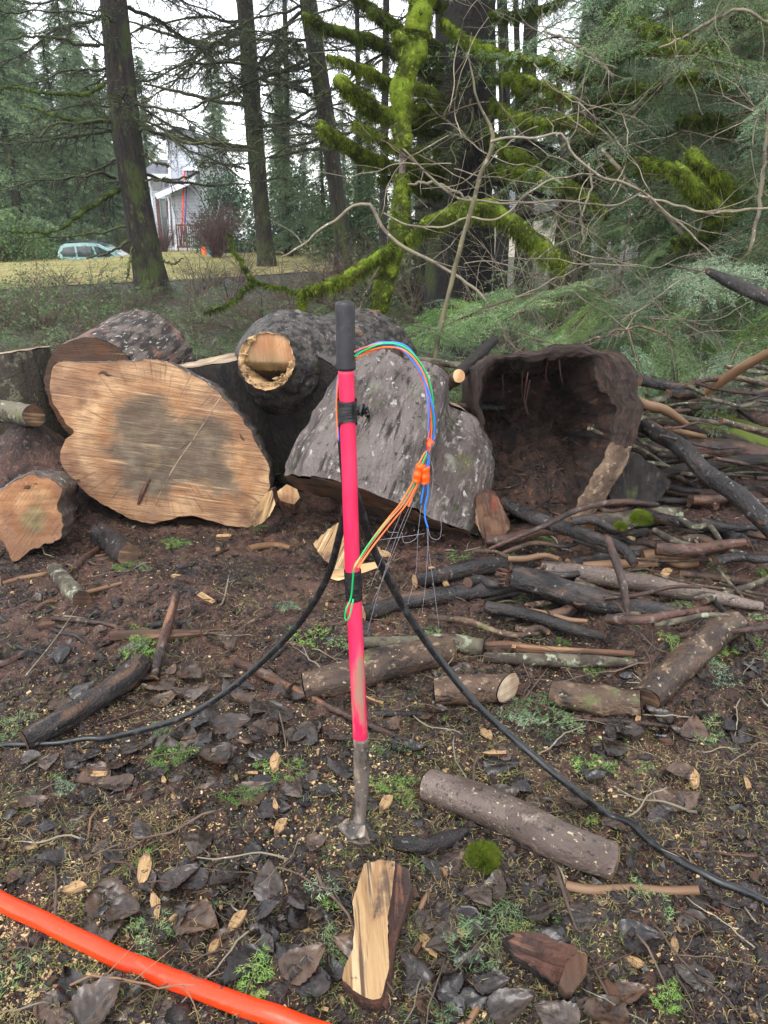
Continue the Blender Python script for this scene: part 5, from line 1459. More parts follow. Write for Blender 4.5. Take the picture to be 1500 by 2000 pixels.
HERO = [   # (px, py, size, kind, yaw, label)
    (600, 1790, .105, 0, .3, 'black shiny leaf cupped over a second leaf beside the pale split plank'),
    (690, 1845, .10, 1, 2.9, 'broad brown veined leaf resting on the pale split plank'),
    (606, 1915, .10, 0, 1.9, 'flat wet leaf with a torn hole below the cupped black leaf'),
    (523, 1785, .075, 0, .2, 'narrow folded black leaf beside the cupped black leaf'),
    (352, 1722, .11, 2, .6, 'grey glossy leaf half pressed into the mud above the conduit'),
    (190, 1760, .095, 0, 2.6, 'dark leaf with a small hole by the orange conduit'),
    (225, 1665, .075, 0, 1.4, 'dark round leaf standing in the bare mud'),
    (275, 1622, .07, 2, 2.2, 'small grey ribbed leaf just above the dark round leaf'),
    (65, 1568, .085, 1, .3, 'pale muddy leaf lit on the bare earth'),
    (94, 1616, .06, 0, .2, 'little black leaf under the pale muddy leaf'),
    (62, 1485, .07, 2, .1, 'slate coloured leaf beneath the cable by the dark log'),
    (235, 1490, .085, 1, 1.0, 'tan papery leaf below the cable bend'),
    (360, 1437, .095, 2, 1.6, 'slate leaf with ragged edge under the cable'),
    (385, 1355, .10, 2, .5, 'large silvery leaf over the leaf heap behind the cable'),
    (455, 1420, .13, 1, .1, 'huge brown leaf folded over the heap under the cable'),
    (520, 1425, .11, 1, 1.2, 'brown creased leaf at the end of the leaf heap'),
    (470, 1373, .085, 1, 3.0, 'long rusty brown leaf on top of the leaf heap'),
    (160, 1350, .10, 0, .5, 'grey black folded leaf beside the half buried dark log'),
    (575, 1360, .09, 2, 1.5, 'upright grey leaf against the bent dark branch'),
    (668, 1500, .10, 0, 2.7, 'two tone wet leaf beside the muddy socket of the tool'),
    (940, 1755, .08, 2, 5.2, 'heart shaped grey leaf with yellow tip below the moss'),
    (1060, 1780, .09, 2, .4, 'silver grey leaf below the peeled orange stick'),
    (1165, 1525, .075, 0, .0, 'black oval leaf above the right running cable'.replace('right running', 'corner running')),
    (1195, 1460, .10, 2, 2.0, 'long grey leaf above the black oval leaf'),
    (1225, 1430, .10, 2, 1.6, 'large grey leaf standing under the slanting brown log'),
    (1345, 1555, .105, 1, .5, 'folded tan leaf shining on the leafy slope'),
    (1205, 1610, .085, 2, 5.6, 'grey leaf tucked against the corner bound cable'),
    (985, 1560, .10, 1, .2, 'brown wet leaf lying along the stout grey log'),
    (1000, 1975, .11, 2, .3, 'big blue grey leaf at the bottom edge'),
    (880, 1815, .085, 2, .9, 'dull grey leaf between the plank and the bark chunk'),
    (200, 1965, .12, 2, 1.0, 'large grey leaf below the orange conduit'),
    (875, 1925, .08, 0, .4, 'thin dark curled leaf by the bark chunk'),
    (1085, 1990, .10, 2, 2.6, 'pale grey leaf cut off by the bottom edge'),
    (1290, 1590, .085, 0, 3.4, 'dark leaf among grass below the dirt mound'),
    (650, 1900, .07, 0, 2.0, 'small black leaf tucked under the pale plank'),
]
def leaves():
    lib = {}
    mats = ['leaf_dark', 'leaf_brown', 'leaf_grey']
    for k in range(3):
        for v in range(6):
            L = 1.0
            b, s = leaf_mesh(L, rng.uniform(.75, 1.05), rng.uniform(-.12, .18), rng.uniform(-.2, .2), k * 7 + v * 1.3, mats[k])
            # built at 10 cm
            for q in (b, s):
                q.V = [x * .1 for x in q.V]; q.rc = [x * .1 for x in q.rc]
            lib[k, v] = (b.mesh('leaf_blade', M[mats[k]]), s.mesh('leaf_stalk', M['dark_twig']))
    def put(p, size, k, v, yaw, tilt, label, group):
        t = thing('fallen_leaf', label, 'leaf', p, group)
        t.rotation_euler = (tilt[0], tilt[1], yaw); t.scale = (size / .1,) * 3
        for me, nm in zip(lib[k, v], ('leaf_blade', 'leaf_stalk')):
            o = bpy.data.objects.new(nm, me); COL.objects.link(o); o.parent = t
    for i, (px, py, s, k, yaw, lab) in enumerate(HERO):
        p = G(px, py, .012)
        sh = np.array((math.cos(yaw), math.sin(yaw), 0)) * s * .45
        put(p - sh + (0, 0, .006), s, k, i % 6, yaw, (rng.normal(0, .18), rng.normal(-.05, .15)), lab, None)
    done = 0
    lab = {0: 'black wet leaf in the scattered leaf litter on the mud', 1: 'brown wet leaf in the scattered leaf litter on the mud', 2: 'grey glossy leaf in the scattered leaf litter on the mud'}
    while done < 240:
        px, py = rng.uniform(-20, 1520), 1150 + 850 * rng.random() ** .8
        w = .20 + 1.2 * math.exp(-((px - 420) / 200) ** 2 - ((py - 1420) / 110) ** 2) + .5 * math.exp(-((px - 1200) / 260) ** 2 - ((py - 1490) / 90) ** 2) + .5 * math.exp(-((px - 700) / 420) ** 2 - ((py - 1850) / 150) ** 2)
        if px > 1250 and py > 1560: w *= .4
        if rng.random() > w or covered(px, py): continue
        p = G(px, py, .008)
        k = int(rng.choice([0, 1, 2], p=[.45, .25, .3]))
        put(p, rng.uniform(.055, .125), k, int(rng.integers(6)), rng.uniform(0, 6.3), (rng.normal(0, .13), rng.normal(0, .13)), lab[k], 'leaves scattered over the mud')
        done += 1
leaves()

def sprigs():
    lib = []
    for k in range(5):
        mat = ['needle_bright', 'needle', 'needle_bright', 'needle_blue', 'needle'][k]
        s, n = bough(.22, sub=.5, gap=.028, tgap=.03, nl=.021, nw=.0022, dens=420, droop=.12, r0=.0026, hang=.2, bare=.05)
        lib.append((s.mesh('stem', M['dark_twig']), n.mesh('needles', M[mat], smooth=False)))
    def put(p, yaw, sc, k, tilt, label, group=None):
        t = thing('fir_sprig', label, 'fir sprig', p, group)
        t.rotation_euler = (tilt[0], tilt[1], yaw); t.scale = (sc,) * 3
        for me, nm in zip(lib[k], ('stem', 'needles')):
            o = bpy.data.objects.new(nm, me); COL.objects.link(o); o.parent = t
    for px, py, sc, yaw, k, lab in [(278, 1262, 1.15, 1.3, 0, 'bright fir sprig beside the brown stick'), (612, 1235, 1.25, .7, 0, 'bright green fir sprig beyond the black cable'), (5, 1420, .9, .4, 4, 'fir sprig at the picture edge above the cable'),
                                    (620, 1715, .75, 1.45, 3, 'blue green fir sprig above the cupped black leaf'), (484, 1930, .7, 1.4, 0, 'yellow green fir sprig standing near the conduit'), (1060, 1400, 1.3, -1.1, 1, 'large drooping fir sprig below the pale ended log'),
                                    (905, 1088, .9, .2, 0, 'bright fir sprig at the leaning log foot'), (1055, 1055, .8, 2.6, 0, 'fir sprig under the thin curved peeled stick'), (1165, 1495, .9, .5, 0, 'lime green fir sprig above the black oval leaf'),
                                    (955, 1850, 1.0, .6, 1, 'fir sprig between the leaf and the bark chunk'), (1120, 1960, 1.3, -.2, 3, 'long fir sprig below the bark chunk'), (1375, 1425, .8, .9, 4, 'fir sprig on the dirt mound'),
                                    (755, 1520, .8, .2, 0, 'mossy green sprig near the tool socket'), (340, 1060, .9, -.3, 0, 'fir sprig below the stained round'), (20, 870, 1.2, .5, 0, 'bright fir sprig by the small grey log'), (240, 1105, .7, .5, 0, 'small fir sprig on the churned earth'),
                                    (330, 1480, .8, .1, 0, 'fir sprig under the leaf heap'), (20, 1890, 1.2, .4, 1, 'fir sprig below the orange conduit'), (660, 1745, .6, 1.2, 0, 'little fir sprig against the pale plank'), (650, 1870, .6, 1.5, 1, 'dark fir sprig left of the plank base'.replace(' left of', ' beside')),
                                    (500, 1030, .7, .6, 1, 'fir sprig at the pale splinter slab'), (770, 1455, 1.0, -.4, 1, 'grey green fir sprig behind the tool socket')]:
        p = G(px, py, .012); put(p - np.array((math.cos(yaw), math.sin(yaw), 0)) * .1 * sc, yaw, sc, k, (rng.normal(0, .15), rng.uniform(-.35, -.05)), lab)
    done = 0
    while done < 100:
        px, py = rng.uniform(-20, 1520), rng.uniform(1020, 2000)
        if done < 34: px, py = rng.uniform(940, 1520), rng.uniform(920, 1300)
        w = .25 + .8 * math.exp(-((px - 850) / 260) ** 2 - ((py - 1470) / 90) ** 2) + .5 * math.exp(-((px - 1250) / 260) ** 2 - ((py - 1180) / 150) ** 2) + .4 * math.exp(-((px - 1000) / 300) ** 2 - ((py - 1900) / 100) ** 2)
        if px > 1250 and 1560 < py < 1850: w *= .4
        if rng.random() > w or covered(px, py): continue
        k = int(rng.integers(5))
        put(G(px, py, .008), rng.uniform(0, 6.3), rng.uniform(.35, .85), k, (rng.normal(0, .2), rng.normal(-.08, .15)), 'small green fir sprig dropped on the mud among twigs', 'fir sprigs dropped on the mud')
        done += 1
sprigs()

def twig_mesh(L, r, forks, seed):
    mb = MB()
    n = 12; t = np.linspace(0, 1, n)
    P = np.stack([L * t, .14 * L * fbm(np.c_[t * 3, t * 0, t * 0 + seed], 3), .10 * L * fbm(np.c_[t * 3, t * 0 + 7, t * 0 + seed], 3)], 1)
    addtube(mb, P, np.linspace(r, r * .45, n), seg=6, amp=r * .25, freq=.7 / r)
    for k in range(forks):
        i = int(rng.uniform(.25, .85) * n); l = L * rng.uniform(.15, .4); s = rng.choice([-1, 1])
        d = nrm(np.array((.8, s * rng.uniform(.4, 1), rng.uniform(-.1, .5))))
        addtube(mb, resample([P[i], P[i] + d * l * .5 + rng.normal(0, .03 * l, 3), P[i] + d * l + rng.normal(0, .1 * l, 3)], 6), np.linspace(r * .5, r * .2, 6), seg=5)
    return mb
def twigs():
    lib = []
    for m, v in (('dark_twig', 5), ('pale_twig', 3), ('red_limb', 2), ('peeled', 2)):
        for k in range(v):
            lib.append((m, twig_mesh(rng.uniform(.18, .4), rng.uniform(.002, .0045), int(rng.integers(0, 4)), k * 3.1 + len(m)).mesh('twig', M[m])))
    labs = {'dark_twig': 'thin dark twig lying loose on the littered mud', 'pale_twig': 'thin pale twig lying loose on the littered mud', 'red_limb': 'thin reddish twig lying loose on the littered mud', 'peeled': 'thin peeled orange twig lying loose on the littered mud'}
    for i in range(290):
        px, py = rng.uniform(-30, 1530), 1030 + 970 * rng.random() ** 1.1
        if i > 200: px, py = rng.uniform(780, 1530), rng.uniform(940, 1420)
        if covered(px, py): continue
        m, me = lib[rng.choice(len(lib), p=[.11] * 5 + [.09] * 3 + [.06] * 2 + [.03] * 2)] if True else None
        p = G(px, py, .008)
        o = bpy.data.objects.new('twig', me); COL.objects.link(o); o.location = tuple(p)
        o.rotation_euler = (rng.uniform(0, 6), rng.normal(0, .12), rng.uniform(0, 6.3)); o.scale = (rng.uniform(.6, 1.2),) * 3
        tag(o, labs[m], 'twig', 'twigs scattered over the mud')
    for lab, pts, r, m in [('thin upright twig stuck in the mud above the conduit', [(106, 1800), (110, 1730), (104, 1655)], .004, 'dark_twig'), ('yellow grass stalk bent beside the conduit', [(402, 1755), (420, 1790), (434, 1850)], .0035, 'peeled'),
                           ('long thin stick beside the leafy bark chunk', [(1085, 1690), (1120, 1800), (1165, 1900), (1215, 1995)], .005, 'dark_twig'), ('thin forked stick crossing the pale ended log', [(1000, 1410), (1025, 1365), (1070, 1305)], .005, 'dark_twig'),
                           ('long thin pale twig over the churned mud', [(50, 1320), (110, 1245), (162, 1168)], .0025, 'pale_twig'), ('slim brown stick under the cable loop', [(190, 1415), (240, 1400), (298, 1380)], .006, 'red_limb'),
                           ('fine brown twig hanging by the leaf heap', [(545, 1390), (556, 1440), (568, 1535)], .003, 'dark_twig'), ('slanting twig across the slanting brown log', [(1395, 1188), (1330, 1250), (1290, 1320)], .004, 'red_limb'),
                           ('fine twig arching from the slanting brown log', [(1250, 1100), (1300, 1140), (1330, 1200), (1340, 1240)], .005, 'brown_limb'), ('thin twig lying over the lichen limb', [(790, 1300), (850, 1325), (872, 1310)], .003, 'dark_twig')]:
        P = resample(np.array([G(a, b, .015) for a, b in pts]), 20); mb = MB(); addtube(mb, P, np.linspace(r, r * .5, 20), seg=7, amp=r * .2, freq=.6 / r)
        tag(mb.obj('twig', M[m], base=P[0]), lab, 'twig')
twigs()

# moss clumps
def moss_clump(label, px, py, rpx, Y=None, h=.5):
    p = At(px, py, Y) if Y else G(px, py, .0); r = rpx * zd(p) / 1500
    t = np.linspace(0, 1, 700)
    th = rng.uniform(0, 6.28, 2600); ph = np.arccos(rng.random(2600))
    d = np.stack([np.cos(th) * np.sin(ph), np.sin(th) * np.sin(ph), np.cos(ph) * h], 1)
    A = p + d * r * (.75 + .25 * fbm(d * 2.5, 2))[:, None] * .8
    mb = MB(); needles(mb, A, A + nrm(d) * r * .15, 30 / r, r * .5, r * .035, flat=.1, fwd=1.2)
    bm = bpy.data.meshes.new('x'); bpy.data.meshes.remove(bm)
    n = 14; u = np.linspace(0, 2 * np.pi, n, endpoint=False)
    core = MB(); V, F = [], []
    for k in range(7):
        a = k / 6 * math.pi / 2
        V.append(p + np.stack([np.cos(u) * math.cos(a), np.sin(u) * math.cos(a), np.full(n, math.sin(a) * h)], 1) * r * .8)
    V = np.vstack(V); j = np.arange(n); kk = (j + 1) % n
    F = np.vstack([np.stack([q * n + j, q * n + kk, (q + 1) * n + kk, (q + 1) * n + j], 1) for q in range(6)])
    core.add(V + (.4 * r * fbm(V * (1.1 / r), 3))[:, None] * np.array((1, 1, .7)), F)
    t = thing('moss_clump', label, 'moss', p)
    part(core, 'moss_base', M['moss_dark'], t); part(mb, 'moss_foliage', M['moss'], t, smooth=False)
moss_clump('bright moss clump beside the stout grey log', 945, 1682, 40)
moss_clump('green moss tuft on the lichen covered log piece', 1252, 1016, 22, 3.45, .8)
moss_clump('mossy knob beside the green moss tuft', 1212, 1030, 13, 3.45, .8)
moss_clump('low moss patch under the cable and the pale ended log', 890, 1345, 24, None, .6)

# ------------------------------------------------------------------ uncountable litter
def litter():
    # crumbs of soil
    N = 24000
    px = rng.uniform(-60, 1560, N); py = 840 + 1190 * rng.random(N)
    d = np.stack([(px - 750) / 1500, cP + (-(py - 1000) / 1500) * sP, -sP + (-(py - 1000) / 1500) * cP], 1)
    def drop(d, up):
        t = (CAMZ - .02) / -d[:, 2]
        for _ in range(6):
            p = np.array((0, 0, CAMZ)) + d * t[:, None]
            t = t + ((p[:, 2] - hg(p[:, 0], p[:, 1]) - up) / -d[:, 2]) * .8
        return np.array((0, 0, CAMZ)) + d * t[:, None]
    P = drop(d, .001)
    cl = fbm(P * 3.2, 3)
    P = P[cl > -.12]; N = len(P)
    ico = np.array([(0, 0, 1), (1, 0, .1), (0, 1, -.1), (-1, 0, .1), (0, -1, -.1), (0, 0, -1)], float)
    F0 = np.array([(0, 1, 2), (0, 2, 3), (0, 3, 4), (0, 4, 1), (5, 2, 1), (5, 3, 2), (5, 4, 3), (5, 1, 4)])
    s = np.exp(rng.normal(math.log(.0050), .55, N)).clip(.002, .022)
    a = rng.uniform(0, 6.28, N)
    V = ico[None] * (s[:, None, None] * rng.uniform(.6, 1.3, (N, 6, 1)) * np.array((1, 1, .75)))
    c, q = np.cos(a)[:, None], np.sin(a)[:, None]
    V = np.stack([V[..., 0] * c - V[..., 1] * q, V[..., 0] * q + V[..., 1] * c, V[..., 2]], 2) + P[:, None]
    mb = MB().add(V.reshape(-1, 3), (F0[None] + np.arange(N)[:, None, None] * 6).reshape(-1, 3))
    tag(mb.obj('soil_crumbs', M['crumb'], smooth=False), kind='stuff')
    # larger clods
    N = 5200
    px = rng.uniform(-60, 1560, N); py = 850 + 1165 * rng.random(N)
    w = .16 + .5 * (px < 160) * (py < 960) + .9 * np.exp(-((px - 250) / 330) ** 2 - ((py - 1150) / 110) ** 2) + 1.0 * np.exp(-((px - 1420) / 170) ** 2 - ((py - 1360) / 120) ** 2) + .5 * np.exp(-((px - 950) / 260) ** 2 - ((py - 1215) / 50) ** 2) + .4 * np.exp(-((px - 1350) / 200) ** 2 - ((py - 1780) / 130) ** 2)
    k = rng.random(N) < w; px, py = px[k], py[k]; N = len(px)
    d = np.stack([(px - 750) / 1500, cP + (-(py - 1000) / 1500) * sP, -sP + (-(py - 1000) / 1500) * cP], 1)
    P = drop(d, -.002)
    th = np.linspace(0, 2 * np.pi, 9)[:-1]; U = [np.array((0, 0, 1.0))]
    for a in (.6, 1.15, 1.7, 2.3): U += [np.array((math.sin(a) * math.cos(q + a), math.sin(a) * math.sin(q + a), math.cos(a))) for q in th]
    U = np.array(U); F = [(0, 1 + j, 1 + (j + 1) % 8) for j in range(8)]
    for r_ in range(3):
        for j in range(8):
            a, b, c, e = 1 + r_ * 8 + j, 1 + r_ * 8 + (j + 1) % 8, 9 + r_ * 8 + (j + 1) % 8, 9 + r_ * 8 + j
            F += [(a, e, c), (a, c, b)]
    F = np.array(F)
    s = np.exp(rng.normal(math.log(.009), .45, N)).clip(.004, .024)
    q = np.broadcast_to(U[None], (N, len(U), 3)) * 1.9 + rng.uniform(-40, 40, (N, 1, 3))
    f = 1 + 1.1 * fbm(q.reshape(-1, 3), 4, .65).reshape(N, -1)
    V = U[None] * f[..., None] * s[:, None, None] * np.array((1, 1, .7)) * rng.uniform(.7, 1.35, (N, 1, 3)) + P[:, None]
    tag(MB().add(V.reshape(-1, 3), (F[None] + np.arange(N)[:, None, None] * len(U)).reshape(-1, 3)).obj('soil_clods', M['crumb']), kind='stuff')
    # dark bark flakes and leaf scraps
    N = 14000
    px = rng.uniform(-60, 1560, N); py = 840 + 1185 * rng.random(N)
    d = np.stack([(px - 750) / 1500, cP + (-(py - 1000) / 1500) * sP, -sP + (-(py - 1000) / 1500) * cP], 1)
    P = drop(d, .004); P = P[rng.random(N) < .25 + .75 * sst(-.2, .2, fbm(P * 2.6 + 23, 3))]; N = len(P)
    L = np.exp(rng.normal(math.log(.016), .5, N)).clip(.006, .05)[:, None]; W = L * rng.uniform(.3, .8, (N, 1))
    a = rng.uniform(0, 6.28, N); e1 = nrm(np.stack([np.cos(a), np.sin(a), rng.normal(0, .3, N)], 1)); e2 = nrm(np.cross(np.stack([rng.normal(0, .4, N), rng.normal(0, .4, N), np.ones(N)], 1), e1)); e3 = np.cross(e1, e2)
    rows = []
    for x, y, z in ((-.5, -.1, 0), (-.1, -.5, .08), (.3, -.35, .02), (.55, .05, .12), (.1, .5, .05), (-.3, .35, .1)):
        rows.append(P + e1 * L * (x + rng.normal(0, .08, (N, 1))) + e2 * W * (y + rng.normal(0, .08, (N, 1))) + e3 * L * (z + rng.normal(0, .05, (N, 1))))
    V = np.stack(rows + [r - e3 * .0018 for r in rows], 1)
    F4 = np.array([(0, 1, 4, 5), (1, 2, 3, 4), (11, 10, 7, 6), (10, 9, 8, 7)] + [(i, 6 + i, 6 + (i + 1) % 6, (i + 1) % 6) for i in range(6)])
    tag(MB().add(V.reshape(-1, 3), (F4[None] + np.arange(N)[:, None, None] * 12).reshape(-1, 4)).obj('bark_litter', M['flake'], smooth=False), kind='stuff')
    # wood chips: small flat flakes
    N = 62000
    px = rng.uniform(-60, 1560, N); py = 1030 + 1000 * rng.random(N)
    d = np.stack([(px - 750) / 1500, cP + (-(py - 1000) / 1500) * sP, -sP + (-(py - 1000) / 1500) * cP], 1)
    P = drop(d, .002)
    g = lambda x, y, sx, sy: np.exp(-((px - x) / sx) ** 2 - ((py - y) / sy) ** 2)
    w = .10 + .9 * g(60, 1900, 150, 130) + .8 * g(310, 1430, 180, 60) + .6 * g(640, 1560, 120, 90) + .5 * g(1000, 1480, 260, 80) + .35 * g(560, 1640, 150, 80) + .4 * g(1300, 1800, 160, 110) + .35 * g(150, 1120, 150, 60) + .4 * g(230, 1780, 120, 60) + .4 * g(960, 1950, 200, 60)
    w *= .5 + .9 * sst(-.1, .3, fbm(P * 4.5 + 40, 3))
    P = P[rng.random(N) < w]; N = len(P)
    L = np.exp(rng.normal(math.log(.0048), .5, N)).clip(.002, .018); W = L * rng.uniform(.25, .7, N)
    yaw = rng.uniform(0, 6.28, N)
    e1 = np.stack([np.cos(yaw), np.sin(yaw), rng.normal(0, .3, N)], 1); e1 = nrm(e1)
    e2 = nrm(np.cross(np.stack([rng.normal(0, .35, N), rng.normal(0, .35, N), np.ones(N)], 1), e1))
    e3 = np.cross(e1, e2)
    h = (W * .25)[:, None]
    b = [P - e1 * L[:, None] / 2 - e2 * W[:, None] / 2, P + e1 * L[:, None] / 2 - e2 * W[:, None] * .3, P + e1 * L[:, None] * .45 + e2 * W[:, None] / 2, P - e1 * L[:, None] * .4 + e2 * W[:, None] * .4]
    V = np.stack([x + e3 * h for x in b] + [x - e3 * h for x in b], 1)
    F0 = np.array([(0, 1, 2, 3), (7, 6, 5, 4), (0, 4, 5, 1), (1, 5, 6, 2), (2, 6, 7, 3), (3, 7, 4, 0)])
    tag(MB().add(V.reshape(-1, 3), (F0[None] + np.arange(N)[:, None, None] * 8).reshape(-1, 4)).obj('wood_chips', M['chip'], smooth=False), kind='stuff')
    # needles, grass bits and fibres
    for nm, mat, N, ll, ww, wt in (('needle_litter', 'litter', 42000, .024, .0014, 0), ('grass_litter', 'needle_bright', 14000, .022, .0014, 1), ('root_litter', 'dark_twig', 16000, .034, .0016, 0)):
        px = rng.uniform(-60, 1560, N); py = 1020 + 1010 * rng.random(N)
        d = np.stack([(px - 750) / 1500, cP + (-(py - 1000) / 1500) * sP, -sP + (-(py - 1000) / 1500) * cP], 1)
        P = drop(d, .003)
        w = .25 + .75 * sst(-.15, .25, fbm(P * (5 if wt else 3) + 11 + wt * 5, 3))
        g = lambda x, y, sx, sy: np.exp(-((px - x) / sx) ** 2 - ((py - y) / sy) ** 2)
        if wt: w = w * (.12 + g(800, 1480, 260, 110) + .6 * g(620, 1530, 140, 100) + .6 * g(60, 1920, 160, 120) + .4 * g(1250, 1520, 200, 70))
        P = P[rng.random(N) < w]; N = len(P)
        yaw = rng.uniform(0, 6.28, N)
        dr = nrm(np.stack([np.cos(yaw), np.sin(yaw), rng.normal(.15, .3 + .25 * wt, N)], 1))
        L = ll * rng.uniform(.4, 1.5, N)[:, None]
        q = nrm(np.cross(dr, np.stack([rng.normal(0, .5, N), rng.normal(0, .5, N), np.ones(N)], 1)))
        bend = q * L * rng.normal(0, .18, (N, 1)) + np.array((0, 0, 1)) * L * .06
        V = np.stack([P - q * ww / 2, P + q * ww / 2, P + dr * L * .5 + bend + q * ww / 2, P + dr * L * .5 + bend - q * ww / 2, P + dr * L], 1).reshape(-1, 3)
        b = np.arange(N)[:, None] * 5
        mb = MB().add(V, b + np.array([[0, 1, 2, 3]]))
        mb.T.append(b + np.array([[3, 2, 4]])); mb.mt.append(np.zeros(N, int))
        tag(mb.obj(nm, M[mat], smooth=False), kind='stuff')
litter()
M['dead_limb'] = pm('dead_limb', (46, 38, 32), [((26, 22, 20), 9, .42, .62), ((70, 62, 48), 20, .56, .7)], rough=.85, up=((64, 74, 30), 1.15, 1.5, 6), bump=([(24, (1, 1, .6), 1)], .8, .02))
# ------------------------------------------------------------------ trees
def fuzz(mb, path, rad, per_m, L, W, down=.8, rr=1.0, m=0):
    """hanging and sprouting moss strands on a limb"""
    path = np.asarray(path); n = len(path)
    s = np.r_[0, np.cumsum(np.linalg.norm(np.diff(path, axis=0), axis=1))]
    N = int(s[-1] * per_m)
    u = rng.uniform(0, s[-1], N)
    T, X, Y = frames(path)
    ix = np.clip(np.searchsorted(s, u) - 1, 0, n - 2); f = ((u - s[ix]) / (s[ix + 1] - s[ix] + 1e-9))[:, None]
    c = path[ix] * (1 - f) + path[ix + 1] * f
    r = np.interp(u, s, np.broadcast_to(rad, (n,)))[:, None] * rr
    a = rng.uniform(0, 6.28, N)[:, None]
    o = X[ix] * np.cos(a) + Y[ix] * np.sin(a)
    p = c + o * r * .92
    d = nrm(o * .7 + np.array((0, 0, -down)) + rng.normal(0, .3, (N, 3)))
    l = L * rng.uniform(.35, 1.2, N)[:, None] * (1 + .9 * np.clip(-o[:, 2:3], 0, 1))
    q = nrm(np.cross(d, rng.normal(0, 1, (N, 3))))
    V = np.stack([p - q * W / 2, p + q * W / 2, p + d * l], 1).reshape(-1, 3)
    mb.add(V, np.arange(N * 3).reshape(-1, 3), None, m)

def pxpath(pts, w, n=40, wob=.0):
    P = np.array([At(*q) for q in pts])
    w = np.interp(np.linspace(0, 1, len(pts)), np.linspace(0, 1, len(w)), w)
    r = np.array([x / 2 * zd(p) / 1500 for x, p in zip(w, P)])
    Q = resample(np.c_[P, r], n)
    p = Q[:, :3]
    if wob: p = p + wob * np.stack([fbm(np.c_[np.arange(n) * .35, np.full(n, 9.1 * k), np.full(n, P[0][0])], 3) for k in range(3)], 1)
    return p, Q[:, 3]

def dead_branch_mesh(L, r, seed, needle=0.0, droop=.25, twn=26, lift=.0):
    st, nd = MB(), MB()
    n = 26; t = np.linspace(0, 1, n)
    P = np.stack([L * t, .16 * L * fbm(np.c_[t * 2.5, t * 0, t * 0 + seed], 3), -droop * L * t ** 1.4 + lift * L * t ** 3 + .08 * L * fbm(np.c_[t * 3.5, t * 0 + 5, t * 0 + seed], 3)], 1)
    addtube(st, P, r * (1 - .85 * t), seg=7, amp=r * .35, freq=.5 / r, stretch=.5)
    A, B, W = [], [], []
    fA, fB = [], []
    for k in range(twn):
        u = rng.uniform(.12, .97); f = u * (n - 1); i = int(f); p = P[i] + (P[i + 1] - P[i]) * (f - i)
        T = nrm(P[i + 1] - P[i]); s = rng.choice([-1, 1])
        l = L * rng.uniform(.12, .36) * (1.15 - u)
        d = nrm(T * .8 + np.array((0, s * rng.uniform(.4, 1.0), rng.uniform(-.5, .35))))
        q = [p]
        for j in range(5):
            d = nrm(d + rng.normal(0, .16, 3) + np.array((0, 0, -.08))); q.append(q[-1] + d * l / 5)
        q = np.array(q)
        addtube(st, q, np.linspace(r * .32, r * .08, 6) * rng.uniform(.6, 1.1), seg=5, cap=False)
        for j in range(1, 6):
            for _ in range(3):
                e = nrm(d + rng.normal(0, .7, 3) + np.array((0, 0, -.25))); ll = l * rng.uniform(.12, .4)
                A.append(q[j]); B.append(q[j] + e * ll); W.append(r * .07 + .001)
                fA.append(q[j]); fB.append(q[j] + e * ll)
    A, B = np.array(A), np.array(B)
    sliver(st, A, B, np.array(W))
    if needle > 0:
        k = rng.random(len(A)) < needle
        needles(nd, A[k], B[k] + np.array((0, 0, -.03)), 70, .045, .009)
    return st, nd
DB = []
for k in range(6):
    s, n = dead_branch_mesh(3.0, .030, k * 4.4, .24, droop=.12 + .04 * (k % 3), twn=34, lift=(.15 if k % 2 else 0))
    DB.append((s.mesh('branch', M['dead_limb']), n.mesh('needles', M['needle_dark'], smooth=False)))

def trunk_part(t, pts, w, mat, n=70, seg=36, ridge=.03, flare=1.25, name='trunk', up=9.0):
    P, r = pxpath(pts, w, n)
    d = nrm(P[0] - P[1]) if P[0][2] > P[-1][2] else nrm(P[-1] - P[-2])
    if P[0][2] > P[-1][2]: P, r = P[::-1], r[::-1]
    d = nrm(P[-1] - P[-4]); top = P[-1] + d * up * np.linspace(.1, 1, 10)[:, None]
    P = np.vstack([P, top]); r = np.r_[r, r[-1] * np.linspace(.98, .7, 10)]
    g = float(hg(P[0][0], P[0][1])[0])
    P0 = np.array((P[0][0], P[0][1], g - .15))
    if P[0][2] > g:
        k = 8; low = np.stack([P0 + (P[0] - P0) * q for q in np.linspace(0, 1, k, endpoint=False)])
        P = np.vstack([low, P]); r = np.r_[np.full(k, r[0]), r]
    z = P[:, 2] - g
    r = r * (1 + (flare - 1) * np.exp(-np.clip(z, 0, None) / .35))
    mb = MB(); addtube(mb, P, r, seg=seg, amp=.05 * r.mean(), freq=2.2 / r.mean() * .5, stretch=.25, ridge=ridge * r.mean() * 2, cap=True)
    o = part(mb, name, M[mat], t)
    return o, P, r

def put_branch(t, base, p, yaw, pitch, roll, sc, k, needle=True, lib=None, nm='branch'):
    lib = lib or DB
    o = bpy.data.objects.new(nm, lib[k][0]); COL.objects.link(o); o.parent = t
    o.location = tuple(np.asarray(p) - base); o.rotation_euler = (roll, pitch, yaw); o.scale = (sc,) * 3
    if needle:
        c = bpy.data.objects.new('needles', lib[k][1]); COL.objects.link(c); c.parent = o
    return o

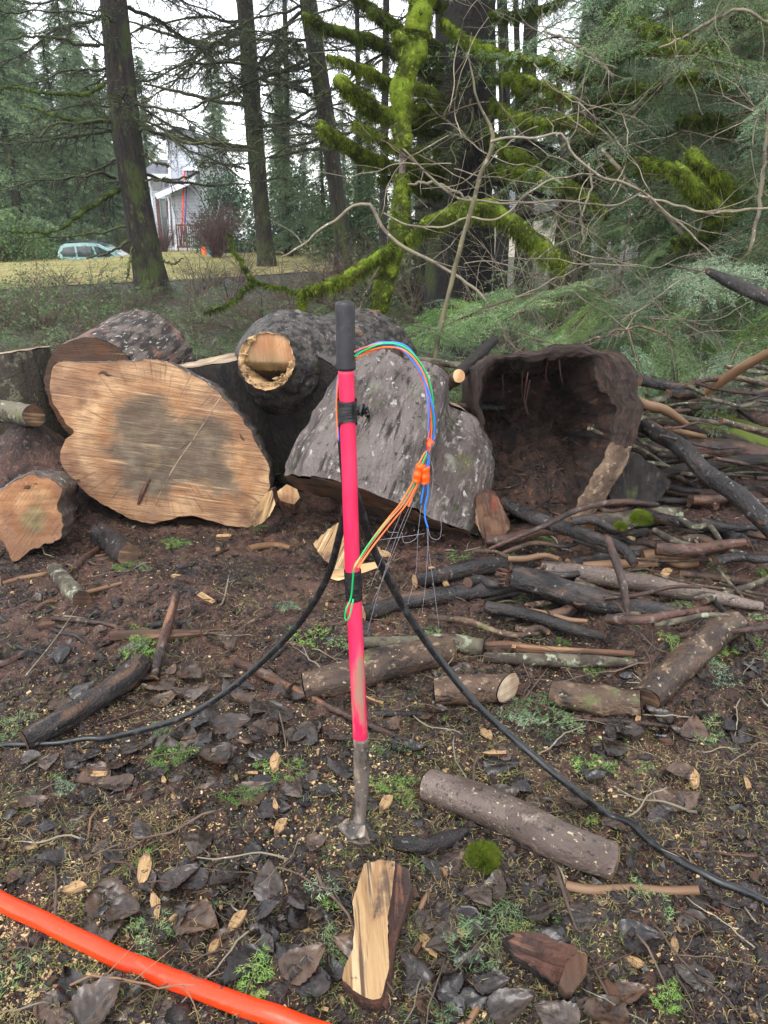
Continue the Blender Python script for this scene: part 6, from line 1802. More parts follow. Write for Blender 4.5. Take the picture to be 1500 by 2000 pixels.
def limb_part(t, pts, w, mat='moss_limb', moss=None, n=40, wob=.03, fz=(900, .05, .006), seg=12, down=.9, name='branch', twig=0):
    P, r = pxpath(pts, w, n, wob)
    mb = MB(); V = addtube(mb, P, r * (.8 if moss else 1), seg=seg, amp=r.mean() * .25, freq=.7 / r.mean(), stretch=.6)
    if twig:
        A, B = [], []
        for _ in range(twig):
            i = int(rng.integers(2, n - 1)); d = nrm(nrm(P[i] - P[i - 1]) * .6 + rng.normal(0, .7, 3)); l = rng.uniform(.1, .6)
            m = P[i] + d * l * .5 + rng.normal(0, .03, 3); e = m + nrm(d + rng.normal(0, .4, 3)) * l * .5
            A += [P[i], m, m]; B += [m, e, m + nrm(d + rng.normal(0, .8, 3)) * l * .4]
        sliver(mb, A, B, .006)
    o = part(mb, name, M[mat], t)
    if moss:
        mb = MB(); addtube(mb, P, r * (1.05 + .35 * fbm(np.c_[np.arange(n) * .6, np.zeros(n), np.full(n, P[0][2])], 2)), seg=16, amp=r.mean() * .45, freq=.9 / r.mean(), stretch=1)
        fuzz(mb, P, r, fz[0], fz[1], fz[2], down)
        part(mb, 'moss', M[moss], t, sub=o)
    return o, P, r

# --- three bare firs at the edge of the lawn
def bare_fir(label, pts, w, nb, zr, mat='fir_bark', sc=(.6, 1.3)):
    base = At(*pts[-1]); base[2] = float(hg(base[0], base[1])[0])
    t = thing('fir_tree', label, 'fir tree', base)
    o, P, r = trunk_part(t, pts, [q * .86 for q in w], mat)
    for k in range(nb):
        z = rng.uniform(*zr); i = int(np.argmin(np.abs(P[:, 2] - z))); yaw = rng.uniform(0, 6.28)
        p = P[i] + np.array((math.cos(yaw), math.sin(yaw), 0)) * r[i] * .8
        put_branch(t, base, p, yaw, rng.uniform(-.1, .25), rng.normal(0, .5), rng.uniform(*sc) * (1.0 if z < 5 else 1.2), int(rng.integers(6)), needle=z > 3)
    return t
t1 = bare_fir('thick leaning fir trunk with mossy bark in front of the teal car and house', [(216, -40, 18), (226, 40, 18), (246, 250, 18), (272, 420, 18), (300, 575, 18)], (54, 58, 62, 62, 70), 66, (2.2, 13.5))
for pts, w in [([(236, 366, 17.7), (205, 385, 17.4), (175, 405, 17.2), (140, 432, 17), (118, 446, 17), (80, 455, 16.8), (20, 452, 16.6)], (11, 9, 8, 5, 3)), ([(248, 440, 17.7), (190, 455, 17.4), (120, 462, 17), (50, 466, 16.8)], (5, 4, 3, 2)), ([(216, 236, 17.7), (180, 235, 17.5), (150, 238, 17.3), (100, 222, 17), (40, 205, 17)], (8, 7, 5, 3)),
               ([(205, 160, 17.7), (180, 178, 17.5), (130, 185, 17.2), (60, 176, 17), (0, 170, 17)], (8, 7, 6, 3)), ([(253, 468, 17.7), (225, 488, 17.5), (190, 500, 17.4), (170, 505, 17.2)], (6, 5, 4, 3)), ([(258, 480, 17.7), (255, 505, 17.5), (250, 530, 17.3), (247, 548, 17.2)], (4, 5, 5, 2)),
               ([(280, 300, 17.7), (300, 315, 17.5), (325, 325, 17.4)], (5, 5, 6)), ([(285, 352, 17.7), (330, 350, 17.5), (370, 345, 17.4), (384, 335, 17.4)], (4, 4, 4, 2)), ([(275, 250, 17.7), (320, 262, 17.4), (370, 278, 17.2), (450, 282, 17)], (6, 6, 6, 5)), ([(195, 88, 17.8), (150, 85, 17.5), (80, 70, 17), (10, 78, 16.6)], (7, 6, 5, 3)), ([(318, 510, 17.6), (340, 514, 17.3), (356, 505, 17.2)], (3, 4, 2))]:
    limb_part(t1, pts, w, twig=14, wob=.05, moss=('moss_dark' if w[0] > 7 else None), fz=(160, .06, .012))
t2 = bare_fir('straight dark fir trunk beside the purple shrub', [(474, -40, 27), (480, 30, 27), (497, 260, 27), (512, 420, 27), (521, 512, 27)], (36, 36, 38, 34, 38), 70, (3.5, 19), mat='fir_bark', sc=(.8, 1.7))
t3 = bare_fir('mossy fir trunk leaning toward the arched mossy branch', [(598, -40, 24), (607, 40, 24), (636, 220, 24), (660, 400, 24), (672, 505, 24)], (34, 38, 38, 34, 42), 70, (3.2, 17), sc=(.7, 1.6))
for t, pts, w in [(t2, [(480, 330, 26.7), (440, 322, 26.3), (400, 318, 26), (384, 330, 25.8)], (5, 4, 4, 2)), (t2, [(495, 290, 26.8), (440, 285, 26.5), (380, 275, 26.2), (300, 262, 26)], (9, 8, 7, 4)), (t2, [(478, 205, 26.8), (430, 200, 26.5), (350, 180, 26), (280, 165, 25.6)], (8, 7, 6, 4)), (t2, [(463, 84, 26.8), (400, 84, 26.5), (320, 65, 26), (250, 42, 25.6)], (8, 7, 6, 3)),
                  (t3, [(640, 290, 23.8), (600, 292, 23.5), (550, 305, 23.2), (525, 310, 23)], (8, 6, 5, 3)), (t3, [(618, 150, 23.8), (580, 160, 23.5), (510, 168, 23.2)], (7, 6, 4)), (t3, [(600, 115, 23.8), (560, 135, 23.5), (515, 148, 23.2)], (7, 6, 4)), (t2, [(505, 250, 26.8), (560, 240, 26.4), (610, 215, 26), (680, 200, 25.5)], (7, 6, 5, 3))]:
    limb_part(t, pts, w, twig=12, wob=.05)

# --- big dark tree with mossy limbs
def big_tree():
    Y = 10.0
    base = At(905, 520, Y); base[2] = float(hg(base[0], base[1])[0])
    t = thing('mossy_tree', 'huge dark trunk with thick moss hung limbs behind the hollow log', 'tree', base)
    trunk_part(t, [(908, -60, Y), (908, 100, Y), (906, 250, Y), (902, 400, Y), (898, 530, Y)], (110, 112, 112, 112, 128), 'black_bark', ridge=.05, up=6)
    L = [([(860, 225, 9.6), (800, 222, 9), (750, 225, 8.4), (705, 195, 8.0), (672, 165, 7.8), (660, 150, 7.8)], (30, 28, 26, 32, 28, 20), 'moss'),
         ([(862, 348, 9.6), (800, 335, 9), (740, 318, 8.6), (690, 292, 8.3), (645, 262, 8.1), (622, 240, 8.0)], (22, 22, 24, 26, 22, 16), 'moss'),
         ([(860, 160, 9.6), (820, 130, 9.2), (770, 100, 8.8), (720, 78, 8.5), (650, 58, 8.2), (592, 30, 8)], (18, 17, 18, 20, 18, 13), 'moss_dark'),
         ([(860, 95, 9.6), (800, 70, 9.2), (750, 35, 8.8), (690, -10, 8.4)], (22, 20, 18, 16), 'moss_dark'),
         ([(862, 130, 9.6), (820, 92, 9.0), (780, 60, 8.6), (720, 20, 8.2)], (14, 13, 12, 10), 'moss_dark'),
         ([(868, 215, 9.6), (842, 222, 9.3), (815, 215, 9), (795, 200, 8.9)], (14, 14, 12, 10), 'moss'),
         ([(866, 262, 9.6), (835, 258, 9.3), (800, 247, 9), (770, 250, 8.8)], (13, 12, 11, 8), 'moss_dark'),
         ([(862, 385, 9.6), (820, 370, 9.2), (780, 345, 8.8), (740, 350, 8.5)], (10, 10, 8, 6), 'moss_dark'),
         ([(862, 40, 9.4), (900, 70, 9.0), (940, 95, 8.8), (985, 110, 8.6), (1060, 120, 8.4), (1130, 150, 8.2)], (14, 16, 20, 20, 17, 14), 'moss'),
         ([(1000, 130, 9.2), (1006, 158, 8.9), (1026, 192, 8.8), (1060, 202, 8.8), (1095, 182, 8.9)], (12, 15, 17, 15, 10), 'moss'),
         ([(950, 258, 9.5), (985, 290, 9.1), (1030, 312, 8.9), (1100, 322, 8.8), (1180, 322, 8.6), (1250, 318, 8.5)], (24, 24, 24, 20, 18, 14), 'moss'),
         ([(950, 300, 9.5), (1030, 280, 9.3), (1095, 300, 9.2)], (10, 10, 8), None),
         ([(950, 350, 9.6), (1005, 368, 9.3), (1060, 382, 9.2), (1110, 384, 9)], (10, 11, 9, 6), None),
         ([(950, 440, 9.6), (1010, 426, 9.3), (1055, 424, 9.2), (1105, 398, 9)], (12, 12, 12, 9), None),
         ([(960, 30, 9.4), (1000, 32, 9), (1050, 20, 8.6), (1110, -10, 8.3)], (16, 14, 12, 10), 'moss_dark'),
         ([(862, 300, 9.6), (840, 285, 9.4), (815, 290, 9.2), (800, 310, 9.1)], (9, 9, 8, 5), 'moss'),
         ([(870, 420, 9.4), (840, 400, 9.2), (810, 405, 9)], (9, 8, 6), None),
         ([(960, 200, 9.4), (1000, 225, 8.4), (1050, 238, 7.6), (1110, 232, 7.1), (1170, 250, 6.9)], (15, 17, 18, 16, 10), 'moss'),
         ([(958, 150, 9.4), (1000, 150, 8.4), (1060, 165, 7.6), (1120, 195, 7.2)], (12, 13, 13, 9), 'moss'),
         ([(955, 330, 9.4), (1000, 335, 8.4), (1060, 345, 7.6), (1130, 372, 7.2), (1190, 420, 7.0)], (14, 16, 18, 16, 10), 'moss'),
         ([(865, 190, 9.4), (820, 172, 8.6), (760, 160, 7.8), (700, 130, 7.4), (640, 110, 7.2)], (14, 16, 16, 15, 9), 'moss'),
         ([(865, 330, 9.4), (800, 300, 8.6), (740, 268, 7.9), (690, 240, 7.6)], (12, 13, 13, 8), 'moss'),
         ([(866, 12, 9.4), (830, 0, 9), (780, -20, 8.6)], (15, 14, 12), 'moss_dark')]
    for pts, w, m in L:
        limb_part(t, pts, w, mat=('moss_limb' if m else 'dark_bark'), moss=m, fz=(3600, .045, .006), twig=10, seg=12, down=.7)
    for k in range(18):
        z = rng.uniform(1.5, 7); yaw = rng.uniform(2.2, 5.6)
        put_branch(t, base, base * (1, 1, 0) + (.3 * math.cos(yaw), .3 * math.sin(yaw), z), yaw, rng.uniform(-.1, .3), rng.normal(0, .5), rng.uniform(.45, .85), int(rng.integers(6)), needle=k % 3 == 0)
big_tree()

# --- bright mossy hanging limb in the middle
def moss_branch():
    base = At(745, 640, 6.4); base[2] = float(hg(base[0], base[1])[0])
    t = thing('mossy_branch', 'bright green moss wrapped upright limb with two arching arms', 'branch', base)
    fz = (5200, .032, .006)
    limb_part(t, [(834, -60, 6.6), (822, 20, 6.6), (812, 80, 6.55), (792, 150, 6.5), (783, 210, 6.5), (785, 296, 6.5)], (46, 48, 48, 42, 36, 30), moss='moss', fz=fz, seg=16, wob=.02, down=.5, name='limb')
    limb_part(t, [(786, 285, 6.5), (786, 320, 6.5), (785, 350, 6.5)], (13, 13, 13), mat='smooth_limb', seg=14, wob=.004, name='limb')
    limb_part(t, [(785, 338, 6.5), (784, 400, 6.45), (780, 455, 6.4), (772, 490, 6.35), (757, 535, 6.3), (742, 590, 6.25), (734, 660, 6.2)], (26, 33, 34, 30, 34, 32, 26), moss='moss', fz=fz, seg=16, wob=.02, down=.6, name='limb')
    limb_part(t, [(768, 482, 6.3), (735, 505, 6.2), (690, 533, 6.1), (640, 556, 6.05), (600, 566, 6.0), (586, 575, 6.0)], (16, 20, 20, 16, 13, 10), moss='moss', fz=(4200, .05, .006), seg=12, wob=.02, name='limb')
    limb_part(t, [(588, 570, 6.0), (590, 600, 6.0), (591, 640, 6.0)], (12, 13, 9), moss='moss', fz=(4000, .035, .006), seg=10, wob=.01, name='limb')
    limb_part(t, [(586, 568, 6.0), (545, 562, 6.0), (500, 548, 6.0), (465, 505, 6.0), (445, 455, 6.0)], (5, 5, 8, 5, 3), moss='moss_dark', fz=(1500, .03, .006), seg=8, wob=.03, name='limb')
    limb_part(t, [(500, 548, 6.0), (450, 590, 5.9), (400, 612, 5.8)], (7, 6, 4), moss='moss_dark', fz=(1500, .03, .006), seg=8, wob=.03, name='limb')
    limb_part(t, [(792, 470, 6.35), (830, 440, 6.4), (870, 420, 6.45), (915, 405, 6.5), (955, 405, 6.5), (990, 425, 6.5), (1030, 460, 6.5), (1075, 495, 6.5), (1110, 520, 6.5)], (16, 20, 26, 28, 26, 26, 32, 34, 26), moss='moss', fz=(4600, .06, .006), seg=14, wob=.02, name='limb', down=1.3)
    limb_part(t, [(800, 360, 6.4), (850, 358, 6.4), (920, 390, 6.4)], (5, 6, 4), mat='pale_twig', seg=7, name='limb')
    limb_part(t, [(775, 70, 6.5), (790, 78, 6.5), (806, 82, 6.5)], (18, 20, 20), moss='moss', fz=fz, seg=12, name='limb')
moss_branch()

# --- fir boughs used on the trees of the brush side and in the brush
BG = []
for k, m in enumerate(['needle', 'needle_blue', 'needle', 'needle_blue', 'needle_dark', 'needle']):
    s, n = bough(3.0, sub=.30, gap=.10, tgap=.055, nl=.034, nw=.0042, dens=120, droop=.2 + .12 * (k % 3), r0=.009, hang=.6, bare=.16, sparse=.9, curve=.35)
    BG.append((s.mesh('branch', M['dark_twig']), n.mesh('needles', M[m], smooth=False)))
def needle_tree(label, pts, w, mat, nb, zr, yawr, sc=(.6, 1.1), limbs=(), name='fir_tree', up=7.0):
    base = At(*pts[-1]); base[2] = float(hg(base[0], base[1])[0])
    t = thing(name, label, 'fir tree', base)
    o, P, r = trunk_part(t, pts, w, mat, ridge=.04, up=up)
    for pp, ww, mo in limbs:
        limb_part(t, pp, ww, moss=mo, fz=(3600, .045, .006), twig=8, down=.7)
    for k in range(nb):
        z = rng.uniform(*zr); i = int(np.argmin(np.abs(P[:, 2] - z))); yaw = rng.uniform(*yawr)
        p = P[i] + np.array((math.cos(yaw), math.sin(yaw), 0)) * r[i] * .8
        put_branch(t, base, p, yaw, rng.uniform(-.35, .45), rng.normal(0, .55), rng.uniform(*sc), int(rng.integers(6)), lib=BG)
    return t
needle_tree('moss coated trunk rising behind the pale slender stem', [(1185, -60, 9.6), (1180, 60, 9.6), (1160, 250, 9.6), (1125, 420, 9.6), (1112, 540, 9.6)], (84, 84, 82, 66, 70), 'mossy_trunk', 46, (1.4, 6.6), (4.75, 6.9), (.6, 1.05),
            [([(1200, 95, 9.2), (1240, 90, 7.8), (1300, 84, 6.8), (1360, 92, 6.4), (1410, 84, 6.3)], (16, 18, 20, 17, 12), 'moss'), ([(1180, 30, 9.2), (1220, 40, 8), (1280, 55, 7), (1350, 75, 6.6)], (14, 16, 16, 12), 'moss'), ([(1170, 320, 9.2), (1210, 322, 8), (1260, 318, 7), (1320, 330, 6.6), (1370, 352, 6.5)], (16, 20, 22, 20, 14), 'moss'), ([(1160, 215, 9.2), (1200, 190, 8), (1250, 170, 7), (1290, 165, 6.8)], (14, 16, 16, 10), 'moss_dark')])
needle_tree('mossy brown trunk at the picture edge behind fir boughs', [(1486, -60, 8.8), (1482, 60, 8.8), (1474, 250, 8.8), (1466, 420, 8.8), (1460, 560, 8.8)], (100, 100, 96, 90, 96), 'mossy_trunk', 60, (1.2, 6.0), (2.6, 5.0), (.65, 1.1),
            [([(1460, 350, 8.6), (1435, 372, 7.2), (1400, 350, 6.4), (1370, 320, 6.2), (1350, 290, 6.2)], (30, 32, 30, 26, 18), 'moss'), ([(1450, 430, 8.6), (1425, 425, 7.2), (1385, 400, 6.3), (1345, 350, 6.1), (1318, 320, 6.1)], (28, 30, 34, 30, 20), 'moss'), ([(1450, 470, 8.6), (1420, 466, 7.2), (1370, 462, 6.4), (1320, 470, 6.2)], (20, 22, 20, 12), 'moss_dark'), ([(1465, 150, 8.6), (1430, 150, 7.2), (1380, 140, 6.5), (1330, 150, 6.3)], (16, 20, 18, 12), 'moss'), ([(1465, 250, 8.6), (1420, 240, 7.2), (1370, 230, 6.6), (1330, 235, 6.4)], (16, 18, 18, 12), 'moss_dark')])
needle_tree('tall fir beyond the mossy trunks with dense drooping boughs', [(1330, -60, 13), (1328, 100, 13), (1322, 300, 13), (1318, 470, 13)], (46, 48, 48, 54), 'fir_bark', 46, (1.0, 9), (2.9, 6.4), (.8, 1.4))
needle_tree('dark fir standing beyond the huge dark trunk', [(1040, -60, 19), (1036, 60, 19), (1030, 250, 19), (1026, 470, 19)], (24, 26, 26, 30), 'black_bark', 20, (3.2, 13), (2.6, 6.6), (.6, 1.1))
needle_tree('young fir just outside the picture edge with boughs reaching in', [(1640, -60, 7.0), (1640, 200, 7.0), (1640, 520, 7.0)], (50, 52, 60), 'fir_bark', 40, (.6, 4.8), (2.4, 4.0), (.6, .95), name='young_fir')

# thin dark trunks in the depth
for px, w, Y, lab in [(752, 14, 22, 'thin dark trunk seen just behind the arched mossy branch'), (985, 22, 16, 'dark trunk close beside the huge dark trunk'), (1012, 12, 21, 'slim trunk in the gap of sky beyond the huge trunk'), (828, 26, 15, 'dark trunk half hidden by the huge dark trunk'), (700, 10, 30, 'thin grey trunk between the leaning fir and the mossy branch'),
                      (560, 10, 36, 'far thin trunk between the two straight firs'), (1260, 24, 15, 'dark trunk deep behind the fir boughs'), (1400, 30, 14, 'brown trunk deep in the boughs near the edge')]:
    base = At(px, 500, Y); base[2] = float(hg(base[0], base[1])[0])
    t = thing('fir_tree', lab, 'fir tree', base)
    trunk_part(t, [(px + rng.normal(0, 6), -40, Y), (px, 200, Y), (px + rng.normal(0, 4), 480, Y)], (w * .85, w, w * 1.15), 'black_bark', n=40, seg=16)
    for k in range(10):
        z = rng.uniform(2.5, 8 if Y < 20 else 13); yaw = rng.uniform(0, 6.28)
        put_branch(t, base, base + (0, 0, z), yaw, rng.uniform(-.2, .2), rng.normal(0, .4), rng.uniform(.5, 1.1), int(rng.integers(6)), needle=k % 3 == 0)

M['olive_stem'] = pm('olive_stem', (104, 98, 72), [((76, 70, 52), 9, .42, .62, (1, 1, .5)), ((136, 130, 104), 26, .58, .68)], rough=.75)
# slender pale stem
def stem_thing(name, label, cat, pts, w, mat, n=40, wob=.02, twig=0, group=None, tw=.004):
    P, r = pxpath(pts, w, n, wob)
    mb = MB(); addtube(mb, P, r, seg=8, amp=r.mean() * .25, freq=.8 / r.mean(), stretch=.4)
    for _ in range(twig):
        i = int(rng.integers(3, n - 1)); d = nrm(nrm(P[i] - P[i - 1]) * .7 + rng.normal(0, .6, 3)); l = rng.uniform(.15, .6)
        q = [P[i]]
        for j in range(5): d = nrm(d + rng.normal(0, .15, 3)); q.append(q[-1] + d * l / 5)
        addtube(mb, q, np.linspace(r[i] * .45, max(.001, r[i] * .15), 6), seg=5)
    return tag(mb.obj(name, M[mat], base=P[0]), label, cat, group)
stem_thing('alder_stem', 'slender pale grey stem with dark flecks standing behind the fir brush', 'stem', [(1090, 130, 8.6), (1094, 200, 8.6), (1100, 290, 8.6), (1112, 370, 8.6), (1120, 440, 8.6), (1120, 540, 8.6), (1122, 640, 8.6)], (11, 13, 15, 16, 16, 15, 14), 'lichen_bark', twig=5)
stem_thing('bare_sapling', 'thin olive sapling leaning up from the broken branch stub', 'sapling', [(838, 760, 5.4), (862, 640, 5.4), (890, 520, 5.4), (915, 430, 5.4), (940, 340, 5.4), (962, 268, 5.4), (940, 215, 5.4), (924, 160, 5.4), (912, 100, 5.4)], (9, 9, 9, 9, 9, 8, 5, 4, 3), 'olive_stem', twig=0)
stem_thing('bare_sapling', 'twisted pale twig branching level from the olive sapling', 'sapling', [(958, 275, 5.4), (1000, 268, 5.4), (1050, 268, 5.4), (1098, 264, 5.4), (1120, 300, 5.4), (1165, 340, 5.4), (1245, 370, 5.5), (1320, 430, 5.6), (1400, 505, 5.7)], (6, 5, 5, 5, 5, 5, 5, 4, 3), 'pale_twig', twig=6)
for lab, pts, w, m, tw in [
    ('crooked white twig bending down behind the pink shaft top', [(552, 500, 5.6), (600, 470, 5.6), (650, 435, 5.6), (690, 405, 5.6), (722, 398, 5.6), (735, 425, 5.6), (765, 462, 5.6), (810, 492, 5.6), (860, 520, 5.6), (905, 550, 5.6), (940, 575, 5.6), (965, 615, 5.6), (990, 672, 5.6)], (3, 4, 5, 6, 7, 7, 7, 7, 6, 6, 6, 5, 3), 'pale_twig', 5),
    ('long fine twig sweeping across the huge dark trunk', [(790, 290, 6.0), (820, 325, 6.0), (855, 358, 6.0), (895, 385, 6.0), (950, 396, 6.0), (1010, 397, 6.0), (1100, 392, 6.0), (1180, 402, 6.0), (1235, 388, 6.0), (1260, 370, 6.0)], (4, 5, 5, 5, 4, 4, 4, 3, 2), 'pale_twig', 4),
    ('thin twig looping under the arched mossy arm', [(752, 415, 5.9), (790, 438, 5.9), (830, 444, 5.9), (880, 440, 5.9), (920, 425, 5.9), (960, 430, 5.9), (1000, 410, 5.9), (1040, 370, 5.9), (1100, 345, 5.9), (1160, 340, 5.9)], (3, 4, 4, 4, 4, 4, 4, 3, 2), 'pale_twig', 3),
    ('straight pale twig reaching to the picture edge', [(1250, 383, 5.8), (1310, 398, 5.8), (1390, 414, 5.7), (1500, 406, 5.6), (1580, 400, 5.6)], (4, 5, 5, 5, 4), 'pale_twig', 8),
    ('pale upright stem near the picture edge', [(1465, 495, 5.8), (1478, 430, 5.8), (1488, 350, 5.8), (1496, 270, 5.8), (1506, 180, 5.8)], (7, 8, 8, 7, 6), 'pale_twig', 6),
    ('arching twig over the hollow log', [(1100, 690, 5.3), (1180, 655, 5.3), (1240, 640, 5.3), (1300, 655, 5.2), (1340, 690, 5.2), (1352, 720, 5.2)], (4, 5, 5, 5, 4, 3), 'brown_limb', 3),
    ('curved pale twig in front of the brush pile', [(1372, 730, 5.0), (1368, 760, 5.0), (1345, 785, 4.9), (1320, 800, 4.8)], (4, 4, 5, 5), 'pale_twig', 0),
    ('light twig arcing high among the fir boughs', [(1290, 95, 6.2), (1340, 70, 6.2), (1390, 40, 6.1), (1450, 18, 6.0), (1500, 40, 6.0)], (4, 5, 6, 6, 5), 'pale_twig', 4),
    ('long diagonal grey stem crossing the fir brush', [(1175, 290, 7.2), (1225, 350, 7.2), (1290, 410, 7.1), (1360, 490, 7.0), (1420, 540, 7.0)], (7, 8, 8, 7, 6), 'pale_twig', 5),
    ('grey lichen twig rising steeply beside the diagonal stem', [(1060, 60, 6.8), (1100, 75, 6.8), (1150, 105, 6.8), (1200, 150, 6.8)], (4, 5, 6, 6), 'pale_twig', 4),
    ('forked pale twig under the sky gap', [(1150, 320, 6.2), (1155, 370, 6.2), (1135, 420, 6.2), (1140, 470, 6.2)], (4, 4, 4, 3), 'pale_twig', 5),
    ('dry stalk rising from the brush by the crooked white twig', [(680, 700, 5.6), (690, 640, 5.6), (720, 560, 5.6), (742, 520, 5.7)], (3, 3, 3, 2), 'brown_limb', 4)]:
    stem_thing('bare_twig', lab, 'twig', pts, w, m, twig=tw)
for i in range(84):
    px, py = rng.uniform(860, 1520), rng.uniform(100, 760); Y = rng.uniform(5.4, 7.0)
    a = rng.uniform(-1.2, 1.2) + (math.pi if rng.random() < .5 else 0); pts = [(px, py, Y)]
    for k in range(5):
        a += rng.normal(0, .3); px += 55 * math.cos(a); py += 55 * math.sin(a) * .9; pts.append((px, min(py, 780), Y + rng.normal(0, .12)))
    if At(*pts[-1])[2] < .1: continue
    stem_thing('bare_twig', 'fine bare twig tangled in the fir brush above the hollow log', 'twig', pts, (2.3, 2.0, 1.6, 1.0), 'pale_twig' if rng.random() < .75 else 'brown_limb', twig=5, group='bare twigs tangled in the fir brush', n=24)

# --- brush: fallen fir boughs and young firs
SB = []
for k, m in enumerate(['needle', 'needle_blue', 'needle', 'needle_bright']):
    s, n = bough(1.5, sub=.36, gap=.055, tgap=.036, nl=.027, nw=.0034, dens=150, droop=.18, r0=.008, hang=.4, bare=.1, sparse=.9)
    SB.append((s.mesh('stem', M['dark_twig']), n.mesh('needles', M[m], smooth=False)))
def put_bough(p, rot, sc, k, label, group=None):
    t = thing('fir_bough', label, 'fir bough', p, group, rot); t.scale = (sc,) * 3
    for me, nm in zip(SB[k], ('stem', 'needles')):
        o = bpy.data.objects.new(nm, me); COL.objects.link(o); o.parent = t
for i in range(120):
    px = rng.uniform(560, 1540); Y = rng.uniform(5.2, 8.6)
    top = np.interp(px, [560, 700, 900, 1050, 1250, 1500], [.35, .6, .9, 1.25, 1.5, 1.3])
    x = (px - 750) / 1500 * Y * 1.0
    z = float(hg(x, Y)[0]) + rng.random() ** 1.3 * top
    put_bough((x, Y, z), (rng.normal(0, .5), rng.normal(.1, .35), rng.uniform(0, 6.28)), rng.uniform(.55, 1.0), int(rng.integers(4)), 'green fir bough heaped in the brush behind the log pile', 'fir boughs heaped in the brush')
for px, py, Y, yaw, pit, k, sc, lab in [(1230, 640, 5.2, -1.2, .9, 1, .7, 'large fir bough hanging beside the hollow log'), (1290, 620, 5.2, -1.6, .8, 0, .65, 'fir bough drooping over the mossy limbs'), (800, 640, 5.4, .2, .1, 2, .6, 'fir bough spread behind the leaning log'), (1040, 600, 5.8, 2.6, .2, 0, .8, 'fir bough over the top of the hollow log'),
                                        (1200, 560, 6.2, -2.6, .5, 3, .7, 'bright fir bough in the middle of the brush'), (1450, 660, 5.0, -2.2, .5, 1, .6, 'fir bough above the peeled tan pole')]:
    put_bough(At(px, py, Y), (0, pit, yaw), sc, k, lab)

def young_fir(px, Y, h, lab):
    x = (px - 750) / 1500 * Y * 1.0
    b = np.array((x, Y, float(hg(x, Y)[0])))
    t = thing('young_fir', lab, 'young fir', b)
    mb = MB(); P = resample([b, b + (.05, 0, h * .5), b + (.1, .05, h)], 14); addtube(mb, P, np.linspace(.02, .004, 14), seg=8)
    part(mb, 'trunk', M['dark_twig'], t)
    for k in range(int(h * 11)):
        u = rng.uniform(.12, .97); i = int(u * 13)
        put_branch(t, b, P[i], rng.uniform(0, 6.28), rng.uniform(-.1, .3), rng.normal(0, .2), (1.08 - u) * .75 + .08, int(rng.integers(4)), lib=SB)
for px, Y, h, lab in [(1180, 6.9, 1.7, 'young fir with fresh green boughs behind the hollow log'), (1330, 6.4, 1.5, 'young fir half buried in brush beyond the mossy limbs'), (1460, 7.2, 1.9, 'young fir at the edge under the mossy brown trunk'), (1010, 7.6, 1.3, 'small fir between the sapling and the slender pale stem')]:
    young_fir(px, Y, h, lab)

# --- uncountable undergrowth between the pile and the trees
def undergrowth():
    lib = []
    for k in range(4):
        s, n = bough(.55, sub=.5, gap=.07, tgap=.06, nl=.032, nw=.0055, dens=95, droop=.2, r0=.004, hang=.3, bare=.05)
        lib.append((np.vstack(n.V), np.vstack(s.V), s.T, s.Q))
    nb, tb = MB(), MB()
    for i in range(950):
        Y = 5.2 + 13.0 * rng.random() ** 1.25
        px = rng.uniform(-60, 1200) if Y > 8 else rng.uniform(-60, 1000)
        x = (px - 750) / 1500 * Y
        z = float(hg(x, Y)[0]) + .02 + .10 * rng.random()
        k = int(rng.integers(4)); a = rng.uniform(0, 6.28); sc = rng.uniform(.6, 1.5) * (1 + (Y - 5) * .05)
        e = Matrix.Rotation(a, 3, 'Z') @ Matrix.Rotation(rng.normal(-.1, .35), 3, 'Y') @ Matrix.Rotation(rng.normal(0, .5), 3, 'X')
        Rm = np.array(e) * sc
        V = lib[k][0] @ Rm.T + np.array((x, Y, z))
        nb.add(V, np.arange(len(V)).reshape(-1, 3))
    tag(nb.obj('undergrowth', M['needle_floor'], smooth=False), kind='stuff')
    A, B = [], []
    for i in range(7500):
        Y = 5.0 + 13 * rng.random() ** 1.3; px = rng.uniform(-60, 1500); x = (px - 750) / 1500 * Y
        p = np.array((x, Y, float(hg(x, Y)[0]) + .01)); a = rng.uniform(0, 6.28)
        for j in range(3):
            q = p + nrm(np.array((math.cos(a), math.sin(a), rng.normal(.15, .45)))) * rng.uniform(.05, .28); q[2] = max(q[2], float(0) - .05)
            A.append(p); B.append(q); p = q; a += rng.normal(0, .5)
    sliver(tb, A, B, rng.uniform(.0015, .005, len(A)))
    tag(tb.obj('twig_litter', M['dark_twig'], smooth=False), kind='stuff')
undergrowth()

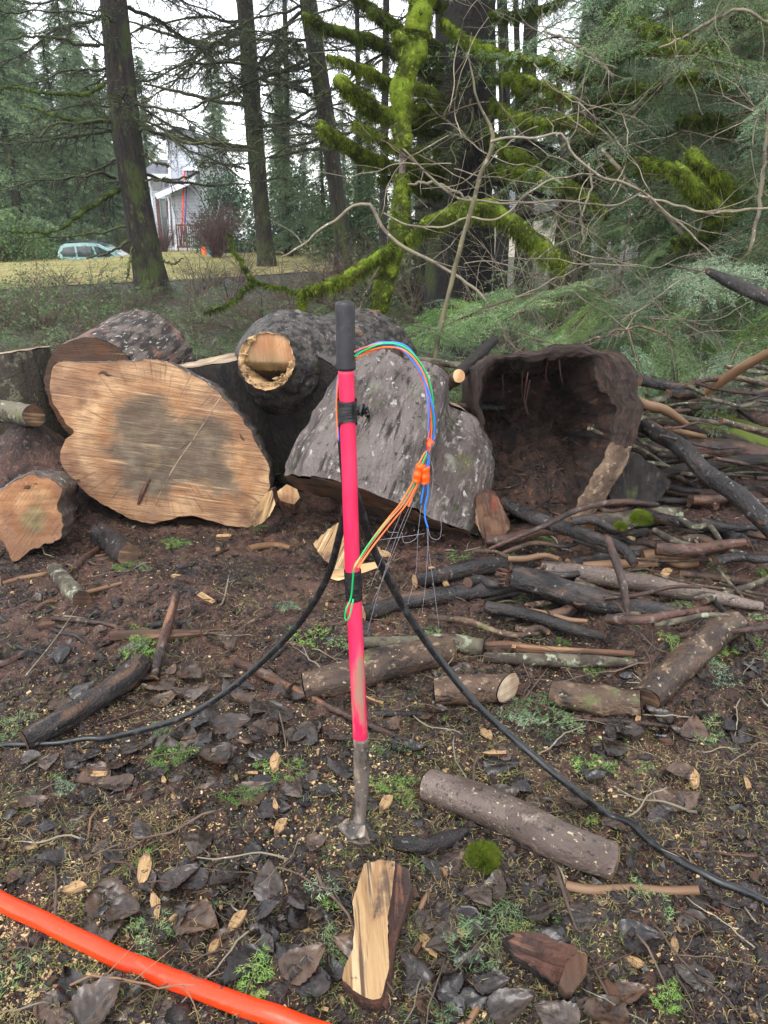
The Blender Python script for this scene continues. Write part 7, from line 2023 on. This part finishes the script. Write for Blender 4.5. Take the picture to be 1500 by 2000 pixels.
# brambles and bare shrubs
def shrub(name, label, cat, px, Y, h, w, ns, mat, leafmat=None, nleaf=0, leafs=.05, group=None, up=1.0, thick=.006, fork=3, base=None, arch=.35):
    x = (px - 750) / 1500 * Y * (.95 if Y > 20 else .97)
    b = np.array((x, Y, float(hg(x, Y)[0]))) if base is None else np.asarray(base, float)
    t = thing(name, label, cat, b, group)
    st, lf = MB(), MB(); LP = []
    for k in range(ns):
        a = rng.uniform(0, 6.28); s = rng.uniform(.2, 1)
        d = nrm(np.array((math.cos(a) * s * w / h, math.sin(a) * s * w / h, up * rng.uniform(.6, 1))))
        p = b + np.array((math.cos(a), math.sin(a), 0)) * w * .15 * rng.random()
        l = h * rng.uniform(.55, 1.1); q = [p]
        for j in range(7):
            d = nrm(d + rng.normal(0, .13, 3) + np.array((math.cos(a), math.sin(a), -1.2)) * arch * j / 14); q.append(q[-1] + d * l / 7)
        q = np.array(q); addtube(st, q, np.linspace(thick, thick * .3, 8), seg=5, cap=False)
        A, B = [], []
        for _ in range(fork):
            i = int(rng.integers(2, 7)); e = nrm(d + rng.normal(0, .7, 3)); ll = l * rng.uniform(.12, .4)
            m = q[i] + e * ll * .5; A += [q[i], m]; B += [m, m + nrm(e + rng.normal(0, .4, 3)) * ll * .5]
        if A: sliver(st, A, B, thick * .4)
        LP.append(q[3:]); LP.append(np.array(B) if B else q[-1:])
    part(st, 'stems', M[mat], t)
    if leafmat:
        L = np.vstack(LP); i = rng.integers(0, len(L), nleaf); p = L[i] + rng.normal(0, leafs * 1.2, (nleaf, 3))
        leafcloud(lf, p, leafs)
        part(lf, 'leaves', M[leafmat], t, smooth=False)
    return t
def leafcloud(mb, p, s, asp=.5):
    N = len(p); s = s * rng.uniform(.6, 1.3, N)[:, None]
    d = nrm(rng.normal(0, 1, (N, 3))); q = nrm(np.cross(d, rng.normal(0, 1, (N, 3)) + np.array((0, 0, .6))))
    nn = np.cross(d, q)
    V = np.stack([p - d * s * .5, p + q * s * asp * .5 + nn * s * .06, p + d * s * .5, p - q * s * asp * .5 + nn * s * .06], 1).reshape(-1, 3)
    mb.add(V, np.arange(N * 4).reshape(-1, 4))
for i in range(16):
    shrub('bramble', 'low leafy bramble at the edge of the pale lawn', 'bramble', rng.uniform(-20, 240), rng.uniform(11, 19), rng.uniform(.5, 1.0), rng.uniform(.4, .9), 12, 'dark_twig', 'bush_green', 90, .06, 'brambles along the lawn edge', thick=.005)
for i in range(14):
    shrub('bare_shrub', 'tangle of bare brown stems along the lawn edge', 'shrub', rng.uniform(60, 480), rng.uniform(14, 21), rng.uniform(.6, 1.3), .7, 16, 'dark_twig', None, group='bare stems along the lawn edge', thick=.007, fork=5)
for i in range(34):
    shrub('bare_shrub', 'low dead brown stems in the undergrowth behind the logs', 'shrub', rng.uniform(-20, 720), rng.uniform(7, 17), rng.uniform(.35, .9), .8, 24, 'dark_twig', None, group='dead stems in the undergrowth behind the logs', thick=.005, fork=7, arch=.5)
for i in range(22):
    shrub('bare_shrub', 'tangle of bare brown stems under the middle firs', 'shrub', rng.uniform(430, 900), rng.uniform(11, 24), rng.uniform(.8, 1.6), .9, 20, 'dark_twig', None, group='bare stems under the middle firs', thick=.008, fork=6)
for i in range(10):
    shrub('bare_shrub', 'thin pale stems standing in the fir brush', 'shrub', rng.uniform(880, 1500), rng.uniform(6.5, 9), rng.uniform(1.2, 2.4), .7, 8, 'pale_twig', None, group='pale stems in the fir brush', thick=.006, fork=6, arch=.2)
# ------------------------------------------------------------------ lawn grass tufts
def lawn_grass():
    N = 26000
    x = rng.uniform(-30, 2, N); y = 19 + 18 * rng.random(N) ** 1.4
    ok = (y > 20.5 + np.clip((x + 9) * .9, 0, 11)); x, y = x[ok], y[ok]; N = len(x)
    p = np.stack([x, y, hg(x, y) + .01], 1); a = rng.uniform(0, 6.28, N)
    d = nrm(np.stack([np.cos(a) * .5, np.sin(a) * .5, np.full(N, 1.0)], 1)); q = np.stack([-np.sin(a), np.cos(a), a * 0], 1)
    L = rng.uniform(.03, .10, N)[:, None]
    V = np.stack([p - q * .012, p + q * .012, p + d * L], 1).reshape(-1, 3)
    tag(MB().add(V, np.arange(N * 3).reshape(-1, 3)).obj('grass', M['grass'], smooth=False), kind='stuff')
lawn_grass()

# ------------------------------------------------------------------ far conifers
def conifer_lib():
    lib = []
    for k in range(5):
        H = 20.0
        st, nd = MB(), MB()
        P = np.stack([.1 * np.sin(np.linspace(0, 3, 14) + k), .1 * np.cos(np.linspace(0, 3, 14)), np.linspace(-.5, H, 14)], 1)
        addtube(st, P, np.linspace(.28, .02, 14), seg=8)
        A, B = [], []
        nbr = 230
        for j in range(nbr):
            u = .06 + .94 * (j / nbr) ** .9; z = u * H; a = rng.uniform(0, 6.28)
            l = (3.6 * (1 - u) ** .6 + .35) * rng.uniform(.35, 1.15) * (1 if u > .2 else .8) * (1 + .35 * math.sin(a * 2 + u * 17 + k))
            d = np.array((math.cos(a), math.sin(a), rng.uniform(-.1, .2))); q = [np.array((0, 0, z))]
            for i in range(5):
                d = nrm(d + np.array((0, 0, -.12)) + rng.normal(0, .06, 3)); q.append(q[-1] + d * l / 5)
            q = np.array(q)
            addtube(st, q, np.linspace(.03, .008, 6), seg=4, cap=False)
            for i in range(1, 6):
                s = nrm(np.cross(d, (0, 0, 1.0)))
                for sg in (-1, 1):
                    for _ in range(2):
                        ll = l * .32 * (1.2 - i / 6) + .12
                        e = nrm(d * .6 + s * sg * rng.uniform(.4, 1) + np.array((0, 0, rng.uniform(-.7, .0))))
                        A.append(q[i] - d * rng.uniform(0, l / 5)); B.append(A[-1] + e * ll)
                A.append(q[i - 1]); B.append(q[i])
        needles(nd, A, B, 26, .19, .038, flat=.4, fwd=.8)
        lib.append((st.mesh('trunk', M['fir_bark']), nd.mesh('needles', M['needle_far'], smooth=False)))
    return lib
CL = conifer_lib()
def conifer(x, y, sc, k, label, group=None, rz=None):
    t = thing('conifer', label, 'conifer', (x, y, float(hg(x, y)[0]) - .1), group, (0, 0, rng.uniform(0, 6.28)))
    w = rng.uniform(.85, 1.25); t.scale = (sc * w, sc * w, sc)
    for me, nm in zip(CL[k], ('trunk', 'needles')):
        o = bpy.data.objects.new(nm, me); COL.objects.link(o); o.parent = t
for i in range(46):                     # wood beyond the car
    px = rng.uniform(-160, 300); Y = rng.uniform(46, 84)
    conifer((px - 750) / 1500 * Y * .93, Y, rng.uniform(.7, 1.15) * (.72 if px > 80 else 1.0), int(rng.integers(5)), 'grey green conifer in the hazy wood beyond the car', 'conifers in the wood beyond the car')
for i in range(14):                     # wood beyond the house
    px = rng.uniform(330, 900); Y = rng.uniform(54, 90)
    conifer((px - 750) / 1500 * Y * .93, Y, rng.uniform(.45, .8), int(rng.integers(5)), 'hazy conifer in the wood behind the grey house', 'conifers in the wood behind the house')
for i in range(26):
    px = rng.uniform(880, 1600); Y = rng.uniform(28, 60)
    conifer((px - 750) / 1500 * Y * .93, Y, rng.uniform(.3, .55) * (1 if px < 1120 else 1.6), int(rng.integers(5)), 'dark conifer deep behind the mossy trunks', 'conifers deep behind the mossy trunks')
for px, Y, sc, lab in [(30, 40, .85, 'tall near conifer at the edge of the lawn'), (130, 42, .55, 'shorter conifer standing behind the teal car'), (200, 44, .5, 'conifer between the teal car and the house'), (560, 34, .42, 'bushy conifer between the two straight firs'), (630, 32, .36, 'dark conifer beside the laurel bush'), (720, 30, .34, 'dense conifer in shade behind the leaning fir'), (800, 27, .36, 'dark conifer behind the bright mossy branch')]:
    conifer((px - 750) / 1500 * Y * .93, Y, sc, int(rng.integers(5)), lab)

# ------------------------------------------------------------------ broadleaf bushes
def bush(name, label, px, Y, w, h, nleaf, mat, leafs, z0=0.0, dep=1.2, cat='bush', group=None):
    x = (px - 750) / 1500 * Y * .94
    b = np.array((x, Y, float(hg(x, Y)[0]) + z0))
    t = thing(name, label, cat, b, group)
    n = int(nleaf / 60) + 6
    u = nrm(rng.normal(0, 1, (n, 3))); u[:, 2] = np.abs(u[:, 2])
    c = u * rng.uniform(.45, 1, (n, 1)) * np.array((w / 2, dep, h)) * (1 + .2 * fbm(u * 2 + px, 2))[:, None]
    st = MB(); 
    for q in c[:: max(1, n // 26)]:
        addtube(st, resample([b, b + q * .5 + rng.normal(0, .1, 3), b + q], 8), np.linspace(.035, .008, 8), seg=5, cap=False)
    part(st, 'stems', M['dark_twig'], t)
    i = rng.integers(0, n, nleaf); lf = MB()
    leafcloud(lf, b + c[i] + rng.normal(0, .17 * (w * h * dep) ** .333, (nleaf, 3)) * .55, leafs, .55)
    part(lf, 'leaves', M[mat], t, smooth=False)
bush('laurel_bush', 'glossy broad leaved bush beside the grey house', 440, 38, 3.4, 4.0, 5200, 'laurel', .17)
bush('laurel_bush', 'dark glossy bush behind the straight fir trunk', 560, 36, 4.2, 4.0, 5600, 'laurel', .17)
bush('laurel_bush', 'shaded bush between the leaning fir and the mossy branch', 690, 30, 3.6, 3.2, 4200, 'bush_green', .15)
bush('green_bush', 'round green bush at the picture edge by the lawn', 10, 30, 3.2, 1.5, 2600, 'bush_green', .13)
bush('green_bush', 'low green bush beside the back of the teal car', 62, 33, 2.6, 1.3, 2000, 'bush_green', .13)
bush('green_bush', 'pale green bush below the far conifers', 215, 44, 4.0, 1.8, 2400, 'bush_green', .18, z0=-.6)
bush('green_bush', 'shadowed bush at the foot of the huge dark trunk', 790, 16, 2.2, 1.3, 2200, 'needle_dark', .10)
shrub('purple_shrub', 'tall purple brown bare shrub beside the deck railing', 'shrub', 424, 33, 2.3, 1.05, 170, 'purple_twig', thick=.014, fork=7, arch=.12)
shrub('purple_shrub', 'small purple brown shrub under the porch', 'shrub', 322, 39, 1.6, .9, 90, 'purple_twig', thick=.012, fork=6, arch=.12)
for i in range(16):
    shrub('bare_shrub', 'leafless grey shrub beyond the lawn crest', 'shrub', rng.uniform(120, 300), rng.uniform(42, 47), rng.uniform(1.6, 3.0), 1.6, 26, 'dark_twig', None, group='leafless shrubs beyond the lawn', thick=.014, fork=6)

# ------------------------------------------------------------------ grey house
M['siding'] = None
def siding():
    t = NT('siding'); v = t.coord('pos'); sx = t.n('ShaderNodeSeparateXYZ'); t.l(v, sx.inputs[0])
    f = t.math('FRACT', t.math('MULTIPLY', sx.outputs[2], 6.5))
    col = t.mix(t.ramp(t.noise(v, 1.3, detail=4), .4, .65), lin((206, 211, 222)), lin((192, 198, 211)))
    col = t.mix(t.ramp(f, .90, .98), col, lin((128, 134, 150)))
    t.setc(col); t.b.inputs['Roughness'].default_value = .6
    t.bump(f, .8, .03); return t.m
M['siding'] = siding()
M['shingle'] = pm('shingle', (118, 120, 128), [((96, 98, 106), 3, .42, .62, (1, 1, 3)), ((140, 142, 150), 9, .55, .7)], rough=.85, coord='pos', bump=([(9, (1, 1, 5), 1)], .8, .03))
M['white_trim'] = flat('white_trim', (222, 226, 232), .5)
M['door_green'] = flat('door_green', (70, 88, 84), .5)
M['brown_wood'] = pm('brown_wood', (112, 84, 72), [((84, 60, 52), 4, .42, .62, (1, 1, .3)), ((140, 112, 96), 12, .56, .7)], rough=.75, coord='pos')
M['beige'] = flat('beige', (206, 196, 180), .7)
M['ladder_red'] = flat('ladder_red', (236, 74, 48), .45)
M['ladder_purple'] = flat('ladder_purple', (92, 78, 140), .45)
M['car_paint'] = flat('car_paint', (148, 182, 180), .25, metal=.35, coat=.7)
M['glass_dark'] = flat('glass_dark', (44, 56, 60), .06, spec=.9)
M['tyre'] = flat('tyre', (34, 34, 36), .8)
M['alloy'] = flat('alloy', (168, 172, 176), .3, metal=.7)
M['lamp_red'] = flat('lamp_red', (204, 52, 56), .2)
M['black_plastic'] = flat('black_plastic', (38, 40, 44), .5)
M['blue_plastic'] = flat('blue_plastic', (52, 118, 190), .4)
M['toy_orange'] = flat('toy_orange', (236, 120, 70), .4)
M['toy_cyan'] = flat('toy_cyan', (64, 170, 196), .4)

def pbox(mb, a, b, Y, depth, m=0, up=0.0):
    """box whose front spans the picture points a (upper corner) to b (lower corner) at distance Y"""
    p, q = At(a[0], a[1], Y), At(b[0], b[1], Y)
    xc = (p[0] + q[0]) / 2
    boxv(mb, (xc, Y + depth / 2, (p[2] + q[2]) / 2), (abs(q[0] - p[0]), depth, abs(p[2] - q[2])), m)
def slab4(mb, pts, th, m=0):
    P = np.array(pts, float); n = nrm(np.cross(P[1] - P[0], P[2] - P[0])); n = n if n[2] > 0 else -n
    V = np.vstack([P, P - n * th]); F = [(0, 1, 2, 3), (7, 6, 5, 4)] + [(i, (i + 1) % 4, (i + 1) % 4 + 4, i + 4) for i in range(4)]
    for f in F: mb.add(V[list(f)], np.array([[0, 1, 2, 3]]), None, m)
def house():
    Y = 42.0
    x0 = At(296, 400, Y)[0]; x1 = At(343, 400, Y)[0]; x2 = At(402, 400, Y)[0]
    gz = float(hg(-9.5, 42)[0]) - .25
    t = thing('grey_house', 'pale grey sided house with white trim and porch roof behind the fir trunks', 'house', ((x0 + x2) / 2, Y, gz))
    ze = At(320, 340, Y)[2]; zt = At(360, 268, Y)[2]
    mb = MB(); boxv(mb, ((x0 + x1) / 2, Y + 3.5, (gz + ze) / 2), (x1 - x0, 7, ze - gz)); part(mb, 'wall', M['siding'], t, smooth=False)
    mb = MB(); boxv(mb, ((x1 + x2) / 2, Y + 2.9, (gz + zt) / 2), (x2 - x1, 7.4, zt - gz)); part(mb, 'wall', M['siding'], t, smooth=False)
    # main lower roof sloping to the front
    mb = MB(); zr = At(320, 290, Y)[2] + .5
    zr = At(320, 312, Y + 3.2)[2]; slab4(mb, [(x0 - .35, Y - .5, ze), (x1 - .004, Y - .5, ze), (x1 - .004, Y + 3.2, zr), (x0 - .35, Y + 3.2, zr)], .16)
    r = part(mb, 'roof', M['shingle'], t, smooth=False)
    mb = MB(); boxv(mb, (((x0 - .4) + x1) / 2 - .01, Y - .58, ze - .13), (x1 - x0 + .34, .16, .22)); part(mb, 'gutter', M['white_trim'], t, sub=r, smooth=False)
    mb = MB(); zc = At(355, 250, Y)[2]; boxv(mb, (At(355, 250, Y)[0], Y + 2.2, zc + .05), (.3, .3, .5)); part(mb, 'chimney', M['black_plastic'], t, sub=r, smooth=False)
    xm = (x1 + x2) / 2; zg = zt + (x2 - x1) * .14
    mb = MB(); mb.add([(x1, Y - .8, zt), (x2, Y - .8, zt), (xm, Y - .8, zg), (x1, Y + 6.6, zt), (x2, Y + 6.6, zt), (xm, Y + 6.6, zg)], [(0, 1, 2), (5, 4, 3)]); part(mb, 'gable', M['siding'], t, smooth=False)
    mb = MB(); slab4(mb, [(x1 - .3, Y - 1.1, zt - .14), (xm, Y - 1.1, zg + .03), (xm, Y + 6.8, zg + .03), (x1 - .3, Y + 6.8, zt - .14)], -.14); slab4(mb, [(xm + .001, Y - 1.1, zg + .03), (x2 + .3, Y - 1.1, zt - .14), (x2 + .3, Y + 6.8, zt - .14), (xm + .001, Y + 6.8, zg + .03)], -.14); part(mb, 'roof', M['shingle'], t, smooth=False)
    # corner boards
    mb = MB(); boxv(mb, (x0 + .02, Y - .015, (gz + ze) / 2 - .12), (.14, .03, ze - gz - .24)); part(mb, 'corner_board', M['white_trim'], t, smooth=False)
    mb = MB(); boxv(mb, (x1 + .06, Y - .83, (gz + zt) / 2 - .1), (.12, .05, zt - gz - .2)); part(mb, 'corner_board', M['white_trim'], t, smooth=False)
    # porch roof
    a = At(303, 380, Y - 2); b = At(381, 350, Y - 2)
    mb = MB(); slab4(mb, [(a[0], Y - 2.0, a[2]), (b[0], Y - 2.0, b[2] + .1), (b[0], Y - .86, b[2] + .4), (a[0], Y - .02, a[2] + .45)], .12)
    pr = part(mb, 'porch_roof', M['shingle'], t, smooth=False)
    mb = MB(); slab4(mb, [(a[0], Y - 2.06, a[2] + .02), (b[0], Y - 2.06, b[2] + .13), (b[0], Y - 2.01, b[2] + .13), (a[0], Y - 2.01, a[2] + .02)], .24); part(mb, 'fascia', M['white_trim'], t, sub=pr, smooth=False)
    # door and window
    mb = MB(); pbox(mb, (312, 388), (330, 480), Y - .06, .05); d = part(mb, 'door', M['door_green'], t, smooth=False)
    mb = MB(); pbox(mb, (309, 384), (312, 480), Y - .07, .065); pbox(mb, (330, 384), (333, 480), Y - .07, .065); part(mb, 'door_frame', M['brown_wood'], t, sub=d, smooth=False)
    mb = MB(); pbox(mb, (315, 392), (327, 425), Y - .085, .02); part(mb, 'pane', M['glass_dark'], t, sub=d, smooth=False)
    mb = MB(); pbox(mb, (296, 350), (316, 372), Y - .04, .03); w = part(mb, 'window', M['glass_dark'], t, smooth=False)
    # downspout
    mb = MB(); addtube(mb, [At(320, 379, Y - 2.0), At(327, 384, Y - 1.9), At(330, 395, Y - 1.8), At(334, 480, Y - 1.8), At(335, 492, Y - 1.8)], .05, seg=8); part(mb, 'downspout', M['white_trim'], t)
    mb = MB(); addtube(mb, [At(323, 345, Y - .5), At(322, 352, Y - .2), At(320, 375, Y - .1)], .05, seg=8); part(mb, 'downspout', M['white_trim'], t)
    # upper eave
    mb = MB(); pbox(mb, (358, 326), (392, 333), Y - 1.4, .6); part(mb, 'eave', M['white_trim'], t, smooth=False)
    # deck railing
    Yd = Y - 2.6
    r = thing('deck_railing', 'brown wooden deck railing in front of the grey house wall', 'railing', At(368, 486, Yd))
    mb = MB(); pbox(mb, (343, 438), (394, 442), Yd, .12); part(mb, 'top_rail', M['brown_wood'], r, smooth=False)
    mb = MB(); pbox(mb, (345, 480), (393, 484), Yd, .08); part(mb, 'bottom_rail', M['brown_wood'], r, smooth=False)
    for px in (344, 362, 391):
        mb = MB(); pbox(mb, (px, 442.3), (px + 3.4, 494), Yd - .02, .12); part(mb, 'post', M['brown_wood'], r, smooth=False)
    for px in np.arange(349, 390, 3.9):
        mb = MB(); pbox(mb, (px, 442.3), (px + 1.6, 479.8), Yd + .02, .04); part(mb, 'baluster', M['brown_wood'], r, smooth=False)
    # ladder
    Yl = Y - 1.6
    l = thing('ladder', 'tall orange and purple extension ladder leaning on the grey house', 'ladder', At(356, 484, Yl - .8))
    for (top, bot), m in ((((361, 328), (353, 484)), 'ladder_red'), (((366.5, 330), (358.5, 484)), 'ladder_purple')):
        mb = MB(); A, B = At(*top, Yl + .4), At(*bot, Yl - .9); addtube(mb, [A, (A + B) / 2, B], .045, seg=6); part(mb, 'rail', M[m], l)
    for u in np.linspace(.04, .96, 15):
        A = At(361, 328, Yl + .4) * (1 - u) + At(353, 484, Yl - .9) * u; B = At(366.5, 330, Yl + .4) * (1 - u) + At(358.5, 484, Yl - .9) * u
        mb = MB(); addtube(mb, [A, B], .016, seg=6); part(mb, 'rung', M['alloy'], l)
    for nm, lab, px, m in (('planter', 'orange tub on the grass by the purple shrub', 401, 'toy_orange'), ('planter', 'cyan tub on the grass by the purple shrub', 410, 'toy_cyan')):
        p = At(px, 490, 35.5); p[2] = float(hg(p[0], p[1])[0]); tt = thing(nm, lab, 'tub', p)
        mb = MB(); q = [p, p + (0, 0, .02), p + (0, 0, .3), p + (0, 0, .34)]; addtube(mb, q, [.13, .14, .19, .19], seg=16); part(mb, 'body', M[m], tt)
        mb = MB(); addtube(mb, [p + (0, 0, .33), p + (0, 0, .355)], [.20, .20], seg=16); part(mb, 'rim', M[m], tt)
house()

def second_house():
    Y = 34.0
    p0, p1 = At(985, 420, Y), At(1095, 420, Y)
    gz = float(hg(p0[0], Y)[0])
    t = thing('beige_house', 'beige house with grey shingle roof glimpsed behind the slender pale stem', 'house', ((p0[0] + p1[0]) / 2, Y, gz))
    ze = At(1040, 405, Y)[2]; zr = At(1040, 340, Y)[2]
    mb = MB(); boxv(mb, ((p0[0] + p1[0]) / 2, Y + 3, (gz + ze) / 2), (p1[0] - p0[0], 6, ze - gz)); part(mb, 'wall', M['beige'], t, smooth=False)
    mb = MB(); slab4(mb, [(p0[0] - .3, Y - .5, ze), (p1[0] + .3, Y - .5, ze), (p1[0] + .3, Y + 3, zr + .3), (p0[0] - .3, Y + 3, zr + .3)], .15); part(mb, 'roof', M['shingle'], t, smooth=False)
    mb = MB(); pbox(mb, (1062, 425), (1078, 445), Y - .04, .03); part(mb, 'window', M['glass_dark'], t, smooth=False)
second_house()

# ------------------------------------------------------------------ teal car
def car():
    Y = 38.0
    a = At(114, 472, Y); zroof = a[2] - .04; gz = zroof - 1.66
    x0 = a[0]; Lc = 4.45
    b = np.array((x0, Y, gz))
    t = thing('parked_car', 'teal silver estate car parked beyond the crest of the lawn', 'car', b)
    def extr(prof, hw, name, mat, sub=None, tuck=.06, y0=0.0):
        P = np.array(prof, float); n = len(P)
        c = P.mean(0); rows = []
        for y, s in ((-hw, .93), (-hw + tuck, .99), (-hw + tuck * 3, 1), (hw - tuck * 3, 1), (hw - tuck, .99), (hw, .93)):
            q = c + (P - c) * s; rows.append(np.stack([q[:, 0], np.full(n, y + y0), q[:, 1]], 1))
        V = np.vstack(rows); j = np.arange(n); k = (j + 1) % n
        F = np.vstack([np.stack([r * n + j, r * n + k, (r + 1) * n + k, (r + 1) * n + j], 1) for r in range(5)])
        mb = MB().add(V + b, F)
        for r, rev in ((0, 1), (5, 0)):
            cc = rows[r].mean(0); n0 = mb.n; VV = np.vstack([rows[r], cc]) + b
            mb.add(VV, np.array([[i, (i + 1) % n, n] if not rev else [(i + 1) % n, i, n] for i in range(n)]))
        return part(mb, name, M[mat], t, sub=sub)
    body = resample(np.array([(.05, 0, .35), (.02, 0, .6), (.05, 0, .95), (.35, 0, 1.0), (2.9, 0, 1.0), (3.3, 0, .98), (4.0, 0, .9), (4.35, 0, .78), (4.44, 0, .55), (4.4, 0, .3), (3.9, 0, .24), (.5, 0, .24), (.05, 0, .35)]), 60)[:-1][:, [0, 2]]
    bo = extr(body, .89, 'body', 'car_paint')
    green = np.array([(.10, .98), (.16, 1.25), (.34, 1.55), (.55, 1.64), (1.4, 1.68), (2.1, 1.62), (2.55, 1.40), (3.2, .99)])
    extr(green, .74, 'cabin', 'car_paint', tuck=.05)
    for pr, nm in (([(.42, 1.06), (.36, 1.22), (.48, 1.46), (.98, 1.52), (1.02, 1.06)], 'window'), ([(1.10, 1.06), (1.08, 1.52), (1.78, 1.52), (1.92, 1.06)], 'window'), ([(2.02, 1.06), (1.88, 1.50), (2.08, 1.50), (2.50, 1.30), (2.82, 1.06)], 'window')):
        P = np.array(pr); n = len(P); V = np.vstack([np.stack([P[:, 0], np.full(n, -.755 - .02 * (1.5 - P[:, 1])), P[:, 1]], 1), np.stack([P[:, 0], np.full(n, -.70), P[:, 1]], 1)]) + b
        mb = MB(); mb.add(V, np.array([[i, (i + 1) % n, n + (i + 1) % n, n + i] for i in range(n)])); c = V[:n].mean(0)
        mb.add(np.vstack([V[:n], c]), np.array([[(i + 1) % n, i, n] for i in range(n)])); part(mb, nm, M['glass_dark'], t, smooth=False)
    mb = MB(); slab4(mb, [b + (2.12, -.62, 1.615), b + (2.12, .62, 1.615), b + (3.15, .68, 1.03), b + (3.15, -.68, 1.03)], -.012); part(mb, 'windscreen', M['glass_dark'], t, smooth=False)
    mb = MB(); slab4(mb, [b + (.13, -.6, 1.03), b + (.13, .6, 1.03), b + (.31, .55, 1.5), b + (.31, -.55, 1.5)], -.02); part(mb, 'rear_window', M['glass_dark'], t, smooth=False)
    for x in (.82, 3.55):
        for y in (-.80, .80):
            w = b + np.array((x, y, .33)); s = -1 if y < 0 else 1
            th = np.linspace(0, 2 * np.pi, 30)
            mb = MB(); ring = np.stack([.25 * np.cos(th), 0 * th, .25 * np.sin(th)], 1) + w; addtube(mb, ring, .085, seg=10, cap=False); tw = part(mb, 'wheel', M['tyre'], t)
            mb = MB(); addtube(mb, [w + (0, s * -.02, 0), w + (0, s * .07, 0)], [.2, .19], seg=20); part(mb, 'rim', M['alloy'], t, sub=tw)
    mb = MB(); boxv(mb, b + (.10, -.78, .88), (.2, .16, .2)); part(mb, 'tail_light', M['lamp_red'], t)
    mb = MB(); boxv(mb, b + (.10, .78, .88), (.2, .16, .2)); part(mb, 'tail_light', M['lamp_red'], t)
    for y in (-.56, .56):
        mb = MB(); addtube(mb, resample([b + (.5, y, 1.66), b + (.6, y, 1.72), b + (1.9, y, 1.72), b + (2.1, y, 1.64)], 12), .022, seg=6); part(mb, 'roof_rail', M['black_plastic'], t)
    for x in (1.15, 2.05):
        mb = MB(); boxv(mb, b + (x + .1, -.90, .93), (.2, .03, .035)); part(mb, 'door_handle', M['car_paint'], t)
    mb = MB(); boxv(mb, b + (2.75, -.96, 1.05), (.12, .18, .13)); part(mb, 'wing_mirror', M['car_paint'], t)
    mb = MB(); boxv(mb, b + (.02, 0, .42), (.12, 1.6, .26)); part(mb, 'bumper', M['black_plastic'], t)
    # rack with a bundled blue load behind
    q = thing('hitch_rack', 'black hitch rack carrying a blue load behind the teal car', 'car rack', b + (-.4, 0, .45))
    mb = MB(); addtube(mb, [b + (.04, 0, .42), b + (-.3, 0, .42), b + (-.5, 0, .5)], .035, seg=8); addtube(mb, [b + (-.45, -.6, .5), b + (-.45, .6, .5)], .03, seg=8); addtube(mb, resample([b + (-.45, -.1, .5), b + (-.4, -.1, .9), b + (-.3, -.1, 1.25)], 8), .03, seg=8); part(mb, 'rack_frame', M['black_plastic'], q)
    mb = MB(); 
    for k in range(2):
        boxv(mb, b + (-.52 + .1 * k, -.3 + .5 * k, .74), (.34, .4, .36))
    part(mb, 'cargo_box', M['blue_plastic'], q)
    for yy in (-.35, .3):
        th = np.linspace(0, 2 * np.pi, 24); c = b + np.array((-.78, yy, .62))
        mb = MB(); addtube(mb, np.stack([.26 * np.cos(th), .05 * np.sin(th), .26 * np.sin(th)], 1) + c, .024, seg=6, cap=False); part(mb, 'bike_wheel', M['tyre'], q)
car()

# ------------------------------------------------------------------ air
def haze():
    m = bpy.data.materials.new('haze'); m.use_nodes = True; nt = m.node_tree
    for n in list(nt.nodes): nt.nodes.remove(n)
    o = nt.nodes.new('ShaderNodeOutputMaterial'); v = nt.nodes.new('ShaderNodeVolumePrincipled')
    v.inputs['Color'].default_value = (.86, .92, 1.0, 1); v.inputs['Density'].default_value = .0007; v.inputs['Anisotropy'].default_value = .2
    nt.links.new(v.outputs[0], o.inputs['Volume'])
    mb = MB(); boxv(mb, (0, 68, 14), (236, 172, 34.6))
    ob = mb.obj('haze', m, smooth=False); ob['kind'] = 'stuff'
haze()
